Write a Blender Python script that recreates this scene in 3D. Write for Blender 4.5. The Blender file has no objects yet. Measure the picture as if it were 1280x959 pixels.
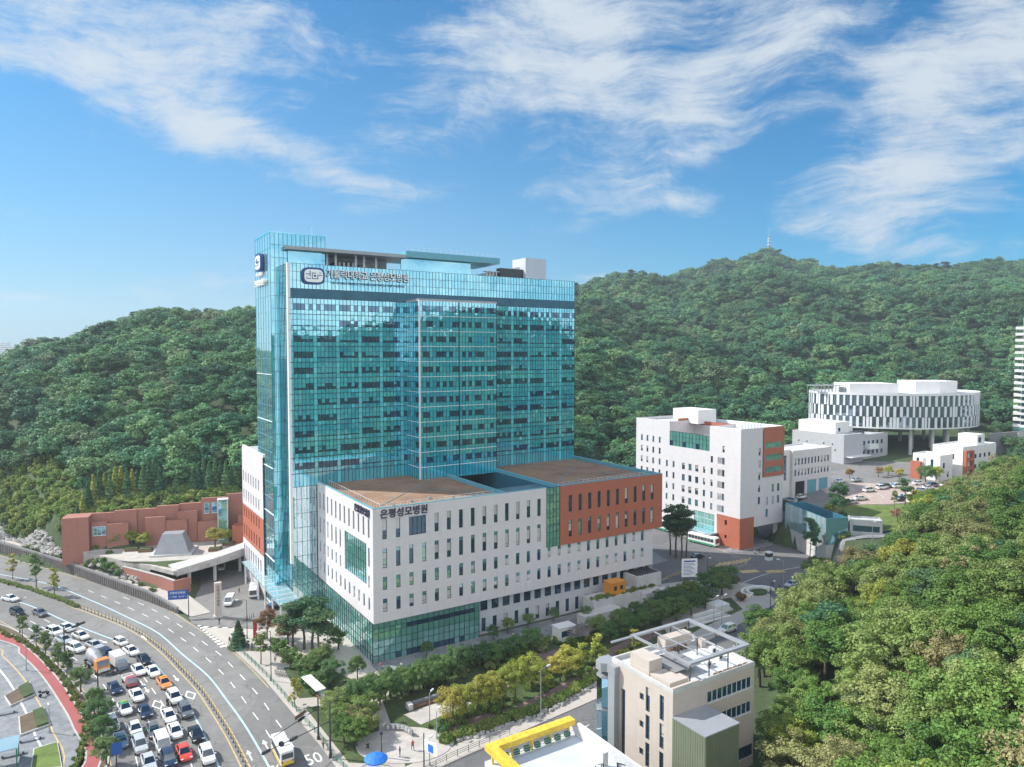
import bpy, math, random
import numpy as np
from mathutils import Vector, Matrix
random.seed(11)
rng = np.random.default_rng(5)
scene = bpy.context.scene
COL = scene.collection

# ------------------------------------------------------------------ camera, sky, sun, exposure
CAM_H, FOC = 62.0, 890.0
PITCH = math.atan(40 / 890)
cam = bpy.data.cameras.new('camera')
cam.sensor_width = 36.0
cam.lens = FOC / 1280 * 36.0
cam.clip_start, cam.clip_end = 1.0, 20000.0
camo = bpy.data.objects.new('camera', cam)
COL.objects.link(camo)
camo.location = (0, 0, CAM_H)
camo.rotation_euler = (math.pi / 2 - PITCH, 0, 0)
scene.camera = camo

SUN_EL = math.radians(42)
SUN_DIR = Vector((-0.975 * math.cos(SUN_EL), 0.222 * math.cos(SUN_EL), math.sin(SUN_EL))).normalized()
sun = bpy.data.lights.new('sun', 'SUN')
sun.energy, sun.angle, sun.color = 4.1, math.radians(0.5), (1.0, 0.95, 0.87)
suno = bpy.data.objects.new('sun', sun)
COL.objects.link(suno)
suno.rotation_euler = SUN_DIR.to_track_quat('Z', 'Y').to_euler()
suno.location = (-300, 60, 300)

scene.view_settings.view_transform = 'Standard'
scene.view_settings.look = 'None'
scene.view_settings.gamma = 1.0
scene.view_settings.exposure = 0.74
scene.view_settings.use_curve_mapping = False

world = bpy.data.worlds.new('World')
scene.world = world
world.use_nodes = True
NT = world.node_tree
NT.nodes.clear()


class NG:
    """small node-graph writer"""
    def __init__(self, nt):
        self.nt = nt
    def n(self, t, **kw):
        nd = self.nt.nodes.new(t)
        for k, v in kw.items():
            setattr(nd, k, v)
        return nd
    def put(self, sock, v):
        if hasattr(v, 'is_output'):
            self.nt.links.new(v, sock)
        else:
            sock.default_value = v
    def m(self, op, a, b=None, c=None, clamp=False):
        nd = self.n('ShaderNodeMath', operation=op, use_clamp=clamp)
        self.put(nd.inputs[0], a)
        if b is not None:
            self.put(nd.inputs[1], b)
        if c is not None:
            self.put(nd.inputs[2], c)
        return nd.outputs[0]
    def noise(self, vec, scale, detail=4, rough=0.55, dist=0.0, w=None):
        nd = self.n('ShaderNodeTexNoise')
        if vec is not None:
            self.put(nd.inputs['Vector'], vec)
        nd.inputs['Scale'].default_value = scale
        nd.inputs['Detail'].default_value = detail
        nd.inputs['Roughness'].default_value = rough
        nd.inputs['Distortion'].default_value = dist
        return nd.outputs[0]
    def mix(self, fac, a, b, blend='MIX'):
        nd = self.n('ShaderNodeMix', data_type='RGBA', blend_type=blend)
        self.put(nd.inputs[0], fac)
        self.put(nd.inputs[6], a)
        self.put(nd.inputs[7], b)
        return nd.outputs[2]
    def ramp(self, fac, stops):
        nd = self.n('ShaderNodeValToRGB')
        self.put(nd.inputs[0], fac)
        el = nd.color_ramp.elements
        while len(el) < len(stops):
            el.new(0.5)
        for e, (p, c) in zip(el, stops):
            e.position = p
            e.color = (c[0], c[1], c[2], 1) if hasattr(c, '__len__') else (c, c, c, 1)
        return nd.outputs[0]
    def sstep(self, x, lo, hi):
        nd = self.n('ShaderNodeMapRange', interpolation_type='SMOOTHSTEP')
        self.put(nd.inputs[0], x)
        nd.inputs[1].default_value = lo
        nd.inputs[2].default_value = hi
        return nd.outputs[0]


def build_sky():
    g = NG(NT)
    out = g.n('ShaderNodeOutputWorld')
    bg = g.n('ShaderNodeBackground')
    sky = g.n('ShaderNodeTexSky', sky_type='NISHITA', sun_disc=False)
    sky.sun_elevation = SUN_EL
    sky.sun_rotation = math.atan2(SUN_DIR.x, SUN_DIR.y)
    sky.altitude = 100
    sky.air_density, sky.dust_density, sky.ozone_density = 1.0, 0.55, 2.6
    tc = g.n('ShaderNodeTexCoord')
    sep = g.n('ShaderNodeSeparateXYZ')
    g.put(sep.inputs[0], tc.outputs['Generated'])
    X, Y, Z = sep.outputs
    az = g.m('ARCTAN2', X, Y)                 # sky azimuth and elevation
    el = g.m('ARCSINE', Z)
    # gentle domain warp, then long combed fibres
    comb = g.n('ShaderNodeCombineXYZ')
    g.put(comb.inputs[0], az)
    g.put(comb.inputs[1], el)
    base = comb.outputs[0]
    wn = g.n('ShaderNodeTexNoise')
    g.put(wn.inputs['Vector'], base)
    wn.inputs['Scale'].default_value = 3.2
    wn.inputs['Detail'].default_value = 3
    off = g.n('ShaderNodeVectorMath', operation='MULTIPLY_ADD')
    g.put(off.inputs[0], wn.outputs['Color'])
    off.inputs[1].default_value = (0.20, 0.13, 0.0)
    g.put(off.inputs[2], base)
    wn2 = g.n('ShaderNodeTexNoise')
    g.put(wn2.inputs['Vector'], off.outputs[0])
    wn2.inputs['Scale'].default_value = 11
    wn2.inputs['Detail'].default_value = 4
    off2 = g.n('ShaderNodeVectorMath', operation='MULTIPLY_ADD')
    g.put(off2.inputs[0], wn2.outputs['Color'])
    off2.inputs[1].default_value = (0.018, 0.018, 0.0)
    g.put(off2.inputs[2], off.outputs[0])
    off = off2
    def fibre(rot, sx, sy, detail, rough, loc=(0, 0, 0)):
        mp = g.n('ShaderNodeMapping')
        g.put(mp.inputs['Vector'], off.outputs[0])
        mp.inputs['Rotation'].default_value = (0, 0, math.radians(rot))
        mp.inputs['Scale'].default_value = (sx, sy, 1)
        mp.inputs['Location'].default_value = loc
        return g.noise(mp.outputs[0], 1.0, detail, rough)
    f_left = fibre(20, 4.5, 27, 12, 0.74)
    f_right = fibre(-30, 4.5, 30, 12, 0.74, (3, 1, 0))
    soft = fibre(-8, 7, 13, 9, 0.66, (7, 2, 0))
    side = g.sstep(az, -0.12, 0.16)
    mixf = g.n('ShaderNodeMix', data_type='FLOAT')
    g.put(mixf.inputs[0], side)
    g.put(mixf.inputs[2], f_left)
    g.put(mixf.inputs[3], f_right)
    fib = mixf.outputs[0]
    tex = g.m('MULTIPLY_ADD', soft, 0.55, g.m('MULTIPLY', fib, 0.45))
    # banks of cirrus: centre azimuth/elevation, half sizes, tilt, weight
    D = math.degrees
    def patch(px, py, rx, ry, tilt, w):
        a0 = math.atan((px - 640) / 890)
        e0 = math.atan((440 - py) / 890 * math.cos(a0))
        rx, ry = rx / 890 * math.cos(a0) ** 1.3, ry / 890
        t = math.radians(tilt)
        da, de = g.m('SUBTRACT', az, a0), g.m('SUBTRACT', el, e0)
        p = g.m('MULTIPLY_ADD', da, math.cos(t) / rx, g.m('MULTIPLY', de, math.sin(t) / rx))
        q = g.m('MULTIPLY_ADD', da, -math.sin(t) / ry, g.m('MULTIPLY', de, math.cos(t) / ry))
        d2 = g.m('MULTIPLY_ADD', p, p, g.m('MULTIPLY', q, q))
        return g.m('MULTIPLY', g.m('EXPONENT', g.m('MULTIPLY', d2, -1.0)), w)
    patches = [(90, 20, 250, 85, -8, 0.66), (330, 50, 150, 80, -10, 0.42), (180, 110, 160, 40, -10, 0.22), (300, 190, 190, 28, -16, 0.50), (420, 215, 120, 20, -20, 0.42),
               (500, 242, 60, 15, 0, 0.45), (740, 85, 180, 100, 8, 0.74), (640, 30, 130, 60, 0, 0.45), (890, 120, 200, 45, 36, 0.55), (620, 130, 110, 50, 10, 0.35),
               (1010, 25, 120, 45, 24, 0.5), (900, 185, 200, 16, 24, 0.30), (1200, 130, 200, 95, 34, 0.85), (1270, 60, 120, 80, 30, 0.5), (1080, 235, 150, 26, 12, 0.48),
               (860, 262, 55, 17, -8, 0.42), (760, 274, 90, 10, 12, 0.3), (1000, 292, 38, 14, 0, 0.42), (1080, 296, 32, 16, 0, 0.42),
               (1180, 312, 90, 14, 5, 0.36), (770, 350, 75, 13, 0, 0.6), (250, 356, 100, 20, 6, 0.58), (40, 372, 80, 12, 0, 0.4), (660, 244, 60, 16, -10, 0.26),
               (1600, 120, 300, 120, 10, 0.55), (-500, 200, 400, 120, 0, 0.55), (2000, 250, 500, 60, 0, 0.5)]
    acc = None
    for p in patches:
        v = patch(*p)
        acc = v if acc is None else g.m('MAXIMUM', acc, v) if len(p) > 6 else g.m('ADD', acc, v)
    # unseen bright cloud bank behind the viewer, added to fill the shaded sides
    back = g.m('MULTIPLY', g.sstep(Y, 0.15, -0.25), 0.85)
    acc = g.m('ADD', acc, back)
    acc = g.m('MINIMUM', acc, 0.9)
    dens = g.sstep(g.m('MULTIPLY_ADD', acc, 1.35, g.m('MULTIPLY_ADD', tex, 5.0, -2.72)), 0.12, 1.4)
    dens = g.m('MULTIPLY', dens, g.sstep(acc, 0.02, 0.22))
    dens = g.m('MULTIPLY', dens, 0.94)
    # milky air close to the horizon
    tint = g.mix(1.0, sky.outputs[0], (0.066, 0.40, 0.565, 1), 'MULTIPLY')
    hz = g.m('MULTIPLY', g.m('EXPONENT', g.m('MULTIPLY', g.m('MAXIMUM', el, 0.0), -5.5)), 0.80)
    hzl = g.m('MULTIPLY', hz, g.sstep(az, 0.75, -0.5))
    c = g.mix(hzl, tint, (2.05, 2.55, 3.0, 1))
    white = g.mix(g.sstep(Y, 0.25, -0.2), (2.75, 3.05, 3.35, 1), (8.2, 8.2, 8.2, 1))  # added cloud bank behind the viewer is far brighter than the cirrus ahead
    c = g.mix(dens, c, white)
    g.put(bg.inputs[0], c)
    bg.inputs[1].default_value = 0.15
    NT.links.new(bg.outputs[0], out.inputs[0])


build_sky()


# ------------------------------------------------------------------ geometry helpers
def ray(px, py):
    c, s = math.cos(PITCH), math.sin(PITCH)
    a, b = (px - 640) / FOC, (479.5 - py) / FOC
    return Vector((a, c + s * b, -s + c * b))


def G(px, py, z=0.0):
    r = ray(px, py)
    t = (z - CAM_H) / r.z
    return Vector((r.x * t, r.y * t, z))


def AT(px, py, Y):
    r = ray(px, py)
    return Vector((r.x * Y / r.y, Y, CAM_H + r.z * Y / r.y))


class MB:
    """collects faces and links them as one mesh object"""
    def __init__(self):
        self.v, self.f, self.m = [], [], []
    def poly(self, pts, mi=0):
        b = len(self.v)
        self.v += [tuple(p) for p in pts]
        self.f.append(tuple(range(b, b + len(pts))))
        self.m.append(mi)
    def box(self, x0, y0, z0, x1, y1, z1, mi=0, M=None, top=None):
        b = len(self.v)
        pts = [(x, y, z) for z in (z0, z1) for (x, y) in ((x0, y0), (x1, y0), (x1, y1), (x0, y1))]
        if M is not None:
            pts = [tuple(M @ Vector(p)) for p in pts]
        self.v += pts
        for k, q in enumerate(((3, 2, 1, 0), (4, 5, 6, 7), (0, 1, 5, 4), (1, 2, 6, 5), (2, 3, 7, 6), (3, 0, 4, 7))):
            self.f.append(tuple(b + i for i in q))
            self.m.append(top if (k == 1 and top is not None) else mi)
    def prism(self, pl, z0, z1, mi=0, top=None):
        n = len(pl)
        zz0 = z0 if hasattr(z0, '__len__') else [z0] * n
        zz1 = z1 if hasattr(z1, '__len__') else [z1] * n
        b = len(self.v)
        self.v += [(p[0], p[1], zz0[i]) for i, p in enumerate(pl)] + [(p[0], p[1], zz1[i]) for i, p in enumerate(pl)]
        for i in range(n):
            j = (i + 1) % n
            self.f.append((b + i, b + j, b + n + j, b + n + i))
            self.m.append(mi)
        self.f.append(tuple(b + n + i for i in range(n)))
        self.m.append(mi if top is None else top)
        self.f.append(tuple(b + n - 1 - i for i in range(n)))
        self.m.append(mi)
    def tube(self, p, q, r0, r1=None, n=8, mi=0, cap=True):
        r1 = r0 if r1 is None else r1
        p, q = Vector(p), Vector(q)
        d = (q - p).normalized()
        a = d.orthogonal().normalized()
        c = d.cross(a)
        b = len(self.v)
        for (o, r) in ((p, r0), (q, r1)):
            for i in range(n):
                t = 2 * math.pi * i / n
                self.v.append(tuple(o + a * (r * math.cos(t)) + c * (r * math.sin(t))))
        for i in range(n):
            j = (i + 1) % n
            self.f.append((b + i, b + j, b + n + j, b + n + i))
            self.m.append(mi)
        if cap:
            self.f.append(tuple(b + n + i for i in range(n)))
            self.f.append(tuple(b + n - 1 - i for i in range(n)))
            self.m += [mi, mi]
    def path(self, pts, r, n=6, mi=0):
        for a, b in zip(pts[:-1], pts[1:]):
            self.tube(a, b, r, r, n, mi)
    def ball(self, c, r, nu=10, nv=6, mi=0):
        rx, ry, rz = r if hasattr(r, '__len__') else (r, r, r)
        b = len(self.v)
        for j in range(nv + 1):
            ph = math.pi * j / nv
            for i in range(nu):
                t = 2 * math.pi * i / nu
                self.v.append((c[0] + rx * math.sin(ph) * math.cos(t), c[1] + ry * math.sin(ph) * math.sin(t), c[2] + rz * math.cos(ph)))
        for j in range(nv):
            for i in range(nu):
                k = (i + 1) % nu
                self.f.append((b + j * nu + i, b + (j + 1) * nu + i, b + (j + 1) * nu + k, b + j * nu + k))
                self.m.append(mi)
    def mesh(self, name, mats, smooth=False):
        me = bpy.data.meshes.new(name)
        me.from_pydata(self.v, [], self.f)
        for mt in (mats if isinstance(mats, (list, tuple)) else [mats]):
            me.materials.append(mt)
        me.polygons.foreach_set('material_index', self.m)
        if smooth:
            me.polygons.foreach_set('use_smooth', [True] * len(self.f))
        me.update()
        return me
    def build(self, name, mats, parent=None, smooth=False):
        return link(name, self.mesh(name, mats, smooth), parent)


def link(name, data, parent=None, mat=None):
    o = bpy.data.objects.new(name, data)
    COL.objects.link(o)
    if parent is not None:
        o.parent = parent
    if mat is not None:
        o.matrix_basis = mat
    return o


def tag(o, label, cat, group=None):
    o['label'] = label
    o['category'] = cat
    if group:
        o['group'] = group
    return o


def thing(name, label, cat, loc=(0, 0, 0), rz=0.0, group=None):
    o = bpy.data.objects.new(name, None)
    o.empty_display_size = 0.2
    COL.objects.link(o)
    o.location = loc
    o.rotation_euler = (0, 0, rz)
    return tag(o, label, cat, group)


def structure(name, mb, mats, smooth=False):
    o = mb.build(name, mats, None, smooth)
    o['kind'] = 'structure'
    return o


# ------------------------------------------------------------------ materials
def new_mat(name):
    mt = bpy.data.materials.new(name)
    mt.use_nodes = True
    nt = mt.node_tree
    nt.nodes.clear()
    g = NG(nt)
    out = g.n('ShaderNodeOutputMaterial')
    b = g.n('ShaderNodeBsdfPrincipled')
    nt.links.new(b.outputs[0], out.inputs[0])
    return mt, g, b, out


def plain(name, col, rough=0.6, metal=0.0, var=0.12, scale=0.6, bump=0.0, spec=None, fine=None):
    """uneven weathered finish: two noise octaves in object space"""
    mt, g, b, out = new_mat(name)
    tc = g.n('ShaderNodeTexCoord')
    vec = tc.outputs['Object']
    n1 = g.noise(vec, scale, 5, 0.6)
    n2 = g.noise(vec, (fine or scale * 9), 3, 0.6)
    t = g.m('MULTIPLY_ADD', n1, 0.65, g.m('MULTIPLY', n2, 0.35))
    lo = tuple(max(0, c * (1 - var)) for c in col) + (1,)
    hi = tuple(min(1, c * (1 + var)) for c in col) + (1,)
    g.put(b.inputs['Base Color'], g.mix(g.sstep(t, 0.3, 0.7), lo, hi))
    b.inputs['Roughness'].default_value = rough
    b.inputs['Metallic'].default_value = metal
    if spec is not None:
        b.inputs['Specular IOR Level'].default_value = spec
    if bump:
        bp = g.n('ShaderNodeBump')
        bp.inputs['Strength'].default_value = bump
        g.put(bp.inputs['Height'], n2)
        g.put(b.inputs['Normal'], bp.outputs[0])
    return mt


def panelled(name, col, pw=1.2, ph=0.6, rough=0.55, var=0.07, seam=0.82, use='uz'):
    """stone or metal cladding: panel joints and a slight tone step from panel to panel; runs along the horizontal object axes"""
    mt, g, b, out = new_mat(name)
    tc = g.n('ShaderNodeTexCoord')
    sep = g.n('ShaderNodeSeparateXYZ')
    g.put(sep.inputs[0], tc.outputs['Object'])
    h = g.m('ADD', sep.outputs[0], sep.outputs[1])
    cmb = g.n('ShaderNodeCombineXYZ')
    g.put(cmb.inputs[0], h)
    g.put(cmb.inputs[1], sep.outputs[2])
    br = g.n('ShaderNodeTexBrick')
    g.put(br.inputs['Vector'], cmb.outputs[0])
    br.offset = 0.5
    br.inputs['Scale'].default_value = 1.0
    br.inputs['Brick Width'].default_value = pw
    br.inputs['Row Height'].default_value = ph
    br.inputs['Mortar Size'].default_value = 0.012
    br.inputs['Mortar Smooth'].default_value = 0.3
    br.inputs['Color1'].default_value = tuple(c * (1 - var) for c in col) + (1,)
    br.inputs['Color2'].default_value = tuple(min(1, c * (1 + var)) for c in col) + (1,)
    br.inputs['Mortar'].default_value = tuple(c * seam for c in col) + (1,)
    n1 = g.noise(tc.outputs['Object'], 0.25, 5, 0.6)
    c = g.mix(0.35, br.outputs[0], g.mix(n1, tuple(x * 0.86 for x in col) + (1,), tuple(min(1, x * 1.1) for x in col) + (1,)))
    mp = g.n('ShaderNodeMapping')
    g.put(mp.inputs['Vector'], tc.outputs['Object'])
    mp.inputs['Scale'].default_value = (1.6, 1.6, 0.07)
    st = g.noise(mp.outputs[0], 1.0, 6, 0.7)
    c = g.mix(g.m('MULTIPLY', g.sstep(st, 0.50, 0.72), 0.30), c, tuple(x * 0.62 for x in col) + (1,))
    g.put(b.inputs['Base Color'], c)
    b.inputs['Roughness'].default_value = rough
    return mt


def glass(name, body, tint, refl=0.5, rough=0.02, wav=0.02, wscale=0.7):
    """coated facade glass: a reflective coat over a dark tinted body"""
    mt, g, b, out = new_mat(name)
    g.nt.nodes.remove(b)
    tc = g.n('ShaderNodeTexCoord')
    n1 = g.noise(tc.outputs['Object'], wscale, 3, 0.5)
    bp = g.n('ShaderNodeBump')
    bp.inputs['Strength'].default_value = wav
    bp.inputs['Distance'].default_value = 0.25
    g.put(bp.inputs['Height'], n1)
    geo = g.n('ShaderNodeNewGeometry')
    isl = geo.outputs['Random Per Island']
    df = g.n('ShaderNodeBsdfDiffuse')
    lo, hi = tuple(c * 0.8 for c in body) + (1,), tuple(min(1, c * 1.2) for c in body) + (1,)
    g.put(df.inputs[0], g.mix(isl, lo, hi))
    gl = g.n('ShaderNodeBsdfGlossy')
    gl.inputs[0].default_value = tuple(tint) + (1,)
    gl.inputs['Roughness'].default_value = rough
    g.put(gl.inputs['Normal'], bp.outputs[0])
    fr = g.n('ShaderNodeFresnel')
    fr.inputs[0].default_value = 1.5
    fac = g.m('ADD', g.m('MULTIPLY_ADD', isl, 0.10, refl - 0.05), g.m('MULTIPLY', fr.outputs[0], 0.5), clamp=True)
    mx = g.n('ShaderNodeMixShader')
    g.put(mx.inputs[0], fac)
    g.put(mx.inputs[1], df.outputs[0])
    g.put(mx.inputs[2], gl.outputs[0])
    g.nt.links.new(mx.outputs[0], out.inputs[0])
    return mt


def worn_asphalt(name, col):
    """asphalt with resurfaced patches, hairline cracks and blotchy wear"""
    mt, g, b, out = new_mat(name)
    tc = g.n('ShaderNodeTexCoord')
    v = tc.outputs['Object']
    n1, n2, n3 = g.noise(v, .05, 5, .6), g.noise(v, .5, 5, .65, .4), g.noise(v, 5.0, 3, .6)
    vo = g.n('ShaderNodeTexVoronoi', feature='DISTANCE_TO_EDGE')
    w = g.n('ShaderNodeVectorMath', operation='MULTIPLY_ADD')
    nz = g.n('ShaderNodeTexNoise')
    g.put(nz.inputs['Vector'], v)
    nz.inputs['Scale'].default_value = .35
    g.put(w.inputs[0], nz.outputs['Color']); w.inputs[1].default_value = (3, 3, 3); g.put(w.inputs[2], v)
    g.put(vo.inputs['Vector'], w.outputs[0])
    vo.inputs['Scale'].default_value = .11
    crack = g.m('MULTIPLY', g.sstep(vo.outputs[0], .012, .002), .5)
    vc = g.n('ShaderNodeTexVoronoi', feature='F1', distance='CHEBYCHEV')
    g.put(vc.inputs['Vector'], v); vc.inputs['Scale'].default_value = .055
    sp = g.n('ShaderNodeSeparateColor'); g.put(sp.inputs[0], vc.outputs['Color'])
    t = g.m('ADD', g.m('MULTIPLY', n1, .45), g.m('ADD', g.m('MULTIPLY', n2, .35), g.m('MULTIPLY', n3, .2)))
    c = g.mix(g.sstep(t, .32, .68), tuple(x * .74 for x in col) + (1,), tuple(x * 1.16 for x in col) + (1,))
    c = g.mix(g.m('MULTIPLY', g.sstep(sp.outputs[0], .82, .86), .30), c, tuple(x * .55 for x in col) + (1,))
    c = g.mix(crack, c, tuple(x * .4 for x in col) + (1,))
    g.put(b.inputs['Base Color'], c)
    b.inputs['Roughness'].default_value = .88
    bp = g.n('ShaderNodeBump'); bp.inputs['Strength'].default_value = .15
    g.put(bp.inputs['Height'], n3); g.put(b.inputs['Normal'], bp.outputs[0])
    return mt


M = {}
M['asphalt'] = worn_asphalt('asphalt', (0.20, 0.195, 0.19))
M['asphalt_dark'] = worn_asphalt('asphalt_dark', (0.145, 0.145, 0.15))
M['paint_white'] = plain('paint_white', (0.72, 0.72, 0.70), 0.7, 0, 0.18, 1.5)
M['paint_blue'] = plain('paint_blue', (0.40, 0.55, 0.62), 0.7, 0, 0.15, 0.8)
M['paint_yellow'] = plain('paint_yellow', (0.50, 0.37, 0.17), 0.7, 0, 0.2, 1.2)
M['pavement'] = panelled('pavement', (0.43, 0.395, 0.36), 0.9, 0.9, 0.85, 0.10, 0.7)
M['paving'] = plain('paving', (0.43, 0.40, 0.37), 0.85, 0, 0.18, 0.35, 0.1, fine=2.2)
M['paving_grey'] = plain('paving_grey', (0.205, 0.215, 0.23), 0.85, 0, 0.3, 0.5, 0.1, fine=2.2)
M['paving_purple'] = plain('paving_purple', (0.20, 0.135, 0.13), 0.85, 0, 0.15, 0.5, 0.1, fine=2.5)
M['bike_red'] = plain('bike_red', (0.33, 0.085, 0.085), 0.85, 0, 0.12, 0.3, fine=4)
M['kerb'] = plain('kerb', (0.42, 0.41, 0.39), 0.8, 0, 0.12, 0.5)
M['concrete'] = plain('concrete', (0.50, 0.50, 0.49), 0.8, 0, 0.14, 0.3, 0.05)
M['concrete_dark'] = plain('concrete_dark', (0.21, 0.21, 0.215), 0.85, 0, 0.2, 0.3, 0.05)
M['white_stone'] = panelled('white_stone', (0.65, 0.62, 0.635), 1.43, 0.72, 0.5, 0.035, 0.84)
M['white_wall'] = plain('white_wall', (0.74, 0.735, 0.72), 0.6, 0, 0.06, 0.3)
M['grey_wall'] = panelled('grey_wall', (0.42, 0.43, 0.45), 1.6, 0.8, 0.6, 0.05, 0.85)
M['terracotta'] = panelled('terracotta', (0.415, 0.125, 0.07), 1.43, 0.72, 0.55, 0.05, 0.84)
M['brick_pink'] = panelled('brick_pink', (0.37, 0.16, 0.12), 0.5, 0.16, 0.8, 0.10, 0.9)
M['brick_dark'] = panelled('brick_dark', (0.23, 0.11, 0.09), 0.5, 0.16, 0.8, 0.10, 0.9)
M['roof_brown'] = plain('roof_brown', (0.25, 0.155, 0.098), 0.95, 0, 0.30, 0.16, 0.2, fine=1.6)
M['roof_tan'] = plain('roof_tan', (0.36, 0.27, 0.16), 0.95, 0, 0.25, 0.2, 0.2, fine=1.6)
M['roof_grey'] = plain('roof_grey', (0.40, 0.41, 0.42), 0.8, 0, 0.16, 0.25, fine=2)
M['roof_white'] = plain('roof_white', (0.54, 0.55, 0.56), 0.75, 0, 0.2, 0.22, fine=2)
M['beige_stone'] = panelled('beige_stone', (0.51, 0.445, 0.395), 0.9, 0.45, 0.6, 0.04, 0.88)
M['metal_white'] = plain('metal_white', (0.72, 0.73, 0.74), 0.4, 0, 0.05, 0.5)
M['metal_grey'] = plain('metal_grey', (0.33, 0.345, 0.37), 0.45, 0.2, 0.08, 0.5)
M['metal_dark'] = plain('metal_dark', (0.045, 0.05, 0.058), 0.45, 0.2, 0.15, 0.8)
M['metal_teal'] = plain('metal_teal', (0.12, 0.36, 0.45), 0.4, 0.1, 0.08, 0.5)
M['mullion'] = plain('mullion', (0.010, 0.055, 0.085), 0.4, 0.3, 0.1, 0.8)
M['mullion_dark'] = plain('mullion_dark', (0.012, 0.03, 0.04), 0.4, 0.3, 0.1, 0.8)
M['louvre'] = plain('louvre', (0.05, 0.17, 0.25), 0.5, 0.2, 0.2, 0.6)
M['dark'] = plain('dark_void', (0.012, 0.014, 0.017), 0.8, 0, 0.1, 0.5)
M['soil'] = plain('soil', (0.12, 0.085, 0.055), 0.95, 0, 0.3, 0.8, 0.3)
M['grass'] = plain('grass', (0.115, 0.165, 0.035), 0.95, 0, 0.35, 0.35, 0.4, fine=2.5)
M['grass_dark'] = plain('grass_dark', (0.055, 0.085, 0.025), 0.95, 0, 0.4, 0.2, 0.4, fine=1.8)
M['rock'] = plain('rock', (0.34, 0.33, 0.32), 0.85, 0, 0.25, 0.8, 0.3)
M['sign_blue'] = plain('sign_blue', (0.015, 0.085, 0.33), 0.5, 0, 0.05, 0.5)
M['navy'] = plain('sign_navy', (0.012, 0.05, 0.20), 0.45, 0, 0.05, 0.5)
M['sign_letter'] = plain('sign_letter', (0.92, 0.92, 0.92), 0.5, 0, 0.03, 0.5)
M['letter_dark'] = plain('letter_dark', (0.03, 0.025, 0.06), 0.5, 0, 0.05, 0.5)
M['yellow'] = plain('yellow_paint', (0.70, 0.47, 0.05), 0.6, 0, 0.28, 0.9)
M['orange'] = plain('orange_paint', (0.62, 0.24, 0.03), 0.55, 0, 0.08, 0.6)
M['green_metal'] = plain('green_metal', (0.02, 0.17, 0.10), 0.5, 0.1, 0.1, 0.6)
M['green_olive'] = plain('olive_metal', (0.165, 0.19, 0.13), 0.55, 0.1, 0.08, 0.5)
M['red'] = plain('red_paint', (0.45, 0.035, 0.03), 0.5, 0, 0.08, 0.6)
M['parasol'] = plain('parasol_blue', (0.015, 0.16, 0.58), 0.7, 0, 0.10, 1.0)
M['wood'] = plain('wood', (0.16, 0.09, 0.05), 0.7, 0, 0.2, 1.5)
M['gl_tower'] = glass('tower_glass', (0.022, 0.47, 0.61), (0.58, 0.90, 1.0), 0.47, 0.015, 0.03)
M['gl_tower_light'] = glass('tower_glass_light', (0.12, 0.70, 0.82), (0.60, 0.92, 1.0), 0.38, 0.03, 0.03)
M['gl_window'] = glass('window_glass_dark', (0.016, 0.045, 0.085), (0.36, 0.58, 0.78), 0.24, 0.02, 0.04)
M['gl_blind'] = glass('window_glass_blind', (0.62, 0.61, 0.60), (0.6, 0.78, 0.9), 0.24, 0.03, 0.04)
M['gl_green'] = glass('green_glass', (0.13, 0.36, 0.31), (0.66, 0.93, 0.95), 0.42, 0.015, 0.04)
M['gl_side'] = glass('pale_glass', (0.22, 0.42, 0.46), (0.80, 0.96, 1.0), 0.66, 0.015, 0.03)
M['gl_blue'] = glass('blue_glass', (0.06, 0.22, 0.32), (0.62, 0.88, 1.0), 0.45, 0.02, 0.03)
M['gl_curved'] = glass('grey_glass', (0.07, 0.095, 0.12), (0.6, 0.75, 0.9), 0.32, 0.03, 0.03)
M['gl_car'] = glass('car_glass', (0.010, 0.013, 0.018), (0.8, 0.88, 0.95), 0.18, 0.03, 0.0)
M['gl_canopy'] = glass('canopy_glass', (0.30, 0.42, 0.44), (0.85, 0.97, 1.0), 0.40, 0.03, 0.02)
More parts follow.
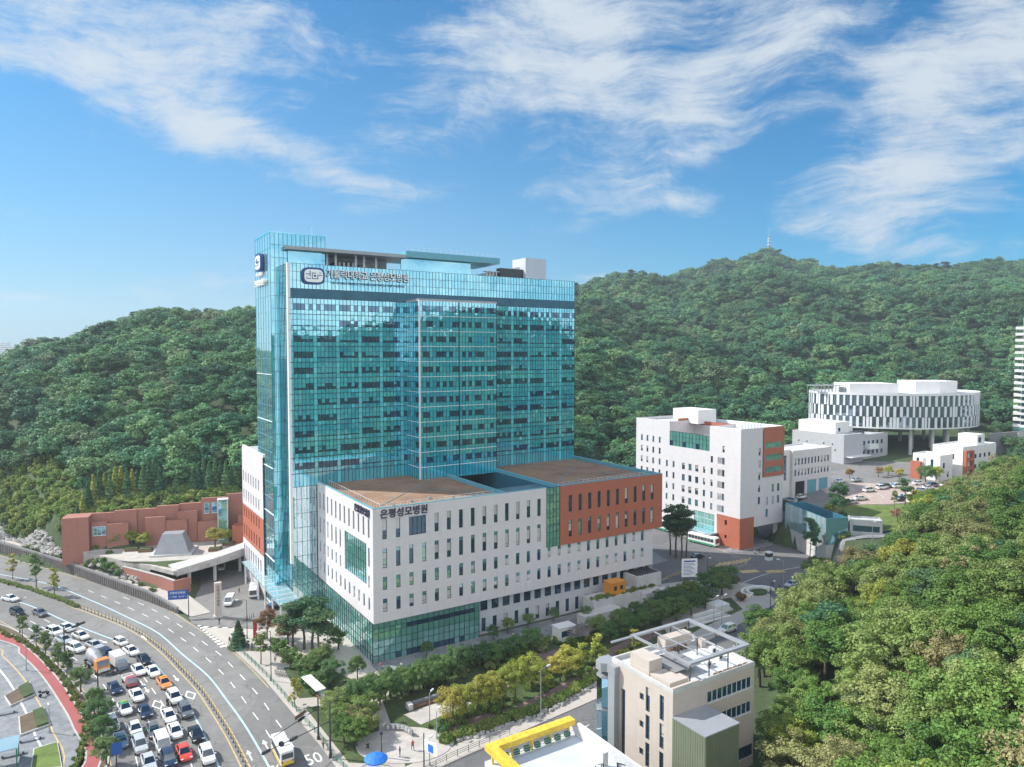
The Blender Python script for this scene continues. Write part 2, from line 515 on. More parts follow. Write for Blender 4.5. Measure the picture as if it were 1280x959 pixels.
# ------------------------------------------------------------------ terrain
TAB = {  # azimuth column (px): knots of (forward distance, height)
    -700: [(150, 0), (240, 4), (320, 12), (480, 18), (900, 6), (2500, 0)],
    -300: [(160, 0), (244, 0), (250, 4), (262, 10), (330, 26), (420, 30), (800, 12), (2500, 0)],
    0: [(150, 0), (217, 0), (221, 2.9), (229, 9), (240, 16), (290, 32), (350, 47), (420, 47), (700, 18), (2500, 0)],
    70: [(150, 0), (199, 0), (202, 3), (206.5, 4.6), (212, 12), (235, 20), (295, 38), (365, 56), (430, 57), (700, 26), (2500, 0)],
    130: [(150, 0), (184, 0), (187, 2.6), (191.5, 4.8), (199, 4.8), (207, 14), (235, 22), (300, 44), (380, 66), (450, 67), (700, 32), (2500, 0)],
    200: [(150, 0), (170, 0), (174, .8), (180, 1.4), (185, 4.7), (204, 4.7), (212, 15), (235, 22.5), (300, 46), (388, 71), (470, 73), (750, 46), (2500, 0)],
    250: [(150, 0), (200, 0), (208, 4.6), (215, 15), (235, 23), (300, 47), (390, 70), (480, 73), (800, 52), (2500, 0)],
    330: [(150, 0), (211, 0), (217, 4.6), (224, 15), (240, 23), (300, 47), (400, 72), (500, 78), (800, 66), (2500, 0)],
    460: [(150, 0), (235, 0.5), (255, 10), (310, 40), (420, 74), (600, 95), (900, 100), (2500, 0)],
    600: [(150, 0), (240, 0), (270, 7), (330, 30), (430, 62), (620, 98), (900, 118), (2500, 0)],
    717: [(150, 0), (250, 0), (285, 7), (330, 22), (430, 54), (600, 95), (810, 128), (1000, 110), (2500, 0)],
    790: [(150, 0), (260, 0), (300, 7), (340, 18), (450, 44), (640, 86), (880, 131), (1050, 128), (2500, 0)],
    860: [(150, 0), (265, 0), (310, 8), (360, 18), (480, 46), (700, 88), (950, 138), (1100, 172), (1400, 120), (2500, 0)],
    910: [(150, 0), (265, 1), (310, 8), (370, 18), (500, 46), (700, 88), (950, 148), (1100, 195), (1400, 120), (2500, 0)],
    955: [(105, 0), (240, 0), (290, 9), (330, 13), (480, 44), (700, 98), (900, 150), (1100, 213), (1400, 140), (2500, 0)],
    1000: [(98, 0), (120, 1.5), (150, .6), (190, 0), (206, 0.4), (216, 5), (240, 12), (300, 14), (360, 18), (480, 46), (720, 102), (900, 143), (1090, 191), (1400, 120), (2500, 0)],
    1045: [(92, 1), (115, 4), (150, 6), (180, 4), (205, 7.5), (240, 12.6), (310, 15), (380, 20), (520, 56), (720, 102), (1000, 168), (1400, 110), (2500, 0)],
    1100: [(85, 4), (120, 9), (150, 10), (190, 8.5), (208, 8.8), (240, 13), (320, 15), (400, 24), (520, 56), (740, 110), (980, 169), (1400, 110), (2500, 0)],
    1180: [(80, 8), (120, 13), (150, 14), (190, 13), (240, 13.5), (330, 15.5), (400, 25), (520, 56), (740, 112), (950, 168), (1400, 110), (2500, 0)],
    1280: [(75, 11), (110, 18), (150, 19.5), (190, 19), (235, 17), (300, 16), (360, 20), (420, 30), (540, 62), (740, 112), (950, 167), (1400, 110), (2500, 0)],
    1400: [(60, 12), (110, 23), (150, 26), (200, 27), (260, 24), (320, 22), (380, 28), (540, 64), (740, 112), (950, 160), (1400, 100), (2500, 0)],
    1700: [(50, 12), (90, 24), (150, 34), (220, 36), (300, 34), (380, 34), (540, 66), (740, 104), (950, 130), (1400, 70), (2500, 0)],
}
_cols = sorted(TAB)
_DG = np.concatenate([np.linspace(0, 330, 166), np.geomspace(334, 2600, 120)])
_HG = np.array([np.interp(_DG, [k[0] for k in TAB[c]], [k[1] for k in TAB[c]]) for c in _cols])
_HG[:, 0] = 0
_cols = np.array(_cols, float)


def _vn(x, y, s, seed):
    """smooth value noise"""
    x, y = np.asarray(x) / s, np.asarray(y) / s
    xi, yi = np.floor(x), np.floor(y)
    fx, fy = x - xi, y - yi
    fx, fy = fx * fx * (3 - 2 * fx), fy * fy * (3 - 2 * fy)
    def h(a, b):
        v = np.sin(a * 127.1 + b * 311.7 + seed * 74.7) * 43758.5453
        return v - np.floor(v)
    return (h(xi, yi) * (1 - fx) + h(xi + 1, yi) * fx) * (1 - fy) + (h(xi, yi + 1) * (1 - fx) + h(xi + 1, yi + 1) * fx) * fy


FLAT = []


def inside(poly, x, y):
    p = np.asarray(poly, float)
    c = np.zeros(np.shape(x), bool)
    j = len(p) - 1
    for i in range(len(p)):
        hit = ((p[i, 1] > y) != (p[j, 1] > y))
        with np.errstate(divide='ignore', invalid='ignore'):
            xi = (p[j, 0] - p[i, 0]) * (y - p[i, 1]) / (p[j, 1] - p[i, 1]) + p[i, 0]
        c ^= hit & (x < xi)
        j = i
    return c


def height(x, y):
    x, y = np.asarray(x, float), np.asarray(y, float)
    th = np.arctan2(x, y)
    thc = np.clip(th, math.atan(-1340 / 890), math.atan(1060 / 890))
    r = np.hypot(x, y)
    d = r * np.cos(thc)
    px = 640 + 890 * np.tan(thc)
    i = np.clip(np.searchsorted(_cols, px) - 1, 0, len(_cols) - 2)
    f = np.clip((px - _cols[i]) / (_cols[i + 1] - _cols[i]), 0, 1)
    f = f * f * (3 - 2 * f)
    def row(k):
        j = np.clip(np.searchsorted(_DG, d) - 1, 0, len(_DG) - 2)
        g = np.clip((d - _DG[j]) / (_DG[j + 1] - _DG[j]), 0, 1)
        return _HG[k, j] * (1 - g) + _HG[k, j + 1] * g
    z = row(i) * (1 - f) + row(i + 1) * f
    # fade the table out round the sides and behind the viewer, where a free-standing wooded ridge stands
    fade = np.clip((1.15 - np.abs(th)) / 0.30, 0, 1)
    z = z * fade * fade * (3 - 2 * fade)
    ridge = 78 * np.exp(-(((x - 400) / 150) ** 2 + ((y + 10) / 170) ** 2)) + 46 * np.exp(-(((x - 330) / 130) ** 2 + ((y + 260) / 170) ** 2)) + 40 * np.exp(-(((x - 140) / 150) ** 2 + ((y + 420) / 150) ** 2))
    z = np.maximum(z, ridge)
    for poly in FLAT:
        z = np.where(inside(poly, x, y), np.minimum(z, 0.0), z)
    rough = np.clip((z - 12) / 40, 0, 1) * np.clip((r - 220) / 200, 0, 1)
    z = z + rough * ((_vn(x, y, 120, 1) - 0.5) * 12 + (_vn(x, y, 45, 2) - 0.5) * 7)
    far = np.clip((z - 25) / 60, 0, 1) * np.clip((r - 380) / 160, 0, 1) * np.clip((1050 - r) / 250, 0.12, 1) * np.clip((x + 40) / 90, 0, 1)
    gully = np.abs(_vn(x + 0.35 * y, y * 0.42, 105, 5) - 0.5) * 2
    z = z + far * (gully * 44 - 20 + (_vn(x, y, 190, 7) - 0.5) * 30)
    return z


def H(x, y):
    return float(height(np.array([x]), np.array([y]))[0])


def make_ground():
    ang = np.concatenate([np.linspace(-70, 70, 421), np.linspace(70, 290, 111)[1:-1]])
    ang = np.radians(ang)
    rad = np.concatenate([[4, 20, 40, 55], np.linspace(65, 340, 130), np.geomspace(345, 6000, 90)])
    A, R = np.meshgrid(ang, rad)
    X, Y = R * np.sin(A), R * np.cos(A)
    Z = height(X, Y) - 0.12
    n, k = len(ang), len(rad)
    mb = MB()
    mb.v = list(map(tuple, np.stack([X.ravel(), Y.ravel(), Z.ravel()], 1)))
    for j in range(k - 1):
        for i in range(n):
            a, b = j * n + i, j * n + (i + 1) % n
            mb.f.append((a, b, b + n, a + n))
    mb.f.append(tuple(range(n)))
    mb.m = [0] * len(mb.f)
    mt = plain('hill_ground', (0.050, 0.080, 0.032), 0.95, 0, 0.4, 0.05, 0.3, fine=1.2)
    structure('ground', mb, mt, True)



# ------------------------------------------------------------------ roads
def pix(pts, z=0.0):
    return [G(a, b, z) for a, b in pts]


def resample(pts, n=None, step=None):
    P = np.array([(p[0], p[1]) for p in pts], float)
    # smooth with Catmull-Rom before resampling
    Q = []
    for i in range(len(P) - 1):
        p0, p1, p2, p3 = P[max(i - 1, 0)], P[i], P[i + 1], P[min(i + 2, len(P) - 1)]
        for t in np.linspace(0, 1, 12, endpoint=False):
            Q.append(0.5 * ((2 * p1) + (-p0 + p2) * t + (2 * p0 - 5 * p1 + 4 * p2 - p3) * t * t + (-p0 + 3 * p1 - 3 * p2 + p3) * t ** 3))
    Q.append(P[-1])
    Q = np.array(Q)
    s = np.concatenate([[0], np.cumsum(np.hypot(*np.diff(Q, axis=0).T))])
    if n is None:
        n = max(2, int(s[-1] / step) + 1)
    t = np.linspace(0, s[-1], n)
    return np.stack([np.interp(t, s, Q[:, 0]), np.interp(t, s, Q[:, 1])], 1)


def ribbon(mb, pts, w, z, mi=0):
    P = np.asarray(pts)
    T = np.gradient(P, axis=0)
    T /= np.maximum(np.hypot(T[:, 0], T[:, 1]), 1e-9)[:, None]
    N = np.stack([-T[:, 1], T[:, 0]], 1) * w / 2
    for i in range(len(P) - 1):
        a, b, c, d = P[i] - N[i], P[i + 1] - N[i + 1], P[i + 1] + N[i + 1], P[i] + N[i]
        mb.poly([(*a, z), (*b, z), (*c, z), (*d, z)], mi)


def dashes(mb, pts, w, z, on, off, mi=0, skip=0):
    P = resample(pts, step=0.5)
    k = int(skip * 2)
    while k + int(on * 2) < len(P):
        seg = P[k:k + int(on * 2) + 1]
        ribbon(mb, seg, w, z, mi)
        k += int((on + off) * 2)


HOSP = (-27.35, 138.44)
TH = math.radians(32.4)
UX, UY = math.cos(TH), math.sin(TH)


def UV(u, v, z=0.0):
    return Vector((HOSP[0] + u * UX - v * UY, HOSP[1] + u * UY + v * UX, z))


EDGE_R = [(-260, 252), (-190, 232)] + [tuple(p[:2]) for p in pix([(40, 705), (94, 720), (146, 734), (196, 752), (240, 779), (291, 812), (330, 849), (367, 893), (400, 932), (420, 959)])] + [(-21, 88), (-17, 60), (-15, 20)]
EDGE_L = [(-260, 205), (-160, 178)] + [tuple(p[:2]) for p in pix([(0, 781), (46, 810), (70, 830), (106, 872), (116, 893), (127, 922), (133, 959)])] + [(-58.5, 85), (-57, 60), (-56, 20)]
RED_R = [(-260, 199), (-160, 174)] + [tuple(p[:2]) for p in pix([(0, 789), (31, 808), (62, 837), (89, 872), (110, 911), (124, 959)])] + [(-60.5, 85), (-59.5, 60)]
RED_L = [(-260, 195), (-160, 170)] + [tuple(p[:2]) for p in pix([(0, 801), (25, 818), (52, 845), (77, 882), (91, 909), (104, 959)])] + [(-64.2, 85), (-63.4, 60)]
BLUE_U = pix([(-60, 708), (0, 718), (63, 731), (117, 752), (160, 772), (197, 791), (228, 818), (260, 845), (284, 876), (305, 905), (326, 940), (340, 966)])
BLUE_D = pix([(-40, 742), (20, 752), (52, 763), (83, 777), (124, 793), (155, 805), (187, 825), (218, 860), (239, 889), (251, 911), (264, 936), (273, 957), (279, 975)])
MEDIAN = pix([(92, 758), (115, 766), (162, 785), (199, 810), (230, 841), (251, 864), (268, 889), (286, 918), (305, 955), (312, 972)])
N = 90
eR, eL, rR, rL = (resample(p, N) for p in (EDGE_R, EDGE_L, RED_R, RED_L))


def band(mb, A, B, z, mi=0):
    for i in range(len(A) - 1):
        mb.poly([(*A[i], z), (*A[i + 1], z), (*B[i + 1], z), (*B[i], z)], mi)


def raised(mb, A, B, z0, z1, mi=0):
    """kerbed strip with a vertical face on both long sides"""
    band(mb, A, B, z1, mi)
    for P in (A, B):
        for i in range(len(P) - 1):
            mb.poly([(*P[i], z0), (*P[i + 1], z0), (*P[i + 1], z1), (*P[i], z1)], mi)


FLAT.append([(-79.5, 165.9), (-84.8, 169.9), (-91, 174.3), (-107, 185.1), (-131, 200.9), (-165, 220.9), (-190, 228), (-140, 185), (-90, 150)])
FLAT.append(list(map(tuple, eL)) + list(map(tuple, eR[::-1] + np.array([0.5, 1.0]))))
mb = MB()
band(mb, eL, eR, 0.0)
structure('road', mb, M['asphalt'])
# the side street past the park, up to the junction by the outpatient block
mb = MB()
ST_N = [UV(-17.5, -41.5), UV(-3, -38.2), UV(4, -37.2), UV(30, -34.4), UV(52, -30.2), UV(75, -25.4), UV(86, -22.8), UV(97, -20.5)]
ST_S = [UV(-17.5, -52), UV(-3, -48.5), UV(4, -47.5), UV(30, -44.5), UV(52, -40), UV(75, -35), UV(86, -33), UV(97, -31)]
sN, sS = resample(ST_N, 40), resample(ST_S, 40)
band(mb, sN, sS, 0.004)
YARD = [UV(77.5, 0), UV(92, 2), UV(120, 14), UV(126.5, 13), UV(144, 14), UV(144, 66), UV(78, 66)]
mb2 = MB()
mb2.poly([(p.x, p.y, -0.03) for p in YARD])
structure('clinic_yard', mb2, M['paving_grey'])
FLAT.append([tuple(p[:2]) for p in YARD])
JUNC = [UV(97, -20.5), UV(97, -31), UV(118, -30), UV(132, -22), UV(138, -15), UV(139.5, -7), UV(142, 0), UV(143.5, 8), UV(144, 14), UV(126, 14.5), UV(121, 17), UV(128, 60), UV(113, 62), UV(100, 20), UV(80, 18), UV(79, 6), UV(92, 3), UV(100, -2), UV(104, -10)]
mb.poly([(p.x, p.y, 0.0) for p in JUNC])
FLAT.append([tuple(p[:2]) for p in ST_S] + [tuple(p[:2]) for p in JUNC[1:17]] + [tuple(UV(104, 70)[:2]), tuple(UV(60, 40)[:2]), tuple(UV(0, 0)[:2])])
structure('side_street', mb, M['asphalt_dark'])

mk = MB()   # painted markings
for pts, w, c in ((BLUE_U, 0.32, 1), (BLUE_D, 0.32, 1)):
    ribbon(mk, resample(pts, step=2), w, 0.006, c)
med = resample(MEDIAN, step=1.5)
T = np.gradient(med, axis=0); T /= np.hypot(T[:, 0], T[:, 1])[:, None]
NM = np.stack([-T[:, 1], T[:, 0]], 1)
ribbon(mk, med + NM * 0.55, 0.22, 0.006, 2)
ribbon(mk, med - NM * 0.55, 0.22, 0.006, 2)
for k in range(0, 26):       # hatching where the planted median runs out
    p = med[0] + (med[1] - med[0]) * k * 0.0
LANE_A = pix([(110, 738), (144, 752), (168, 763), (195, 776), (217, 791), (235, 804), (251, 817), (267, 831), (284, 848), (299, 867), (314, 888), (331, 911), (347, 938), (358, 962)])
LANE_B = pix([(150, 745), (181, 757), (212, 774), (241, 793), (257, 805), (276, 819), (292, 835), (309, 853), (326, 873), (342, 896), (359, 920), (376, 950)])
dashes(mk, LANE_A, 0.17, 0.006, 3, 4.2, 0)
dashes(mk, LANE_B, 0.17, 0.006, 3, 4.2, 0, 1.5)
bd = resample(BLUE_D, 60)
# lanes of the queue, between the kerb and the blue line
LQ = [tuple(p[:2]) for p in pix([(0, 776), (40, 800), (75, 829), (108, 868), (119, 890), (131, 920), (139, 959), (141, 975)])]
lq = resample(LQ, 60)
QL = []
for fr in (0.0, 0.25, 0.5, 0.75):
    line = lq * (1 - fr) + bd * fr
    QL.append(line)
    if fr > 0:
        dashes(mk, [(*p, 0) for p in line[10:]], 0.16, 0.006, 3, 3.4, 0, fr * 4)
    else:
        ribbon(mk, line, 0.16, 0.006, 2)
ribbon(mk, resample([(p[0], p[1]) for p in eR[20:62]], step=2) + np.array([-0.5, -0.15]), 0.16, 0.006, 2)


def arrow(mb, c, d, L=3.4, z=0.007, mi=0):
    d = Vector((d[0], d[1], 0)).normalized()
    s = Vector((-d.y, d.x, 0))
    c = Vector((c[0], c[1], z))
    mb.poly([c - d * L / 2 - s * .11, c + d * L * .1 - s * .11, c + d * L * .1 + s * .11, c - d * L / 2 + s * .11], mi)
    mb.poly([c + d * L * .1 - s * .42, c + d * L / 2, c + d * L * .1 + s * .42], mi)


def diamond(mb, c, d, z=0.007, mi=0, a=2.2, b=0.95, w=0.72):
    d = Vector((d[0], d[1], 0)).normalized()
    s = Vector((-d.y, d.x, 0))
    c = Vector((c[0], c[1], z))
    o = [c + d * a, c + s * b, c - d * a, c - s * b]
    i = [c + d * a * w, c + s * b * w, c - d * a * w, c - s * b * w]
    for k in range(4):
        j = (k + 1) % 4
        mb.poly([o[k], o[j], i[j], i[k]], mi)


def road_dir(p, line):
    P = np.asarray(line)[:, :2]
    i = int(np.argmin(np.hypot(P[:, 0] - p[0], P[:, 1] - p[1])))
    i = min(max(i, 1), len(P) - 2)
    t = P[i + 1] - P[i - 1]
    return Vector((t[0], t[1], 0)).normalized()


for (a, b) in ((332, 931), (354, 925), (312, 944), (180, 797)):
    p = G(a, b)
    arrow(mk, p, -road_dir(p, resample(LANE_A, 60)))
for (a, b) in ((183, 862), (220, 848), (129, 802), (178, 855)):
    p = G(a, b)
    arrow(mk, p, road_dir(p, bd))
for (a, b) in ((197, 881), (238, 869)):
    p = G(a, b)
    diamond(mk, p, road_dir(p, bd))
# zebra crossing at the hospital drive, a second one on the street, yellow hatching by the junction
def zebra(mb, a, b, width, n, mi=0, z=0.007, duty=.5):
    a, b = Vector((a[0], a[1], z)), Vector((b[0], b[1], z))
    d = (b - a) / n
    s = Vector((-(b - a).y, (b - a).x, 0)).normalized() * width / 2
    for k in range(n):
        p, q = a + d * k, a + d * (k + duty)
        mb.poly([p - s, q - s, q + s, p + s], mi)
zebra(mk, G(262, 775), G(297, 806), 6.5, 11)
zebra(mk, UV(104, -21), UV(104, -31), 4.5, 8)
zebra(mk, UV(-17, -46), UV(-6, -44.5), 5, 9)
zebra(mk, UV(128, -14), UV(147, -8), 4, 12)
dashes(mk, [UV(-2, -43.3), UV(30, -39.5), UV(75, -30.5), UV(96, -26)], 0.16, 0.010, 3, 4, 0)
for k in range(9):
    c = UV(88 + k * 1.8, 8.5 + k * .4)
    ribbon(mk, [(c.x - 1.6, c.y - 2.2), (c.x + 1.6, c.y + 2.2)], 0.5, 0.012, 2)
for k in range(8):
    c = UV(109 + k * 1.6, 9 - k * .2)
    ribbon(mk, [(c.x - 1.6, c.y - 2.2), (c.x + 1.6, c.y + 2.2)], 0.5, 0.012, 2)
for (u, v) in ((118, -4), (134, -14), (112, 0)):
    c = UV(u, v)
    mk.poly([(c.x - 2.6, c.y - 1.8, .012), (c.x + 2.6, c.y - .6, .012), (c.x + 2.2, c.y + 1.6, .012), (c.x - 3, c.y + .6, .012)], 2)
ribbon(mk, resample([UV(100, -6), UV(116, -4), UV(136, -6)], step=2), 0.2, 0.012, 0)
ribbon(mk, resample([UV(104, 4), UV(118, 6), UV(121, 16), UV(124, 40)], step=2), 0.18, 0.012, 2)
structure('road_markings', mk, [M['paint_white'], M['paint_blue'], M['paint_yellow']])


def flat_text(body, loc, size, ext, mat, R=None, align='CENTER', name='lettering', parent=None, wx=1.0, fat=0.0):
    """lettering as a mesh"""
    cu = bpy.data.curves.new(name, 'FONT')
    cu.body = body
    cu.size = size
    cu.extrude = ext
    cu.align_x = align
    cu.offset = fat
    cu.align_y = 'CENTER'
    cu.resolution_u = 2
    tmp = bpy.data.objects.new(name, cu)
    COL.objects.link(tmp)
    dg = bpy.context.evaluated_depsgraph_get()
    me = bpy.data.meshes.new_from_object(tmp.evaluated_get(dg))
    bpy.data.objects.remove(tmp)
    bpy.data.curves.remove(cu)
    me.materials.clear()
    me.materials.append(mat)
    me.name = name
    o = link(name, me, parent)
    X = Matrix.Diagonal((wx, 1, 1, 1))
    o.matrix_basis = Matrix.Translation(loc) @ (R.to_4x4() if R is not None else Matrix.Identity(4)) @ X
    return o


for (body, a, b, s) in (('50', 392, 949, 2.6), ('50', 346, 962, 2.0)):
    p = G(a, b)
    d = road_dir(p, resample(LANE_B, 60))
    o = flat_text(body, (p.x, p.y, 0.012), s, 0.0, M['paint_white'], Matrix.Rotation(math.atan2(-d.y, -d.x) - math.pi / 2, 3, 'Z'), name='road_lettering')
    o.scale = (1, 1.7, 1)
    o['kind'] = 'structure'

# kerbs, cycle path, pavements
mb = MB()
raised(mb, rL, rR, -0.1, 0.10)
structure('cycle_path', mb, M['bike_red'])
mb = MB()
for P in (rR, rL):
    ribbon(mb, P, 0.3, 0.125)
ribbon(mb, eL, 0.3, 0.15)
structure('kerb', mb, M['kerb'])
mb = MB()
raised(mb, rR + np.array([0.0, 0.0]), eL, -0.1, 0.09)
structure('planting_strip', mb, M['soil'])
mb = MB()
far = rL + np.array([-60, -20])
raised(mb, far, rL, -0.1, 0.03)
structure('square', mb, M['paving_grey'])
ln = MB()
off1 = rL + np.array([-2.6, -1.2])
ribbon(ln, off1, 0.25, 0.045, 2)
ribbon(ln, rL + np.array([-5.0, -2.0]), 0.3, 0.045, 0)
structure('square_markings', ln, [M['paint_white'], M['paint_blue'], M['paint_yellow']])

# hospital forecourt and pavement along the road
mb = MB()
walkR = [tuple(p[:2]) for p in pix([(252, 785), (291, 812), (330, 849), (367, 893), (400, 932)])]
poly = [(x, y) for x, y in walkR] + [tuple(UV(-17.4, -41)[:2]), tuple(UV(-3, -38.2)[:2]), tuple(UV(30, -34.4)[:2]), tuple(UV(75, -25.4)[:2]), tuple(UV(97, -20.5)[:2]), tuple(UV(104, -10)[:2]), tuple(UV(100, -2)[:2]), tuple(UV(92, 3)[:2]), tuple(UV(79, 6)[:2]), tuple(UV(79, 0)[:2]),
        tuple(UV(0, 0.5)[:2]), tuple(UV(0, 30)[:2]), tuple(UV(-8, 33)[:2]), tuple(UV(-14, 30)[:2])]
mb.prism(poly, -0.12, 0.12)
structure('forecourt', mb, M['pavement'])
mb = MB()
drive = [tuple(UV(u, v)[:2]) for (u, v) in ((-13.5, 30), (-4, 33.5), (-5.5, 45), (-5.5, 62), (-8, 74), (-14, 90), (-24, 88), (-26, 76), (-27.5, 62), (-27, 52))] + [tuple(G(240, 780)[:2]), tuple(G(256, 783)[:2])]
mb.prism(drive, -0.1, 0.02)
structure('driveway', mb, M['asphalt'])
mb = MB()     # pavement rising beside the retaining wall
pw = [(-165, 223, 3.0), (-131, 203, 2.8), (-107, 187.5, 2.1), (-86, 172.5, 1.0), (-75, 163.6, 0.13)]
pb = [(-160, 229, 3.0), (-127, 208, 2.8), (-103, 192, 2.1), (-82, 177, 1.0), (-71.5, 166.5, 0.13)]
for i in range(len(pw) - 1):
    mb.poly([pw[i], pw[i + 1], pb[i + 1], pb[i]])
structure('pavement', mb, M['pavement'])
# park ground with its paths
mb = MB()
for pl in ([(-9, -35.5), (-4, -14), (4, -11), (30, -11), (58, -9), (75, -8), (90, -12), (86, -19), (68, -22), (35, -30), (17, -34.2), (2, -34)],
           [(-16.5, -10), (-10, -12), (-7, -20), (-12, -33), (-15.8, -30)],
           [(-15.5, 8), (-9, 6), (-6, -4), (-12, -8), (-16.5, -6)]):
    mb.prism([tuple(UV(u, v)[:2]) for u, v in pl], -0.1, 0.16)
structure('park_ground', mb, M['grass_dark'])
mb = MB()
for pl in ([(-7, -31), (-2, -33.2), (14, -32.6), (14, -29.4), (4, -27.5)],
           [(14.01, -32.6), (31, -29.6), (37, -24), (30, -26), (14.01, -29.4)],
           [(37.01, -24), (43, -19.7), (58, -16), (60, -19), (45, -23.2), (38.5, -27)],
           [(14, -20), (24, -17), (30, -13.5), (36, -14), (33, -19), (24, -21), (16, -23)]):
    mb.prism([tuple(UV(u, v)[:2]) for u, v in pl], -0.1, 0.18)
structure('park_path', mb, M['paving_purple'])
mb = MB()
c0 = G(505, 932)
mb.prism([(c0.x + 7.5 * math.cos(t), c0.y + 5.2 * math.sin(t)) for t in np.linspace(0, 2 * math.pi, 40, endpoint=False)], -0.1, 0.20)
mb.prism([tuple(UV(u, v)[:2]) for u, v in ((-2, -26), (10, -24), (14, -21.5), (12, -19.5), (-3, -21.5))], -0.1, 0.20)
mb.prism([tuple(UV(u, v)[:2]) for u, v in ((60, -20), (64, -14), (78, -11.5), (86, -14), (84, -18))], -0.1, 0.20)
structure('round_square', mb, M['paving'])
mb = MB()
mb.prism([tuple(UV(u, v)[:2]) for u, v in ((-1, -10.5), (60, -8.7), (60, 0.5), (-0.5, 0.5))], -0.1, 0.15)
structure('promenade', mb, M['paving_grey'])

# upper ground on the right: street, car park and lawn
def drape(mb, c, lift, mi=0, n=12):
    """four-cornered sheet laid over the terrain"""
    c = [Vector((p[0], p[1], 0)) for p in c]
    g = [[(c[0] * (1 - i / n) + c[1] * i / n) * (1 - j / n) + (c[3] * (1 - i / n) + c[2] * i / n) * j / n for i in range(n + 1)] for j in range(n + 1)]
    b = len(mb.v)
    for row in g:
        for p in row:
            mb.v.append((p.x, p.y, H(p.x, p.y) + lift))
    for j in range(n):
        for i in range(n):
            a = b + j * (n + 1) + i
            mb.f.append((a, a + 1, a + n + 2, a + n + 1))
            mb.m.append(mi)


mb = MB()
drape(mb, [(84, 233), (170, 226), (186, 300), (90, 318)], 0.0, 0, 24)
structure('upper_street', mb, M['asphalt'], True)
mb = MB()
drape(mb, [(107, 232), (160, 229), (166, 256), (112, 263)], 0.10, 0, 18)
M['car_park'] = plain('car_park_paving', (0.40, 0.315, 0.275), 0.85, 0, 0.14, 0.5, 0.1, fine=2)
structure('car_park', mb, M['car_park'], True)
mb = MB()
drape(mb, [(96, 209), (134, 203), (140, 229), (103, 232)], 0.12, 0, 18)
structure('lawn', mb, M['grass'], True)
mb = MB()
drape(mb, [(92.5, 203.5), (124, 198), (125, 202.5), (93.5, 208.3)], 0.14, 0, 10)
structure('lane', mb, M['paving_grey'], True)
mb = MB()
for k in range(11):
    x = 112 + k * 4.4
    for y0 in (238, 249, 256):
        drape(mb, [(x, y0), (x + .2, y0), (x + .6, y0 + 5), (x + .4, y0 + 5)], 0.16, 0, 2)
structure('bay_markings', mb, M['paint_white'])
make_ground()
# ------------------------------------------------------------------ the hospital
VX, VY, VZ = Vector((1, 0, 0)), Vector((0, 1, 0)), Vector((0, 0, 1))


def facade(mb, O, D, Nn, w, z0, z1, rects, depth=0.35, mi=0, mi_rev=None):
    """wall with real openings: outer sheet plus reveals; rects in wall coordinates (x0, x1, z0, z1)"""
    mi_rev = mi if mi_rev is None else mi_rev
    O = Vector(O)
    xs = sorted({0.0, float(w)} | {round(v, 3) for r in rects for v in r[:2]})
    zs = sorted({float(z0), float(z1)} | {round(v, 3) for r in rects for v in r[2:]})
    def P(x, z, d=0.0):
        return O + D * x - Nn * d + VZ * z
    R = [(round(a, 3), round(b, 3), round(c, 3), round(d, 3)) for a, b, c, d in rects]
    for j in range(len(zs) - 1):
        run = None
        for i in range(len(xs) - 1):
            cx, cz = (xs[i] + xs[i + 1]) / 2, (zs[j] + zs[j + 1]) / 2
            hole = any(r[0] < cx < r[1] and r[2] < cz < r[3] for r in R)
            if hole:
                if run is not None:
                    mb.poly([P(run, zs[j]), P(xs[i], zs[j]), P(xs[i], zs[j + 1]), P(run, zs[j + 1])], mi)
                    run = None
            elif run is None:
                run = xs[i]
        if run is not None:
            mb.poly([P(run, zs[j]), P(w, zs[j]), P(w, zs[j + 1]), P(run, zs[j + 1])], mi)
    for (a, b, c, d) in R:
        for (p, q) in (((a, c), (b, c)), ((b, c), (b, d)), ((b, d), (a, d)), ((a, d), (a, c))):
            mb.poly([P(*p), P(*q), P(*q, depth), P(*p, depth)], mi_rev)


_WC = {}


def frame_of(D, Nn):
    return Matrix((( D.x, -Nn.x, 0), (D.y, -Nn.y, 0), (0, 0, 1)))


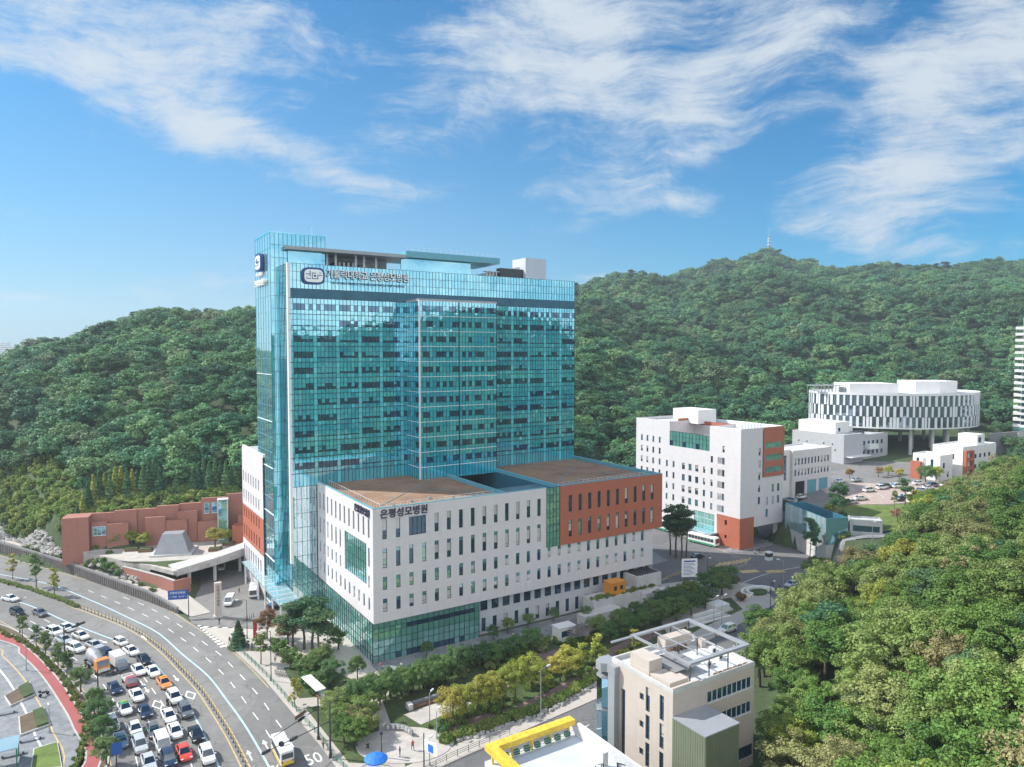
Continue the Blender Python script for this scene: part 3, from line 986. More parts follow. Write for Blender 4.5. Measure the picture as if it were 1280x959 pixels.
def window(parent, O, D, Nn, r, inset=0.18, fm='metal_dark', pm='gl_window', bars=1, head=0.0, name='window', fw=0.07, cols=1):
    """framed window: a frame mesh (with transoms / a spandrel head panel) carrying its pane as a sub-part"""
    x0, x1, z0, z1 = r
    w, h = round(x1 - x0, 2), round(z1 - z0, 2)
    key = (w, h, fm, bars, head, fw, cols)
    if key not in _WC:
        mb = MB()
        t = 0.07
        mb.box(0, -t, 0, w, t, fw)
        mb.box(0, -t, h - fw, w, t, h)
        mb.box(0, -t, fw, fw, t, h - fw)
        mb.box(w - fw, -t, fw, w, t, h - fw)
        for k in range(bars):
            z = fw + 0.55 + k * (h - head - 0.8) / max(bars, 1)
            mb.box(fw, -t, z, w - fw, t, z + 0.06)
        for k in range(1, cols):
            x = w * k / cols
            mb.box(x - .04, -t * .9, fw, x + .04, t * .9, h - fw)
        mb.box(-.04, -.2, -.09, w + .04, -t - .005, .0, 2)
        if head:
            mb.box(fw, -0.03, h - head, w - fw, 0.03, h - fw, 1)
        _WC[key] = mb.mesh(name, [M[fm], M['gl_blue'], M['metal_white']])
    half = random.choice((0, 0, 0, .35, .55, .7)) if pm in ('gl_window', 'gl_green') and h > 1.9 and w < 1.6 else 0
    pk = (w, h, pm, head, half)
    if pk not in _WC:
        mb = MB()
        hh = h - head - fw
        hm = hh * (1 - half)
        mb.poly([(0.02, .01, 0.02), (w - .02, .01 + random.uniform(-.015, .015), 0.02), (w - .02, .01, hm), (0.02, .01, hm)])
        if half:
            mb.poly([(0.02, .01, hm), (w - .02, .01, hm), (w - .02, .01, hh), (0.02, .01, hh)], 1)
        _WC[pk] = mb.mesh('pane', [M[pm], M['gl_blind']])
    R = frame_of(D, Nn)
    o = link(name, _WC[key], parent, Matrix.Translation(Vector(O) + D * x0 - Nn * inset + VZ * z0) @ R.to_4x4())
    link('pane', _WC[pk], o)
    return o


def curtain(name, parent, O, D, Nn, xs, zs, pick, mats, tilt=0.006, skip=None):
    """glass panes, each hung a hair out of true so reflections break from pane to pane"""
    O = Vector(O)
    mb = MB()
    for j in range(len(zs) - 1):
        for i in range(len(xs) - 1):
            if skip and skip(i, j):
                continue
            mi = pick(i, j)
            e = [random.uniform(-tilt, tilt) for _ in range(3)]
            o4 = (e[0], e[1], e[2], e[0] + e[2] - e[1])
            q = [(xs[i], zs[j]), (xs[i + 1], zs[j]), (xs[i + 1], zs[j + 1]), (xs[i], zs[j + 1])]
            o4 = (e[0], e[1], e[1] + e[2] - e[0], e[2])
            mb.poly([O + D * x + VZ * z + Nn * d for (x, z), d in zip(q, o4)], mi)
    return mb.build(name, mats, parent)


def mullions(name, parent, O, D, Nn, xs, zs, mat, wv=0.07, wh=0.07, d=0.08, heavy=None, hmat=None):
    O = Vector(O)
    mb = MB()
    R = Matrix.Translation(O) @ frame_of(D, Nn).to_4x4()
    for x in xs:
        mb.box(x - wv / 2, -d, zs[0], x + wv / 2, 0.03, zs[-1], 0, R)
    for k, z in enumerate(zs):
        hv = heavy and heavy(k)
        a = wh * (1.9 if hv else 1)
        mb.box(xs[0] - .02, -(d + (0.07 if hv else -0.012)), z - a / 2, xs[-1] + .02, 0.035, z + a / 2, 1 if hv else 0, R)
    return mb.build(name, [mat, hmat or mat], parent)


hosp = thing('hospital_building', 'large teal glass hospital tower rising from a white and terracotta podium, centre of the picture', 'hospital', (HOSP[0], HOSP[1], 0), TH)
FN, LN = -VY, -VX        # outward normals of the front and of the left faces
ROOF = 31.0

# ---- podium walls with their openings
ROWS = [(24.8, 28.7), (19.0, 22.9), (14.6, 17.2), (10.2, 12.8)]
HEAD = [0.0, 0.0, 0.9, 0.9]
front_w, red_w, left_w = [], [], []
for k in range(26):
    x = 2.0 + 2.86 * k
    for r, (a, b) in enumerate(ROWS):
        if r < 2 and x > 40.6:
            if x > 47 and x < 76:
                red_w.append((x - 45.4, x - 45.4 + 0.95, a, b, r))
            continue
        if r == 0 and k in (2, 3):
            if k == 2:
                front_w.append((x, x + 3.8, a, b - 0.1, 9))
            continue
        if x + .95 < 73.8:
            front_w.append((x, x + 0.95, a, b, r))
red_w.append((76.3 - 45.4 - .3, 76.3 - 45.4 + .65, *ROWS[0], 0)) if False else None
GLS = (41.7, 45.4, 17.3, ROOF)                       # tall glass strip between white and terracotta
low_w = []
for k in range(18):
    x = 25.2 + 2.86 * k
    low_w.append((x, x + 1.85, 5.3, 7.6, 7))
    if k < 13:
        low_w.append((x + .3, x + 1.35, 0.6, 3.6, 8))
mb = MB()
facade(mb, (0, 0, 0), VX, FN, 41.7, 8.1, ROOF, [w[:4] for w in front_w if w[0] < 41 and w[1] < 41.7])
facade(mb, (41.7, 0, 0), VX, FN, 32.9, 8.1, 17.3, [(w[0] - 41.7, w[1] - 41.7, w[2], w[3]) for w in front_w if w[0] >= 41.7])
mb.poly([(0, 0, 8.1), (74.6, 0, 8.1), (74.6, 2.0, 8.1), (0, 2.0, 8.1)])
mb.poly([(74.6, 0, 0), (74.6, 34, 0), (74.6, 34, 17.3), (74.6, 0, 17.3)])
mb.poly([(74.6, 0, ROOF), (74.6, 0, 17.3), (74.6, .3, 17.3), (74.6, .3, ROOF)])
front_w = [w for w in front_w if w[1] < 41.7 or w[0] >= 41.7]
BIGW = (3.6, 16.6, 14.9, 23.4)                       # big opening on the left face, measured from the front corner
for k in range(12):
    v = 1.8 + 2.86 * k
    for r, (a, b) in enumerate(ROWS):
        if r in (1, 2, 3) and BIGW[0] - 1 < v < BIGW[1] and not (r == 3):
            continue
        if v < 34:
            left_w.append((35.6 - v - .95, 35.6 - v, a, b, r))
big_l = (35.6 - BIGW[1], 35.6 - BIGW[0], BIGW[2], BIGW[3])
facade(mb, (0, 35.6, 0), -VY, LN, 35.6, 8.1, ROOF, [w[:4] for w in left_w] + [big_l], 0.45)
mb.poly([(0, 0, 8.1), (0.9, 0, 8.1), (0.9, 36, 8.1), (0, 36, 8.1)])
mb.build('wall', M['white_stone'], hosp)
mb = MB()
facade(mb, (45.4, -0.35, 0), VX, FN, 32.0, 17.3, ROOF + .05, [w[:4] for w in red_w])
mb.poly([(45.4, -.35, 17.3), (77.4, -.35, 17.3), (77.4, 1, 17.3), (45.4, 1, 17.3)])
mb.poly([(45.4, -.35, 17.3), (45.4, -.35, ROOF + .05), (45.4, .2, ROOF + .05), (45.4, .2, 17.3)])
mb.poly([(77.4, -.35, 17.3), (77.4, 34, 17.3), (77.4, 34, ROOF + .05), (77.4, -.35, ROOF + .05)])
mb.poly([(74.6, 0, 17.3), (77.4, 0, 17.3), (77.4, 34, 17.3), (74.6, 34, 17.3)])
mb.build('terracotta_wall', M['terracotta'], hosp)
mb = MB()
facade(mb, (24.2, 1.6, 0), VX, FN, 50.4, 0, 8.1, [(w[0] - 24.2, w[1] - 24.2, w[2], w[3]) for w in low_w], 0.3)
mb.poly([(24.2, .4, 0), (24.2, 1.6, 0), (24.2, 1.6, 8.1), (24.2, .4, 8.1)])
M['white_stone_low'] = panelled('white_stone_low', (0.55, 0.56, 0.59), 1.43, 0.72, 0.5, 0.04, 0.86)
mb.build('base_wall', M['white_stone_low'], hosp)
# windows: the hundred largest as parts, the rest as one mass
jobs = []
for w in front_w:
    jobs.append((w, Vector((0, 0, 0)), VX, FN))
for w in red_w:
    jobs.append((w, Vector((45.4, -.35, 0)), VX, FN))
for w in left_w:
    jobs.append((w, Vector((0, 35.6, 0)), -VY, LN))
for w in low_w:
    jobs.append(((w[0], w[1], w[2], w[3], w[4]), Vector((0, 1.6, 0)), VX, FN))
def wsize(j):
    (x0, x1, z0, z1, r), O, D, Nn = j
    p = O + D * x0
    q = UV(p.x, p.y)
    return (x1 - x0) * (z1 - z0) / (q.x ** 2 + q.y ** 2) * (1 if Nn == FN else .45)
jobs.sort(key=wsize, reverse=True)
rest = MB()
for n, (w, O, D, Nn) in enumerate(jobs):
    x0, x1, z0, z1, r = w
    pm = random.choice(['gl_window', 'gl_window', 'gl_blind', 'gl_green']) if r in (1, 2, 3) else 'gl_window'
    if n < 98:
        window(hosp, O, D, Nn, (x0, x1, z0, z1), 0.22, 'mullion_dark', pm, 1 if r != 9 else 0, 0.85 if r in (2, 3, 1) else 0.0, cols=1 if r != 9 else 4)
    else:
        b = O - Nn * 0.22
        rest.poly([b + D * x0 + VZ * z0, b + D * x1 + VZ * z0, b + D * x1 + VZ * z1, b + D * x0 + VZ * z1], 0 if pm == 'gl_window' else 1)
        f = b + Nn * .05
        rest.poly([f + D * x0 + VZ * (z0 + .5), f + D * x1 + VZ * (z0 + .5), f + D * x1 + VZ * (z0 + .6), f + D * x0 + VZ * (z0 + .6)], 2)
        if r in (1, 2, 3):
            rest.poly([f + D * x0 + VZ * (z1 - .85), f + D * x1 + VZ * (z1 - .85), f + D * x1 + VZ * z1, f + D * x0 + VZ * z1], 3)
rw = rest.build('window', [M['gl_window'], M['gl_blind'], M['mullion_dark'], M['gl_blue']], hosp)
rw['kind'] = 'stuff'
# podium glass
def lin(a, b, n):
    return [a + (b - a) * k / n for k in range(n + 1)]
def glazed(name, O, D, Nn, w, zs, nx, mats, pick, mm, heavy=None, hm=None, wv=.07, skip=None):
    xs = lin(0, w, nx)
    g_ = curtain(name, hosp, O, D, Nn, xs, zs, pick, mats, skip=skip)
    mullions('mullion_grid', g_, O, D, Nn, xs, zs, mm, wv=wv, heavy=heavy, hmat=hm)
    return g_
glazed('glass_strip', (41.7, -.02, 0), VX, FN, 3.68, lin(17.3, ROOF - .05, 8), 4, [M['gl_green'], M['gl_tower_light']], lambda i, j: 0, M['mullion_dark'])
glazed('picture_window', (0.30, 35.6 - big_l[0], 0), -VY, LN, big_l[1] - big_l[0], lin(big_l[2], big_l[3], 4), 10, [M['gl_green']], lambda i, j: 0, M['mullion_dark'])
glazed('base_glass', (-.1, .35, 0), VX, FN, 24.3, [0, 1.4, 3.0, 4.4, 6.0, 6.9, 8.08], 20, [M['gl_green'], M['gl_window']], lambda i, j: 1 if (j == 4 and 5 < i < 19) or (j == 0 and 3 < i < 17 and i % 5) else 0, M['mullion_dark'])
glazed('base_glass', (-.1, 36, 0), -VY, LN, 35.6, [0, 1.6, 3.2, 4.8, 6.4, 8.08], 26, [M['gl_green'], M['gl_side']], lambda i, j: 0 if (i * 3 + j) % 4 else 1, M['mullion_dark'])

# ---- podium roof
mb = MB()
RZ = ROOF - 0.75
def slab(x0, y0, x1, y1, z, mi):
    mb.poly([(x0, y0, z), (x1, y0, z), (x1, y1, z), (x0, y1, z)], mi)
slab(1.0, 1.0, 30.6, 36, RZ, 0)
slab(45.9, 1.0, 76.4, 36, RZ, 0)
for (x0, x1) in ((.55, 30.6), (45.9, 76.8)):
    mb.box(x0, .55, RZ - .3, x1, 2.4, RZ + .06, 1)            # service strip along the edge
slab(31, .4, 45.5, 30, 25.4, 1)
mb.build('roof', [M['roof_brown'], M['roof_grey']], hosp)
mb = MB()
for (x0, x1) in ((4, 29), (48.5, 75)):
    mb.prism([(x0, 6.0), (x0 + .5, 6.0), (x1, 30.0), (x1 - .5, 30.0)], RZ + .02, RZ + .10)
    mb.prism([(x0 + 9, 33), (x0 + 9.4, 33), (x1 - 2, 5), (x1 - 2.4, 5)], RZ + .015, RZ + .07)
    for k in range(5):
        mb.box(x0 + 2 + k * 4.6, 4.2 + (k * 7) % 3, RZ, x0 + 2.5 + k * 4.6, 4.7 + (k * 7) % 3, RZ + .5)
mb.build('roof_seams', M['concrete_dark'], hosp)
mb = MB()
for (x0, y0, x1, y1) in ((0.003, 0.003, 41.7, .5), (0.003, .5, .5, 35.6), (30.6, .5, 31.1, 28), (45.4, .5, 45.9, 31), (76.8, .05, 77.3, 36), (45.4, .05, 76.8, .5)):
    mb.box(x0, y0, RZ - .5, x1, y1, ROOF + .12)
mb.build('parapet', M['metal_teal'], hosp)
mb = MB()
mb.box(31.1, .5, 24.0, 31.16, 28.4, RZ, 0)
mb.box(45.3, .5, 24.0, 45.38, 36, RZ, 0)
mb.build('light_well', M['gl_blue'], hosp)
mb = MB()
for (x0, x1) in ((2.6, 29.5), (47, 76)):
    for y in (2.8,):
        for k in range(int((x1 - x0) / 1.5)):
            x = x0 + k * 1.5
            mb.tube((x, y, RZ), (x, y, RZ + 1.0), .03, n=5)
        for z in (.55, 1.0):
            mb.tube((x0, y, RZ + z), (x1, y, RZ + z), .03, n=5)
for k in range(22):
    y = 3 + k * 1.5
    mb.tube((2.6, y, RZ), (2.6, y, RZ + 1.0), .03, n=5)
mb.tube((2.6, 2.8, RZ + 1), (2.6, 35, RZ + 1), .03, n=5)
mb.build('roof_railing', M['metal_white'], hosp)

# ---- tower
T0, T1, TV, TT = -6.0, 77.0, 36.0, 82.5
NCOL = 90
cw = (T1 - T0) / NCOL
xs = [T0 + cw * k for k in range(NCOL + 1)]
FL0, FH = 33.25, 3.75
fl = [FL0 + FH * k for k in range(12)]                     # floor lines; the last is at 74.5
zs = [30.0]
rowkind = []
zs_all = [ROOF - 0.9]
kinds = []
for z in fl[:-1]:
    zs_all += [z, z + 1.0, z + 2.45]
    kinds += ['top', 'sp', 'vis']
kinds = kinds
zs_all += [fl[-1]]
kinds = []
for j in range(len(zs_all) - 1):
    kinds.append(('base', )[0] if j == 0 else ('sp', 'vis', 'top')[(j - 1) % 3])
PIL = 6
BAY0, BAY1, BV = 23.5, 45.6, 28.5
def isbay(i):
    return BAY0 - .2 < T0 + cw * (i + .5) < BAY1 + .2
def wingroup(i, j):
    """vision-row panes between the pilaster strips"""
    return kinds[j] == 'vis' and i % PIL != 0 and not isbay(i)
def pick_tower(i, j):
    if i % PIL == 0:
        return 1
    return 0 if kinds[j] != 'sp' or random.random() > .15 else 1
cw_ = curtain('curtain_wall', hosp, (0, TV, 0), VX, FN, xs, zs_all, pick_tower, [M['gl_tower'], M['gl_tower_light']], skip=lambda i, j: wingroup(i, j) or isbay(i), tilt=.005)
mullions('mullion_grid', cw_, (0, TV, 0), VX, FN, xs, zs_all, M['mullion'], .09, .07, .07, heavy=lambda k: (k - 1) % 3 == 0)
# ribbon windows, one per module and storey
cand = []
for j, kd in enumerate(kinds):
    if kd != 'vis':
        continue
    i = 0
    while i < NCOL:
        g0 = i + (1 if i % PIL == 0 else 0)
        g1 = min((i // PIL + 1) * PIL, NCOL)
        cells = [k for k in range(g0, g1) if not isbay(k)]
        if cells:
            cand.append((cells[0], cells[-1] + 1, j))
        i = g1
cand.sort(key=lambda c: -c[2] * .3 + c[0] * .02)
rr = random.Random(3)
stuff = MB()
for n, (a, b, j) in enumerate(cand):
    mb = MB() if n < 97 else stuff
    pat = rr.random()
    for i in range(a, b):
        z0, z1 = zs_all[j], zs_all[j + 1]
        lv = rr.random()
        if pat < .45:
            cut = 1.0 if lv < .85 else 0.5
        elif pat < .8:
            cut = .35 if lv < .7 else 1.0
        else:
            cut = .15
        if zs_all[j] > 70.5:
            cut = 1.0 if i % 4 else 0.0
        zm = z0 + (z1 - z0) * cut
        y = TV + .02
        e = rr.uniform(-.004, .004)
        if cut > 0:
            mb.poly([(xs[i], y + e, z0), (xs[i + 1], y, z0), (xs[i + 1], y - e, zm), (xs[i], y, zm)], 0)
        if cut < 1:
            mb.poly([(xs[i], y, zm), (xs[i + 1], y + e, zm), (xs[i + 1], y, z1), (xs[i], y - e, z1)], 1)
    if n < 97:
        mb.build('ribbon_window', [M['gl_window'], M['gl_tower']], hosp)
o = stuff.build('ribbon_window', [M['gl_window'], M['gl_tower']], hosp)
o['kind'] = 'stuff'
# louvred plant storey and glass parapet
mb = MB()
for k in range(10):
    z = 74.55 + k * .21
    mb.box(T0 + .05, TV - .02, z, T1, TV + .12, z + .15)
for k in range(0, NCOL + 1, 6):
    mb.box(xs[k] - .06, TV - .06, 74.5, xs[k] + .06, TV + .1, 76.7)
mb.box(T0 + .05, TV + .13, 74.5, T1, TV + .3, 76.7)
mb.build('louvre_band', M['louvre'], hosp)
zp = [76.7, 78.6, 80.6, TT]
pw_ = curtain('glass_parapet', hosp, (0, TV, 0), VX, FN, xs, zp, lambda i, j: 0, [M['gl_tower'], M['gl_tower_light']], tilt=.003)
mullions('mullion_grid', pw_, (0, TV, 0), VX, FN, xs, zp, M['mullion'], .085, .07, .07)
mb = MB()
mb.box(T0 - .3, TV - .12, 12, T0 + .35, TV + .9, TT + .1)
mb.build('corner_pilaster', M['metal_white'], hosp)
# other faces of the tower
TB = 60.0
zside = [0.1] + [3.8 * k for k in range(1, 22)] + [TT]
def side_glass(name, O, D, Nn, w, zs_, nx, pick, mats, mm, hv=None, tilt=.006):
    xs_ = lin(0, w, nx)
    g_ = curtain(name, hosp, O, D, Nn, xs_, zs_, pick, mats, tilt)
    mullions('mullion_grid', g_, O, D, Nn, xs_, zs_, mm, .07, .07, .07, heavy=hv, hmat=M['metal_white'])
    return g_
side_glass('left_glass', (T0, TV + 8, 0), -VY, LN, 8, zside, 6, lambda i, j: 0, [M['gl_side']], M['mullion'])
# lower left part of the front, in front of the drive (left of the podium)
zlow = [0.1, 3.4, 6.8, 10.2, 13.6, 17, 20.4, 23.8, 27.2, ROOF - .9]
side_glass('lobby_glass', (T0, TV, 0), VX, FN, 6.0, zlow, 5, lambda i, j: 0, [M['gl_side']], M['mullion'])
mb = MB()
mb.poly([(T1, TV, 0), (T1, TB, 0), (T1, TB, TT), (T1, TV, TT)])
mb.poly([(T1, TB, 0), (T0, TB, 0), (T0, TB, TT), (T1, TB, TT)])
mb.poly([(0, TV + 8, 0), (T0, TV + 8, 0), (T0, TB, 0), (0, TB, 0)])
mb.build('rear_wall', M['gl_tower'], hosp)
mb = MB()
mb.poly([(T0 + .2, TV + .3, TT - 2), (T1 - .2, TV + .3, TT - 2), (T1 - .2, TB, TT - 2), (T0 + .2, TB, TT - 2)])
mb.build('tower_roof', M['roof_grey'], hosp)
# the projecting bay
bx = lin(BAY0, BAY1, 24)
bz = [ROOF - .9, 33.25] + [33.25 + 3.75 * k + d for k in range(0, 11) for d in (1.1, 2.5, 3.75)]
bz = bz[:]
bk = ['base'] + ['sp', 'vis', 'top'] * 11
bay = curtain('bay_glass', hosp, (0, BV, 0), VX, FN, bx, bz, lambda i, j: 1 if bk[j] == 'vis' and i % 4 and rr.random() < .6 else 0, [M['gl_tower'], M['gl_window']], tilt=.004)
mullions('mullion_grid', bay, (0, BV, 0), VX, FN, bx, bz, M['mullion_dark'], .08, .06, .07, heavy=lambda k: (k - 1) % 3 == 0, hmat=M['metal_white'])
b2 = curtain('bay_side_glass', hosp, (BAY0, TV, 0), -VY, LN, lin(0, TV - BV, 7), bz, lambda i, j: 1 if bk[j] == 'vis' and i > 4 else 0, [M['gl_tower'], M['gl_window']], tilt=.004)
mullions('mullion_grid', b2, (BAY0, TV, 0), -VY, LN, lin(0, TV - BV, 7), bz, M['mullion'], .07, .06, .07, heavy=lambda k: (k - 1) % 3 == 0, hmat=M['metal_white'])
mb = MB()
mb.poly([(BAY1, BV, 25), (BAY1, TV, 25), (BAY1, TV, 74.5), (BAY1, BV, 74.5)])
mb.build('bay_side_wall', M['gl_tower'], hosp)
mb = MB()
mb.box(BAY0 - .1, BV - .1, 74.5, BAY1 + .1, TV - .07, 75.0)
mb.build('bay_roof', M['metal_grey'], hosp)
mb = MB()
mb.box(BAY0 - .15, BV - .2, ROOF - .7, BAY0 + .2, BV + .1, 74.48)
mb.box((BAY0 + BAY1) / 2 - .12, BV - .16, ROOF - .7, (BAY0 + BAY1) / 2 + .12, BV, 74.48, 1)
mb.build('bay_pilaster', [M['metal_white'], M['mullion_dark']], hosp)

# ---- the tall slab at the left end
S0, S1, SV, SB, ST_ = -8.6, 4.6, 42.0, 57.0, 90.3
zsl = lin(0.1, ST_, 30)
xsl = lin(S0, S1, 13)
sg = curtain('slab_glass', hosp, (0, SV, 0), VX, FN, xsl, zsl, lambda i, j: 0 if rr.random() < .85 else 1, [M['gl_tower'], M['gl_tower_light']], tilt=.004, skip=lambda i, j: i >= 3 and j < 22)
mullions('mullion_grid', sg, (0, SV, 0), VX, FN, xsl, zsl, M['mullion'], .075, .07, .07)
zsl2 = lin(0.1, ST_, 24)
side_glass('slab_side_glass', (S0, SB, 0), -VY, LN, SB - SV, zsl2, 6, lambda i, j: 0, [M['gl_side']], M['metal_teal'], lambda k: k % 3 == 0 and k < 16, .004)
mb = MB()
mb.poly([(S1, SV, 70), (S1, SB, 70), (S1, SB, ST_), (S1, SV, ST_)])
mb.poly([(S0, SB, 0), (S1, SB, 0), (S1, SB, ST_), (S0, SB, ST_)])
mb.poly([(S0, SV, ST_ - .3), (S1, SV, ST_ - .3), (S1, SB, ST_ - .3), (S0, SB, ST_ - .3)])
mb.box(S0 - .1, SV - .12, ST_ - .25, S1 + .1, SV + .15, ST_ + .1)
mb.box(S0 - .1, SV + .16, ST_ - .25, S0 + .15, SB, ST_ + .1)
mb.tube((2.6, 46, ST_), (2.6, 46, ST_ + 2.6), .08, n=6)
mb.build('slab_rear_wall', M['gl_tower'], hosp)

# ---- rooftop: floating canopy plates, plant room, penthouse
mb = MB()
mb.box(-5.4, 39.6, 86.2, 25.6, 54, 87.0)
mb.build('roof_canopy', M['metal_grey'], hosp)
mb = MB()
mb.box(25.0, 39.4, 86.4, 53.4, 54, 88.0)
mb.build('roof_canopy', M['metal_teal'], hosp)
mb = MB()
mb.box(-4.6, 41.4, TT - 2, 3.6, 41.7, 86.2)
mb.build('plant_screen', M['gl_tower'], hosp)
mb = MB()
mb.box(24.4, 41.2, TT - 2, 45, 41.6, 86.4)
mb.build('plant_screen', M['gl_tower'], hosp)
mb = MB()
for x in (5.2, 7.4, 12.6, 14.8, 18.0):
    mb.box(x, 43, TT - 2, x + .5, 43.5, 86.2)
mb.box(4.6, 50, TT - 2, 24, 50.3, 86.1)
mb.box(8.2, 45, TT - 2, 13, 49, TT + 2.2, 1)
mb.box(14.2, 44, TT - 2, 19, 47, TT + 1.7, 2)
mb.box(18.0, 45.0, TT - 2, 23.4, 49, TT + .9)
for k in range(4):
    mb.tube((9 + k * 1.2, 44.4, TT - 2), (9 + k * 1.2, 44.4, TT + 2.0), .28, n=8, mi=0)
mb.build('plant_room', [M['white_wall'], M['metal_dark'], M['concrete_dark']], hosp)
mb = MB()
for k in range(18):
    x = 25.5 + k * 1.62
    mb.tube((x, 39.9, 88), (x, 39.9, 89.1), .03, n=5)
mb.tube((25.5, 39.9, 89.1), (53.2, 39.9, 89.1), .03, n=5)
mb.tube((25.5, 39.9, 88.6), (53.2, 39.9, 88.6), .025, n=5)
mb.build('roof_railing', M['metal_white'], hosp)
mb = MB()
mb.box(62.4, 40, TT - 2, 69.6, 47, 88.9)
mb.build('penthouse', panelled('penthouse_cladding', (0.50, 0.53, 0.60), 1.8, 6, 0.5, 0.03, 0.8), hosp)
mb = MB()
mb.prism([(52, 43.5), (62.3, 43.5), (62.3, 50), (52, 50)], TT - 2, [84.4, 86.6, 86.6, 84.4], 0)
mb.box(54.6, 41.2, TT - 2, 62.3, 43.3, 85.6, 1)
for k in range(6):
    mb.box(50.4 + k * 1.05, 41.6, TT - 2, 50.6 + k * 1.05, 41.9, TT + 1.9, 0)
mb.box(50.2, 41.5, TT + 1.9, 56.6, 43.4, TT + 2.1, 0)
mb.build('cooling_plant', [M['white_wall'], M['metal_dark']], hosp)

# ---- entrance canopy and rear wing
mb = MB()
mb.box(-11.2, 27.5, 5.4, -6.3, 66.5, 5.75)
for k in range(13):
    mb.box(-11.0, 28 + k * 3.1, 5.76, -6.4, 28.12 + k * 3.1, 5.84, 1)
mb.build('entrance_canopy', [M['gl_canopy'], M['metal_white']], hosp)
for k in range(6):
    mb = MB()
    mb.tube((-10.6, 29 + k * 7.2, 0), (-10.6, 29 + k * 7.2, 5.4), .22, n=10)
    mb.build('canopy_column', M['metal_white'], hosp)
mb = MB()
for k in range(4):
    mb.poly([(-8.4 + .45 * k, SV - 1 - k * .1, 5.85 + k * 4.4), (-8.4 + .45 * k, SB + 8 - 3 * k, 5.85 + k * 4.4), (-7.95 + .45 * k, SB + 6 - 3 * k, 10.2 + k * 4.4), (-7.95 + .45 * k, SV - 1 - k * .1, 10.2 + k * 4.4)], 0)
mb.build('entrance_glass_screen', [M['gl_side']], hosp)
ww = []
for k in range(7):
    for (a, b) in ((26.4, 29.2), (21.4, 24.2), (16.6, 19.2), (11.4, 14.4)):
        ww.append((1.3 + k * 2.9, 2.35 + k * 2.9, a, b))
for k in range(8):
    ww.append((.9 + k * 2.7, 2.3 + k * 2.7, 4.0, 8.8))
mb = MB()
facade(mb, (-9, 75, 0), -VY, LN, 24, 19.9, 35.5, [w for w in ww if w[2] > 20], .35, 0)
facade(mb, (-9, 75, 0), -VY, LN, 24, 0, 10.4, [w for w in ww if w[2] < 10], .35, 0)
mb.poly([(-9, 75, 35.5), (-9, 51, 35.5), (5, 51, 35.5), (5, 75, 35.5)], 1)
mb.poly([(-9, 75, 0), (10, 75, 0), (10, 75, 35.5), (-9, 75, 35.5)], 0)
mb.box(-8.9, 51, 35.5, -8.4, 74.9, 36.2)
mb.box(-3, 58, 35.5, 3, 66, 37.6)
mb.build('rear_wing_wall', [M['white_stone'], M['roof_grey']], hosp)
mb = MB()
facade(mb, (-9.0, 75, 0), -VY, LN, 24, 10.4, 19.9, [w for w in ww if 10.4 < w[2] < 19], .35, 0)
mb.build('rear_wing_terracotta', M['terracotta'], hosp)
mb = MB()
for (a, b, c, d) in ww:
    mb.poly([(-8.75, 75 - a, c), (-8.75, 75 - b, c), (-8.75, 75 - b, d), (-8.75, 75 - a, d)])
mb.build('rear_wing_glazing', M['gl_window'], hosp)


# ---- signs
def wall_rot(D, Nn):
    """text plane: local x along D, local y up, local z out of the wall"""
    return Matrix(((D.x, 0, Nn.x), (D.y, 0, Nn.y), (0, 1, Nn.z)))
RF, RL = wall_rot(VX, FN), wall_rot(-VY, LN)
def sign_emblem(O, R, s):
    mb = MB()
    def octo(w, h, d0, d1, mi):
        t = np.linspace(0, 2 * math.pi, 24, endpoint=False)
        pts = [(w * np.sign(math.cos(a)) * abs(math.cos(a)) ** .45, h * np.sign(math.sin(a)) * abs(math.sin(a)) ** .6) for a in t]
        b = len(mb.v)
        mb.prism([(p[0], p[1]) for p in pts], d0, d1, mi)
    octo(2.65 * s, 1.95 * s, 0, .7 * s, 0)
    octo(2.2 * s, 1.5 * s, .705 * s, .76 * s, 1)
    def bar(x0, y0, x1, y1):
        mb.box(x0 * s, y0 * s, .77 * s, x1 * s, y1 * s, .83 * s, 0)
    for b in ((-.95, -.2, -.78, 1.15), (-1.9, .28, -.95, .42), (-.45, .55, .55, .7), (-.45, -.75, -.3, .55), (-.3, -.75, 1.0, -.6), (.85, -.6, 1.0, .25), (1.0, .1, 1.95, .25), (-1.7, -.75, -.7, -.62), (-1.7, -.35, -1.58, -.62), (.0, -.2, .5, .2), (1.3, .65, 1.8, .78)):
        bar(*b)
    o = mb.build('sign_emblem', [M['navy'], M['sign_letter']], hosp)
    o.matrix_basis = Matrix.Translation(O) @ R.to_4x4()
    return o
sign_emblem((-.35, TV - .1, 79.75), RF, 1.0)
flat_text('가톨릭대학교 은평성모병원', (13.4, TV - .5, 80.35), 2.35, .10, M['sign_letter'], RF, name='sign_lettering', parent=hosp, wx=0.80, fat=.012)
flat_text('가톨릭대학교 은평성모병원', (13.52, TV - .22, 80.25), 2.35, .10, M['navy'], RF, name='sign_lettering', parent=hosp, wx=0.80, fat=.05)
flat_text('THE CATHOLIC UNIVERSITY OF KOREA EUNPYEONG ST. MARY\'S HOSPITAL', (13.4, TV - .35, 78.35), .72, .06, M['navy'], RF, name='sign_lettering', parent=hosp, wx=0.78)
sign_emblem((S0 - .12, 50.6, 83.8), RL, 1.1)
flat_text('가톨릭대학교', (S0 - .5, 51.0, 80.9), 1.05, .25, M['sign_letter'], RL, name='sign_lettering', parent=hosp)
flat_text('은평성모병원', (S0 - .5, 50.2, 78.7), 1.7, .3, M['sign_letter'], RL, name='sign_lettering', parent=hosp)
flat_text('은평성모병원', (6.7, -.12, 29.75), 2.0, .12, M['letter_dark'], RF, name='sign_lettering', parent=hosp, wx=.95, fat=.02)
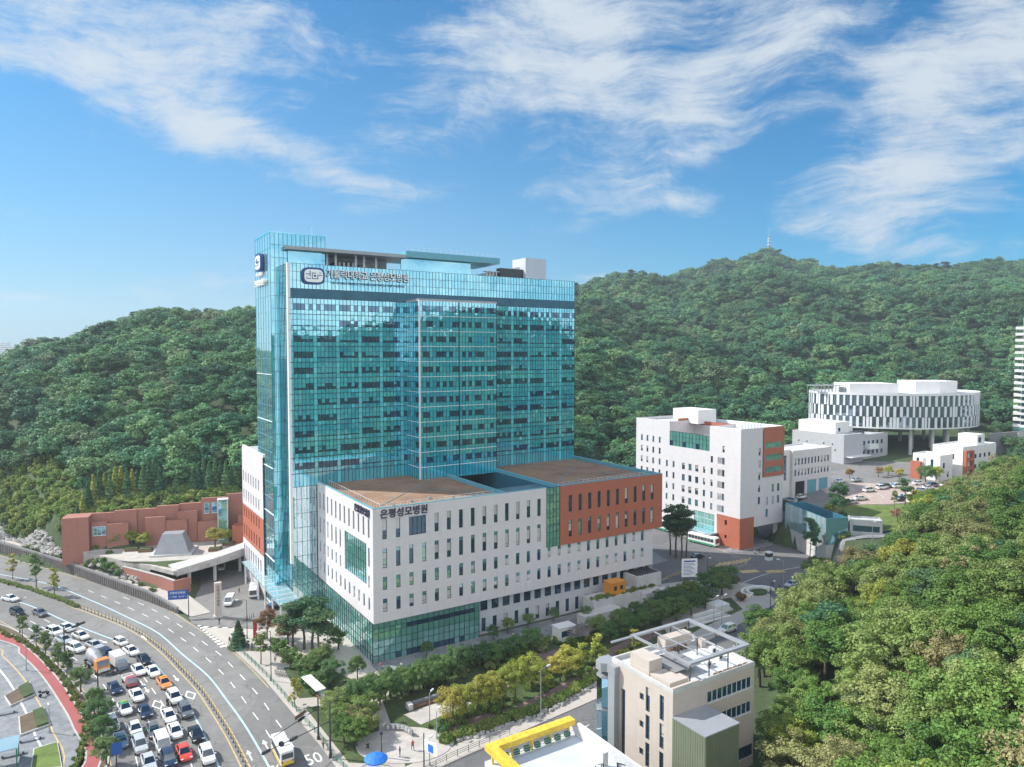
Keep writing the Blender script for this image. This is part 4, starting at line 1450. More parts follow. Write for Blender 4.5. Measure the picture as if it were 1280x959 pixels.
flat_text('은평성모병원', (-.12, 5.7, 29.7), 1.75, .12, M['letter_dark'], RL, name='sign_lettering', parent=hosp, wx=.9, fat=.02)
# ------------------------------------------------------------------ neighbouring buildings
def roof_sheet(mb, x0, y0, x1, y1, z, mi=0):
    mb.poly([(x0, y0, z), (x1, y0, z), (x1, y1, z), (x0, y1, z)], mi)


def parapet_ring(mb, x0, y0, x1, y1, z0, z1, t=.35, mi=0):
    mb.box(x0, y0, z0, x1, y0 + t, z1, mi)
    mb.box(x0, y1 - t, z0, x1, y1, z1, mi)
    mb.box(x0, y0 + t, z0, x0 + t, y1 - t, z1, mi)
    mb.box(x1 - t, y0 + t, z0, x1, y1 - t, z1, mi)


# ---- white block with the terracotta corner, right of the podium
b2 = thing('clinic_building', 'white nine storey block with terracotta corner base, right of the podium beside the two buses', 'building', (71, 219.7, 0), TH)
B2H, LL, RL_ = 37.8, 47.5, 20.6
wl = []
VCOL = [(44.5, 0), (41.6, 0), (38.6, 0), (35.4, 0), (31.8, 2), (28.6, 2), (24.0, 2), (21.0, 2), (18.0, 2), (14.8, 2), (11.6, 1), (6.8, 0)]
for (v, first) in VCOL:
    for k in range(first, 8):
        if k >= 6 and v < 20:
            continue
        z = 32.0 - 3.85 * k
        wide = 1.35 if 16 < v < 27 else 0.9
        wl.append((LL - v - wide / 2, LL - v + wide / 2, z - 2.1, z))
NV0, NV1 = 12.6, 30.6
TERR = (LL - NV1, LL - NV0, 29.6, 34.2)
mb = MB()
wl_main = [w for w in wl if not (w[3] > 29.5 and LL - NV1 - .5 < w[0] < LL - NV0)]
lob = (LL - 19, LL - 9.6, 3.2, 9.2)
wl_main = [w for w in wl_main if not (w[2] < 9.5 and w[1] > LL - 20)]
facade(mb, (0, LL, 0), -VY, LN, LL - 9.2, 0, 29.6, [w for w in wl_main if w[3] < 29.6] + [(lob[0], lob[1] - .6, lob[2], lob[3])], .3)
facade(mb, (0, 9.2, 0), -VY, LN, 9.2, 9.8, B2H, [(w[0] - LL + 9.2, w[1] - LL + 9.2, w[2], w[3]) for w in wl_main if w[0] > LL - 9.2 and w[3] > 11], .3)
facade(mb, (0, LL, 0), -VY, LN, LL - NV1, 29.6, B2H, [w for w in wl_main if w[3] > 29.6 and w[1] < LL - NV1], .3)
mb.poly([(0, NV0, 29.6), (0, 9.2, 29.6), (0, 9.2, B2H), (0, NV0, B2H)])
for v in (NV0, NV1):
    mb.poly([(0, v, 29.6), (12, v, 29.6), (12, v, B2H), (0, v, B2H)])
mb.poly([(12, NV0, 29.6), (12, NV1, 29.6), (12, NV1, B2H - 1.5), (12, NV0, B2H - 1.5)])
# right-hand (shaded) face
wr = [(8.4, 9.4, 9.6 + 3.9 * k, 11.9 + 3.9 * k) for k in range(6)] + [(12.2 + 2.8 * c, 13.3 + 2.8 * c, 12.9 + 3.9 * k - (3.9 if c == 0 else 0), 15.4 + 3.9 * k - (3.9 if c == 0 else 0)) for c in range(3) for k in range(2)]
facade(mb, (0, 0, 0), VX, FN, 10.4, 9.8, B2H, [w for w in wr if w[1] < 10.4 and w[2] > 10], .25)
facade(mb, (10.4, 0, 0), VX, FN, RL_ - 10.4, 6.4, 22, [(w[0] - 10.4, w[1] - 10.4, w[2], w[3]) for w in wr if w[0] > 10.4 and w[3] < 21.8], .25)
mb.poly([(6.6, 0, 6.4), (10.4, 0, 6.4), (10.4, 0, 9.8), (6.6, 0, 9.8)])
mb.poly([(6.6, 0, 6.4), (RL_, 0, 6.4), (RL_, LL, 6.4), (6.6, LL, 6.4)])
mb.poly([(RL_, 0, 6.4), (RL_, LL, 6.4), (RL_, LL, B2H), (RL_, 0, B2H)])
mb.poly([(0, LL, 0), (RL_, LL, 0), (RL_, LL, B2H), (0, LL, B2H)])
mb.box(RL_ - 6, 16, 0, RL_ - .1, LL - .2, 6.38)
mb.box(RL_ - 2.0, 1.0, 0, RL_ - 1.0, 2.0, 6.38)
mb.build('wall', M['white_stone'], b2)
mb = MB()
facade(mb, (-.02, 9.2, 0), -VY, LN, 9.2, 0, 9.8, [(3.2, 4.1, 6.8, 8.4), (3.2, 4.1, 2.6, 3.6)], .25)
facade(mb, (0, -.02, 0), VX, FN, 6.6, 0, 9.8, [], .2)
mb.poly([(6.6, -.02, 0), (6.6, 9, 0), (6.6, 9, 9.8), (6.6, -.02, 9.8)])
mb.build('terracotta_base', M['terracotta'], b2)
mb = MB()
rb = [(1.0, 9.6, 33.0 - 3.95 * k - 1.9, 33.0 - 3.95 * k) for k in range(3)]
facade(mb, (10.4, -.25, 0), VX, FN, RL_ - 10.4 + .1, 22, B2H + .1, rb, .6)
mb.poly([(10.4, -.25, 22), (RL_ + .1, -.25, 22), (RL_ + .1, .3, 22), (10.4, .3, 22)])
mb.poly([(RL_ + .1, -.25, 22), (RL_ + .1, 6, 22), (RL_ + .1, 6, B2H + .1), (RL_ + .1, -.25, B2H + .1)])
mb.build('terracotta_panel', M['terracotta'], b2)
for r in rb:
    window(b2, (10.4, -.25, 0), VX, FN, r, .3, 'metal_grey', 'gl_green', 0, 0, cols=6)
for w in wl_main:
    window(b2, (0, LL, 0), -VY, LN, w, .2, 'metal_dark', random.choice(['gl_window', 'gl_window', 'gl_blue']), 1 if w[1] - w[0] < 1 else 0, 0, cols=1 if w[1] - w[0] < 1 else 2) if w[3] < 29.6 and not (w[0] > LL - 9.3 and w[3] < 11.1) or (w[3] > 29.6 and (w[1] < LL - NV1 or w[0] > LL - 9.2)) else None
for w in wr:
    if w[1] < 10.4 and w[2] > 10 or (w[0] > 10.4 and w[3] < 21.8):
        window(b2, (0, 0, 0), VX, FN, w, .15, 'metal_dark', random.choice(['gl_window', 'gl_blue', 'gl_blind']), 1)
xs_, zs_ = lin(0, NV1 - NV0, 12), [29.6, 31.4, 33.0, 34.6]
g_ = curtain('terrace_glass', b2, (.1, NV1, 0), -VY, LN, xs_, zs_, lambda i, j: 0 if j or i % 4 else 1, [M['gl_green'], M['gl_window']])
mullions('mullion_grid', g_, (.1, NV1, 0), -VY, LN, xs_, zs_, M['mullion_dark'])
xs_, zs_ = lin(0, 8.8, 6), [3.2, 5.2, 7.2, 9.2]
g_ = curtain('lobby_glass', b2, (.25, 19, 0), -VY, LN, xs_, zs_, lambda i, j: 0, [M['gl_green']])
mullions('mullion_grid', g_, (.25, 19, 0), -VY, LN, xs_, zs_, M['metal_white'])
mb = MB()
mb.box(-3.6, 8.6, 3.4, -.05, 30, 3.75)
mb.build('entrance_canopy', M['gl_canopy'], b2)
mb = MB()
roof_sheet(mb, .4, .4, RL_ - .4, NV0, B2H - 1.1)
roof_sheet(mb, 12, NV0, RL_ - .4, NV1, B2H - 1.1)
roof_sheet(mb, .4, NV1, RL_ - .4, LL - .4, B2H - 1.1)
roof_sheet(mb, .1, NV0, 12, NV1, 29.7, 1)
mb.build('roof', [M['roof_white'], M['wood']], b2)
mb = MB()
mb.box(.02, .02, B2H - 1.0, RL_ - .02, .4, B2H + .1)
mb.box(.02, .4, B2H - 1.0, .4, NV0, B2H + .1)
mb.box(RL_ - .4, .4, B2H - 1.0, RL_, LL, B2H + .1)
mb.box(.02, NV1, B2H - 1, .4, LL, B2H + .1)
mb.build('parapet', M['white_wall'], b2)
mb = MB()
mb.box(9, 26, B2H - 1.0, 18, 38, B2H + 3.8)
mb.build('roof_house', M['white_wall'], b2)
mb = MB()
mb.box(4.5, 30.7, B2H - 1, 9.5, 31.2, B2H + .8)
mb.box(12.1, NV0 + .2, B2H - 1.6, 12.6, NV1 - .2, B2H - .2)
mb.build('timber_screen', M['terracotta'], b2)
mb = MB()
for k in range(7):
    mb.tube((5 + k * 1.5, 4, B2H - 1.05), (5 + k * 1.5, 4, B2H + .9), .5, n=10)
mb.build('vent_stacks', M['metal_white'], b2)

# ---- white block with the two rows of windows over teal doors
zb = H(100, 244) - .3
b3 = thing('workshop_building', 'low white block with two rows of small windows over teal garage doors', 'building', (96.4, 243, zb), TH)
w3 = [(1.0 + 1.85 * k, 1.9 + 1.85 * k, z, z + 2.2) for k in range(11) for z in (7.2, 11.0)]
doors = [(1.6 + 6.6 * k, 6.9 + 6.6 * k, 0.2, 5.2) for k in range(3)]
mb = MB()
facade(mb, (0, 0, 0), VX, FN, 22, 0, 15.4, w3 + doors, .35)
mb.poly([(0, 0, 0), (0, 12, 0), (0, 12, 15.4), (0, 0, 15.4)])
mb.poly([(22, 0, 0), (22, 12, 0), (22, 12, 15.4), (22, 0, 15.4)])
mb.poly([(0, 12, 0), (22, 12, 0), (22, 12, 15.4), (0, 12, 15.4)])
parapet_ring(mb, 0.02, 0.02, 21.98, 11.98, 15.4, 16.0)
mb.build('wall', M['white_stone'], b3)
for w in w3:
    window(b3, (0, 0, 0), VX, FN, w, .15, 'metal_dark', 'gl_window', 0)
for k, d in enumerate(doors):
    mb = MB()
    for i in range(7):
        mb.box(d[0], .3 - .02 * (i % 2), d[2] + i * .71, d[1], .38, d[2] + i * .71 + .68)
    mb.build('garage_door', M['dark'] if k == 0 else M['metal_teal'], b3)
mb = MB()
roof_sheet(mb, .3, .3, 21.7, 11.7, 15.5)
mb.build('roof', M['roof_white'], b3)
mb = MB()
mb.box(-4.2, 1.0, 0, -.02, 9, 16.4)
mb.box(-3.4, .9, 6, -2.2, 1.0, 14.5, 1)
mb.build('stair_tower', [M['white_wall'], M['gl_window']], b3)

# ---- grey hall
zb = H(139.6, 298) - .3
b4 = thing('hall_building', 'plain grey stone hall with white upper storey in front of the curved building', 'building', (139.6, 298, zb), TH)
mb = MB()
sq = [(3 + 4.1 * k + (j % 2) * 1.3, 3.7 + 4.1 * k + (j % 2) * 1.3, 3 + 2.4 * j, 3.7 + 2.4 * j) for k in range(5) for j in range(3) if (k * 7 + j * 3) % 4]
facade(mb, (0, 25, 0), -VY, LN, 25, 0, 12.6, sq, .3, 0)
facade(mb, (0, 0, 0), VX, FN, 14, 0, 12.6, [], .3, 0)
mb.poly([(14, 0, 0), (14, 25, 0), (14, 25, 12.6), (14, 0, 12.6)])
mb.poly([(0, 25, 0), (14, 25, 0), (14, 25, 12.6), (0, 25, 12.6)])
mb.poly([(0, 0, 12.4), (14, 0, 12.4), (14, 25, 12.4), (0, 25, 12.4)], 1)
w4 = [(1.5 + 3.4 * k, 3.1 + 3.4 * k, z, z + 1.8) for k in range(6) for z in (2.4, 6.6)]
facade(mb, (14, 3, 0), VX, FN, 24, 0, 11.2, w4, .3, 0)
mb.poly([(38, 3, 0), (38, 25, 0), (38, 25, 11.2), (38, 3, 11.2)])
mb.poly([(14, 3, 11.1), (38, 3, 11.1), (38, 25, 11.1), (14, 25, 11.1)], 1)
mb.build('wall', [M['grey_wall'], M['roof_grey']], b4)
for w in w4:
    window(b4, (14, 3, 0), VX, FN, w, .2, 'metal_dark', 'gl_window', 0)
mb = MB()
for w in sq:
    mb.poly([(.25, 25 - w[0], w[2]), (.25, 25 - w[1], w[2]), (.25, 25 - w[1], w[3]), (.25, 25 - w[0], w[3])])
mb.build('porthole_glazing', M['gl_window'], b4)
mb = MB()
mb.box(3, 6, 12.42, 13, 24, 17.2)
mb.box(13.2, 10, 11.12, 22, 24, 14.5)
mb.box(5.0, 5.9, 13.2, 6.4, 5.99, 14.8, 1)
mb.build('upper_storey', [M['white_wall'], M['gl_window']], b4)
mb = MB()
mb.box(1, -3.2, 3.1, 15, -.02, 3.5)
mb.box(20, .6, 4.9, 27, 2.97, 7.0)
mb.build('entrance_canopy', M['metal_white'], b4)
mb = MB()
for k in range(4):
    mb.box(15 + k * 2.2, 5, 11.12, 16.4 + k * 2.2, 7, 12.6)
mb.build('roof_units', M['metal_dark'], b4)

# ---- curved building raised on columns
zb = H(185, 330) - .3
b5 = thing('curved_building', 'rounded white and dark striped building raised on tall columns below the hill', 'building', (185, 335, zb), 0)
fp = resample([(-46, 2), (-38, -6), (-20, -14), (-2, -17), (16, -14), (30, -6), (38, 6), (33, 20), (16, 28), (-20, 26), (-42, 18), (-46.5, 8), (-46, 2)], step=1.55)[:-1]
fp[:, 0] = np.where(fp[:, 0] < 0, fp[:, 0] * .86, fp[:, 0])
n5 = len(fp)
Z5 = [12.2, 17.0, 21.8, 26.6]
mb = MB()
for i in range(n5):
    a, b = fp[i], fp[(i + 1) % n5]
    for j in range(3):
        mb.poly([(*a, Z5[j]), (*b, Z5[j]), (*b, Z5[j + 1]), (*a, Z5[j + 1])], 0)
mb.build('glazing', M['gl_curved'], b5)
mb = MB()
r5 = random.Random(4)
for i in range(n5):
    a, b = Vector((*fp[i], 0)), Vector((*fp[(i + 1) % n5], 0))
    d = (b - a).normalized()
    o = Vector((d.y, -d.x, 0))
    for j in range(3):
        if (i + j) % 2 == 0 or r5.random() < .12:
            w = .75 + .45 * r5.random()
            p, q = a, a + d * w
            mb.poly([p + o * .25 + VZ * Z5[j], q + o * .25 + VZ * Z5[j], q + o * .25 + VZ * (Z5[j + 1] - .12), p + o * .25 + VZ * (Z5[j + 1] - .12)])
            mb.poly([q + o * .25 + VZ * Z5[j], q + VZ * Z5[j], q + VZ * (Z5[j + 1] - .12), q + o * .25 + VZ * (Z5[j + 1] - .12)])
            mb.poly([p + o * .25 + VZ * Z5[j], p + VZ * Z5[j], p + VZ * (Z5[j + 1] - .12), p + o * .25 + VZ * (Z5[j + 1] - .12)])
    mb.poly([a + o * .3 + VZ * 26.6, b + o * .3 + VZ * 26.6, b + o * .3 + VZ * 27.7, a + o * .3 + VZ * 27.7])
    mb.poly([a + o * .3 + VZ * 11.6, b + o * .3 + VZ * 11.6, b + o * .3 + VZ * 12.2, a + o * .3 + VZ * 12.2])
mb.build('facade_fins', M['metal_white'], b5)
mb = MB()
mb.poly([(*p, 27.0) for p in fp])
mb.poly([(*p, 11.65) for p in fp][::-1], 1)
mb.build('roof', [M['roof_white'], M['concrete']], b5)
for (x, y) in ((6, -13), (14, -11), (22, -8), (28, -3), (33, 4), (4, 0), (14, 2), (23, 6), (6, 14), (20, 18), (-4, -13), (-6, 10)):
    mb = MB()
    mb.tube((x, y, -1), (x, y, 11.7), .75, n=12)
    mb.build('column', M['concrete'], b5)
mb = MB()
mb.prism([(-28, -4), (-6, -6), (-6, 12), (-28, 12)], 27.0, 31.6)
mb.build('roof_house', M['white_wall'], b5)
mb = MB()
mb.prism([(4, -2), (14, -4), (26, 2), (24, 14), (4, 14)], 27.0, 32.6)
mb.build('roof_house', M['white_wall'], b5)
mb = MB()
for k in range(9):
    mb.box(-43 + k * 1.7, -1, 27, -42.8 + k * 1.7, -.8, 30.4)
    mb.box(-43 + k * 1.7, 7, 27, -42.8 + k * 1.7, 7.2, 30.4)
mb.box(-43.2, -1.1, 30.39, -29, 7.3, 30.6)
mb.build('roof_pergola', M['metal_grey'], b5)
mb = MB()
mb.prism([(-44, 6), (-12, 4), (-6, 20), (-40, 24)], -1, 11.6)
mb.build('ground_floor', M['white_wall'], b5)

# ---- ramp wall, small houses, apartment tower on the right edge
def simple_house(name, label, X, Y, w, d, h, mat, wins, rz=TH, extra=None, roofm='roof_white'):
    z = H(X, Y) - .4
    t = thing(name, label, 'building', (X, Y, z), rz)
    mb = MB()
    facade(mb, (0, 0, 0), VX, FN, w, 0, h, [q for f, q in wins if f == 'F'], .25)
    facade(mb, (0, d, 0), -VY, LN, d, 0, h, [q for f, q in wins if f == 'L'], .25)
    mb.poly([(w, 0, 0), (w, d, 0), (w, d, h), (w, 0, h)])
    mb.poly([(0, d, 0), (w, d, 0), (w, d, h), (0, d, h)])
    parapet_ring(mb, .02, .02, w - .02, d - .02, h - .3, h + .4, .25)
    mb.build('wall', M[mat], t)
    mb = MB()
    roof_sheet(mb, .2, .2, w - .2, d - .2, h - .05)
    mb.build('roof', M[roofm], t)
    for f, q in wins:
        if f == 'F':
            window(t, (0, 0, 0), VX, FN, q, .14, 'metal_dark', 'gl_window', 0)
        else:
            window(t, (0, d, 0), -VY, LN, q, .14, 'metal_dark', 'gl_window', 0)
    return t
h1 = simple_house('white_house', 'small white cubic house with tall narrow windows above the car park', 158.5, 262, 9, 10, 9.5, 'white_wall', [('L', (1.4 + 2.6 * k, 2.4 + 2.6 * k, 1.5, 8.2)) for k in range(3)] + [('F', (2, 3.4, 5, 7)), ('F', (5, 6.4, 1.5, 3.6))])
mb = MB(); mb.box(-1.5, 6.5, 0, -.03, 10, 7.0); mb.build('terracotta_wing', M['terracotta'], h1)
h2 = simple_house('corner_house', 'white flat roofed house with terracotta balcony bay at the right edge', 170.0, 267, 26, 11, 11.5, 'white_wall', [('F', (9 + 3.6 * k, 10.5 + 3.6 * k, z, z + 1.6)) for k in range(4) for z in (3, 7)] + [('L', (2, 3.6, 7, 9)), ('L', (6, 8, 7, 9))])
mb = MB()
facade(mb, (0.2, -1.2, 0), VX, FN, 6.2, 0, 10.4, [(1, 5.2, 1.0 + 3.3 * k, 3.3 + 3.3 * k) for k in range(3)], 1.0)
mb.poly([(.2, -1.2, 0), (.2, 0, 0), (.2, 0, 10.4), (.2, -1.2, 10.4)])
mb.poly([(.2, -1.2, 10.4), (6.4, -1.2, 10.4), (6.4, -.02, 10.4), (.2, -.02, 10.4)])
mb.poly([(6.4, -1.2, 0), (6.4, 0, 0), (6.4, 0, 10.4), (6.4, -1.2, 10.4)])
mb.build('balcony_bay', M['terracotta'], h2)
mb = MB(); mb.box(15, 2, 11.1, 21, 9, 15.5); mb.box(16, 1.95, 12.4, 18, 2.0, 14.4, 1); mb.build('roof_house', [M['white_wall'], M['gl_window']], h2)
X, Y = 218.5, 335
zt = H(X, Y) - .5
ap = thing('apartment_tower', 'tall white apartment tower with stacked balconies cut by the right edge', 'apartment tower', (X, Y, zt), math.radians(-36))
mb = MB()
mb.box(17.5, 0, 0, 34, 16, 61)
for k in range(17):
    mb.box(17.6, -.06, 12.2 + 2.8 * k, 33.9, -.01, 13.8 + 2.8 * k, 1)
mb.build('wall', [M['white_wall'], M['gl_window']], ap)
for k in range(17):
    mb = MB()
    mb.box(14.6, 1, 11 + 2.8 * k, 17.46, 8, 12.2 + 2.8 * k)
    mb.build('balcony', M['white_wall'], ap)
mb = MB(); mb.box(14.8, -1.5, 0, 34, -.1, 11); mb.build('podium_glazing', M['gl_green'], ap)
mb = MB()
for (x0, y0, x1, y1, h) in ((206, 318, 236, 330, 14),):
    pass
z = H(218, 318)
rw_ = thing('ramp_wall', 'long plain grey concrete wall beside the curved building', 'wall', (212, 314, z), math.radians(12))
mb = MB(); mb.prism([(0, 0), (24, 0), (24, 1), (0, 1)], -2, [9.0, 9.8, 9.8, 9.0]); mb.build('wall_panel', M['concrete_dark'], rw_)
mb = MB(); mb.box(14, -.6, -2, 24, -.03, 9.0); mb.build('buttress', M['concrete'], rw_)

# ---- guard house on the lawn and glass pavilion over the ramp
z = H(102, 207)
gh = thing('guard_house', 'small grey flat roofed guard house with a dark window band by the lawn', 'guard house', (99.0, 206.5, z - .2), math.radians(-18))
mb = MB()
facade(mb, (0, 0, 0), VX, FN, 8.6, 0, 4.2, [(.8, 7.9, 1.2, 3.0)], .25)
for q in ([(8.6, 0), (8.6, 5)], [(8.6, 5), (0, 5)], [(0, 5), (0, 0)]):
    (a, b) = q
    mb.poly([(*a, 0), (*b, 0), (*b, 4.2), (*a, 4.2)])
parapet_ring(mb, .01, .01, 8.59, 4.99, 4.2, 4.75, .3)
mb.build('wall', M['grey_wall'], gh)
window(gh, (0, 0, 0), VX, FN, (.8, 7.9, 1.2, 3.0), .15, 'metal_dark', 'gl_window', 0, cols=5)
mb = MB(); roof_sheet(mb, .2, .2, 8.4, 4.8, 4.3); mb.build('roof', M['roof_white'], gh)
p0_, p1_ = Vector((88.2, 227.5, 0)), Vector((91.6, 205.5, 0))
dd = (p1_ - p0_)
gp = thing('glass_pavilion', 'tall pale blue glass screen on a concrete base beside the ramp', 'pavilion', (p0_.x, p0_.y, 0), math.atan2(dd.y, dd.x))
Lp = dd.length
mb = MB(); mb.box(0, 0, -1, Lp, 7, 5.6); mb.build('base_wall', M['concrete'], gp)
xs_, zs_ = lin(0, Lp, 9), [5.6, 8.2, 10.8, 13.4]
g_ = curtain('glass_screen', gp, (0, -.02, 0), VX, -VY, xs_, zs_, lambda i, j: 0, [M['gl_canopy']])
mullions('mullion_grid', g_, (0, -.02, 0), VX, -VY, xs_, zs_, M['metal_teal'])
mb = MB(); mb.box(Lp - .2, 0.01, 5.6, Lp, 7, 13.4); mb.box(0, 6.8, 5.6, Lp - .2, 7, 13.4); mb.box(0, .01, 5.6, .2, 6.8, 13.4); mb.build('glass_end', M['gl_blue'], gp)

# ---- stepped brick garden wall, plaza deck, bridge, pyramid skylight
bw = thing('brick_wall', 'long stepped pink brick retaining wall behind the raised plaza', 'wall', (-125.6, 197.2, 0), math.atan2(15.5, 49))
Lw = 46
def panel(x0, x1, y, z0, z1, mat='brick_pink', t=1.0):
    x0, x1 = x0 * .895, x1 * .895
    mb = MB()
    mb.box(x0, y, z0, x1, y + t, z1)
    mb.build('panel', M[mat], bw)
panel(0, 7.4, -1.5, 2.5, 15.6, t=6)
for k, (x0, x1, y, z1) in enumerate([(7.4, 14.0, 1.6, 15.9), (14.0, 20.5, 1.2, 16.4), (20.4, 26.4, 1.8, 16.3), (26.4, 33.0, 1.2, 17.0), (33.0, 40.0, 1.8, 17.2), (39.8, 47.6, 1.0, 18.6), (47.5, 52.5, 1.4, 19.4)]):
    panel(x0, x1, y, 4.5, z1, 'brick_pink')
for (x0, x1, y, z1) in [(12.3, 18.4, -.6, 13.0), (23.2, 29.2, -.5, 14.2), (29.4, 35.6, -.9, 13.0), (32.4, 38.6, .2, 15.2), (38.8, 45.0, -.7, 12.0), (7.6, 12.2, .3, 13.6), (44.8, 47.5, -.3, 13)]:
    panel(x0, x1, y, 5.5, z1, 'brick_pink', .8)
for k in range(3):
    window(bw, (0, .98, 0), VX, -VY, ((40.6 + 2.35 * k) * .895, (42.2 + 2.35 * k) * .895, 14.1, 17.2), -.04, 'metal_white', 'gl_blue', 1)
window(bw, (0, .28, 0), VX, -VY, (7.2, 10.6, 9.8, 12.4), -.04, 'metal_white', 'gl_blue', 0, cols=3)
lt = thing('lift_shaft', 'glass lift shaft beside the brick wall at the rear wing', 'lift shaft', (-86.3, 207.0, 5.9), math.atan2(15.5, 49))
mb = MB(); mb.box(0, 0, 0, 2.6, 2.2, 12.2); mb.build('glass_shaft', M['gl_green'], lt)
mb = MB()
for (x, y) in ((0, 0), (2.6, 0), (2.6, 2.2), (0, 2.2)):
    mb.box(x - .09, y - .09, 0, x + .09, y + .09, 12.5)
mb.box(-.2, -.2, 12.5, 2.8, 2.4, 12.75)
mb.build('shaft_frame', M['metal_white'], lt)
bk = thing('brick_kiosk', 'low terracotta brick block at the end of the plaza by the rear wing', 'brick block', (-81.5, 205.2, 5.9), math.radians(14))
mb = MB(); mb.box(0, 0, 0, 5.6, 4.4, 5.2); mb.build('wall', M['terracotta'], bk)
mb = MB(); mb.box(1.0, 4.4, 0, 3.2, 9.5, 7.4); mb.build('rear_wall', M['brick_pink'], bk)
mb = MB()
deck = [(-131, 195), (-81, 211), (-74.5, 206), (-73, 202), (-76.5, 193), (-81, 185.5), (-86.5, 179.5), (-95, 184.5), (-107, 190), (-121, 193.5)]
left_ = [(-122.5, 198.6), (-100, 205.1), (-95, 184.5), (-106, 189.6), (-116.5, 195.2)]
right_ = [(-100, 205.1), (-81, 211), (-74.5, 206), (-73, 202), (-76.5, 193), (-81, 185.5), (-86.5, 179.5), (-95, 184.5)]
mb.prism(left_, 1.5, 5.95)
mb.prism(right_, 4.9, 5.95)
structure('raised_square', mb, M['paving'])
gr = MB()
gr.prism([(-104, 187.5), (-95, 187.4), (-84.5, 190), (-78.5, 196.5), (-77.5, 195), (-82, 187), (-87, 181.5), (-95, 185.3)], 5.9, 6.1)
o = structure('plaza_lawn', gr, M['grass_dark'])
bridge = thing('bridge_canopy', 'curved white concrete canopy bridging the dark drive under the raised plaza', 'bridge', (-80, 192, 0), 0)
arc = resample([(7.4, 11.5), (4.4, 3.2), (0.6, -4.0), (-5.6, -12.2)], 26)
arc2 = resample([(4.6, 13.5), (1.6, 5.6), (-2.8, -2.2), (-9.4, -9.0)], 26)
mb = MB()
for i in range(25):
    a, b, c, d = arc[i], arc[i + 1], arc2[i + 1], arc2[i]
    zt_ = lambda k: 7.2 - .9 * (k / 25) ** 2
    zb_ = lambda k: 5.2 - .6 * (k / 25)
    mb.poly([(*a, zt_(i)), (*b, zt_(i + 1)), (*c, zt_(i + 1) + .3), (*d, zt_(i) + .3)])
    mb.poly([(*a, zb_(i)), (*b, zb_(i + 1)), (*b, zt_(i + 1)), (*a, zt_(i))])
    mb.poly([(*a, zb_(i)), (*b, zb_(i + 1)), (*c, 4.8), (*d, 4.8)])
    mb.poly([(*c, 4.8), (*d, 4.8), (*d, zt_(i) + .3), (*c, zt_(i + 1) + .3)])
mb.poly([(*arc[-1], 4.4), (*arc2[-1], 4.8), (*arc2[-1], 6.6), (*arc[-1], 6.3)])
mb.build('canopy_slab', M['concrete'], bridge)
for (x, y) in ((3.2, 6.5), (-.6, -1.4), (-4.8, -7.4)):
    mb = MB(); mb.tube((x, y, -.2), (x, y, 5.0), .45, n=12); mb.build('column', M['white_wall'], bridge)
mb = MB(); mb.box(-12, 12.4, -.5, 6, 13.0, 4.88); mb.build('rear_wall', M['concrete_dark'], bridge)
py = thing('skylight_pyramid', 'pale grey truncated pyramid skylight standing on the raised plaza', 'skylight', (-94.5, 196.8, 5.95), math.radians(14))
mb = MB()
mb.box(-5.4, -4.4, 0, 5.4, 4.4, .5)
mb.build('plinth', M['concrete'], py)
mb = MB()
mb.poly([(-4.5, -3.6, .5), (4.5, -3.6, .5), (2.6, -1.9, 5.6), (-2.6, -1.9, 5.6)])
mb.poly([(4.5, -3.6, .5), (4.5, 3.6, .5), (2.6, 1.9, 5.6), (2.6, -1.9, 5.6)])
mb.poly([(4.5, 3.6, .5), (-4.5, 3.6, .5), (-2.6, 1.9, 5.6), (2.6, 1.9, 5.6)])
mb.poly([(-4.5, 3.6, .5), (-4.5, -3.6, .5), (-2.6, -1.9, 5.6), (-2.6, 1.9, 5.6)])
mb.poly([(-2.6, -1.9, 5.6), (2.6, -1.9, 5.6), (2.6, 1.9, 5.6), (-2.6, 1.9, 5.6)])
mb.build('sloped_sides', M['metal_grey'], py)
gw = thing('garden_wall', 'low curved brick garden wall stepping down beside the pavement to the drive', 'wall', (-86, 178, 0), 0)
mb = MB()
gpts = [(-18, 9.5, 4.6), (-11, 5.5, 4.6), (-4, 1.8, 4.4), (.8, -1.2, 4.2)]
for (a, b) in zip(gpts[:-1], gpts[1:]):
    mb.prism([(a[0], a[1]), (b[0], b[1]), (b[0] + .3, b[1] + .5), (a[0] + .3, a[1] + .5)], -.3, [a[2], b[2], b[2], a[2]])
mb.prism([(.8, -1.2), (3.6, 2.2), (3.2, 2.5), (.4, -.9)], -.3, 4.2)
mb.build('wall_panel', M['brick_pink'], gw)
mb = MB()
for (a, b) in zip(gpts[:-1], gpts[1:]):
    mb.prism([(a[0], a[1] - .05), (b[0], b[1] - .05), (b[0] + .3, b[1] + .55), (a[0] + .3, a[1] + .55)], [a[2] + .01, b[2] + .01, b[2] + .01, a[2] + .01], [a[2] + .2, b[2] + .2, b[2] + .2, a[2] + .2])
mb.build('coping', M['kerb'], gw)
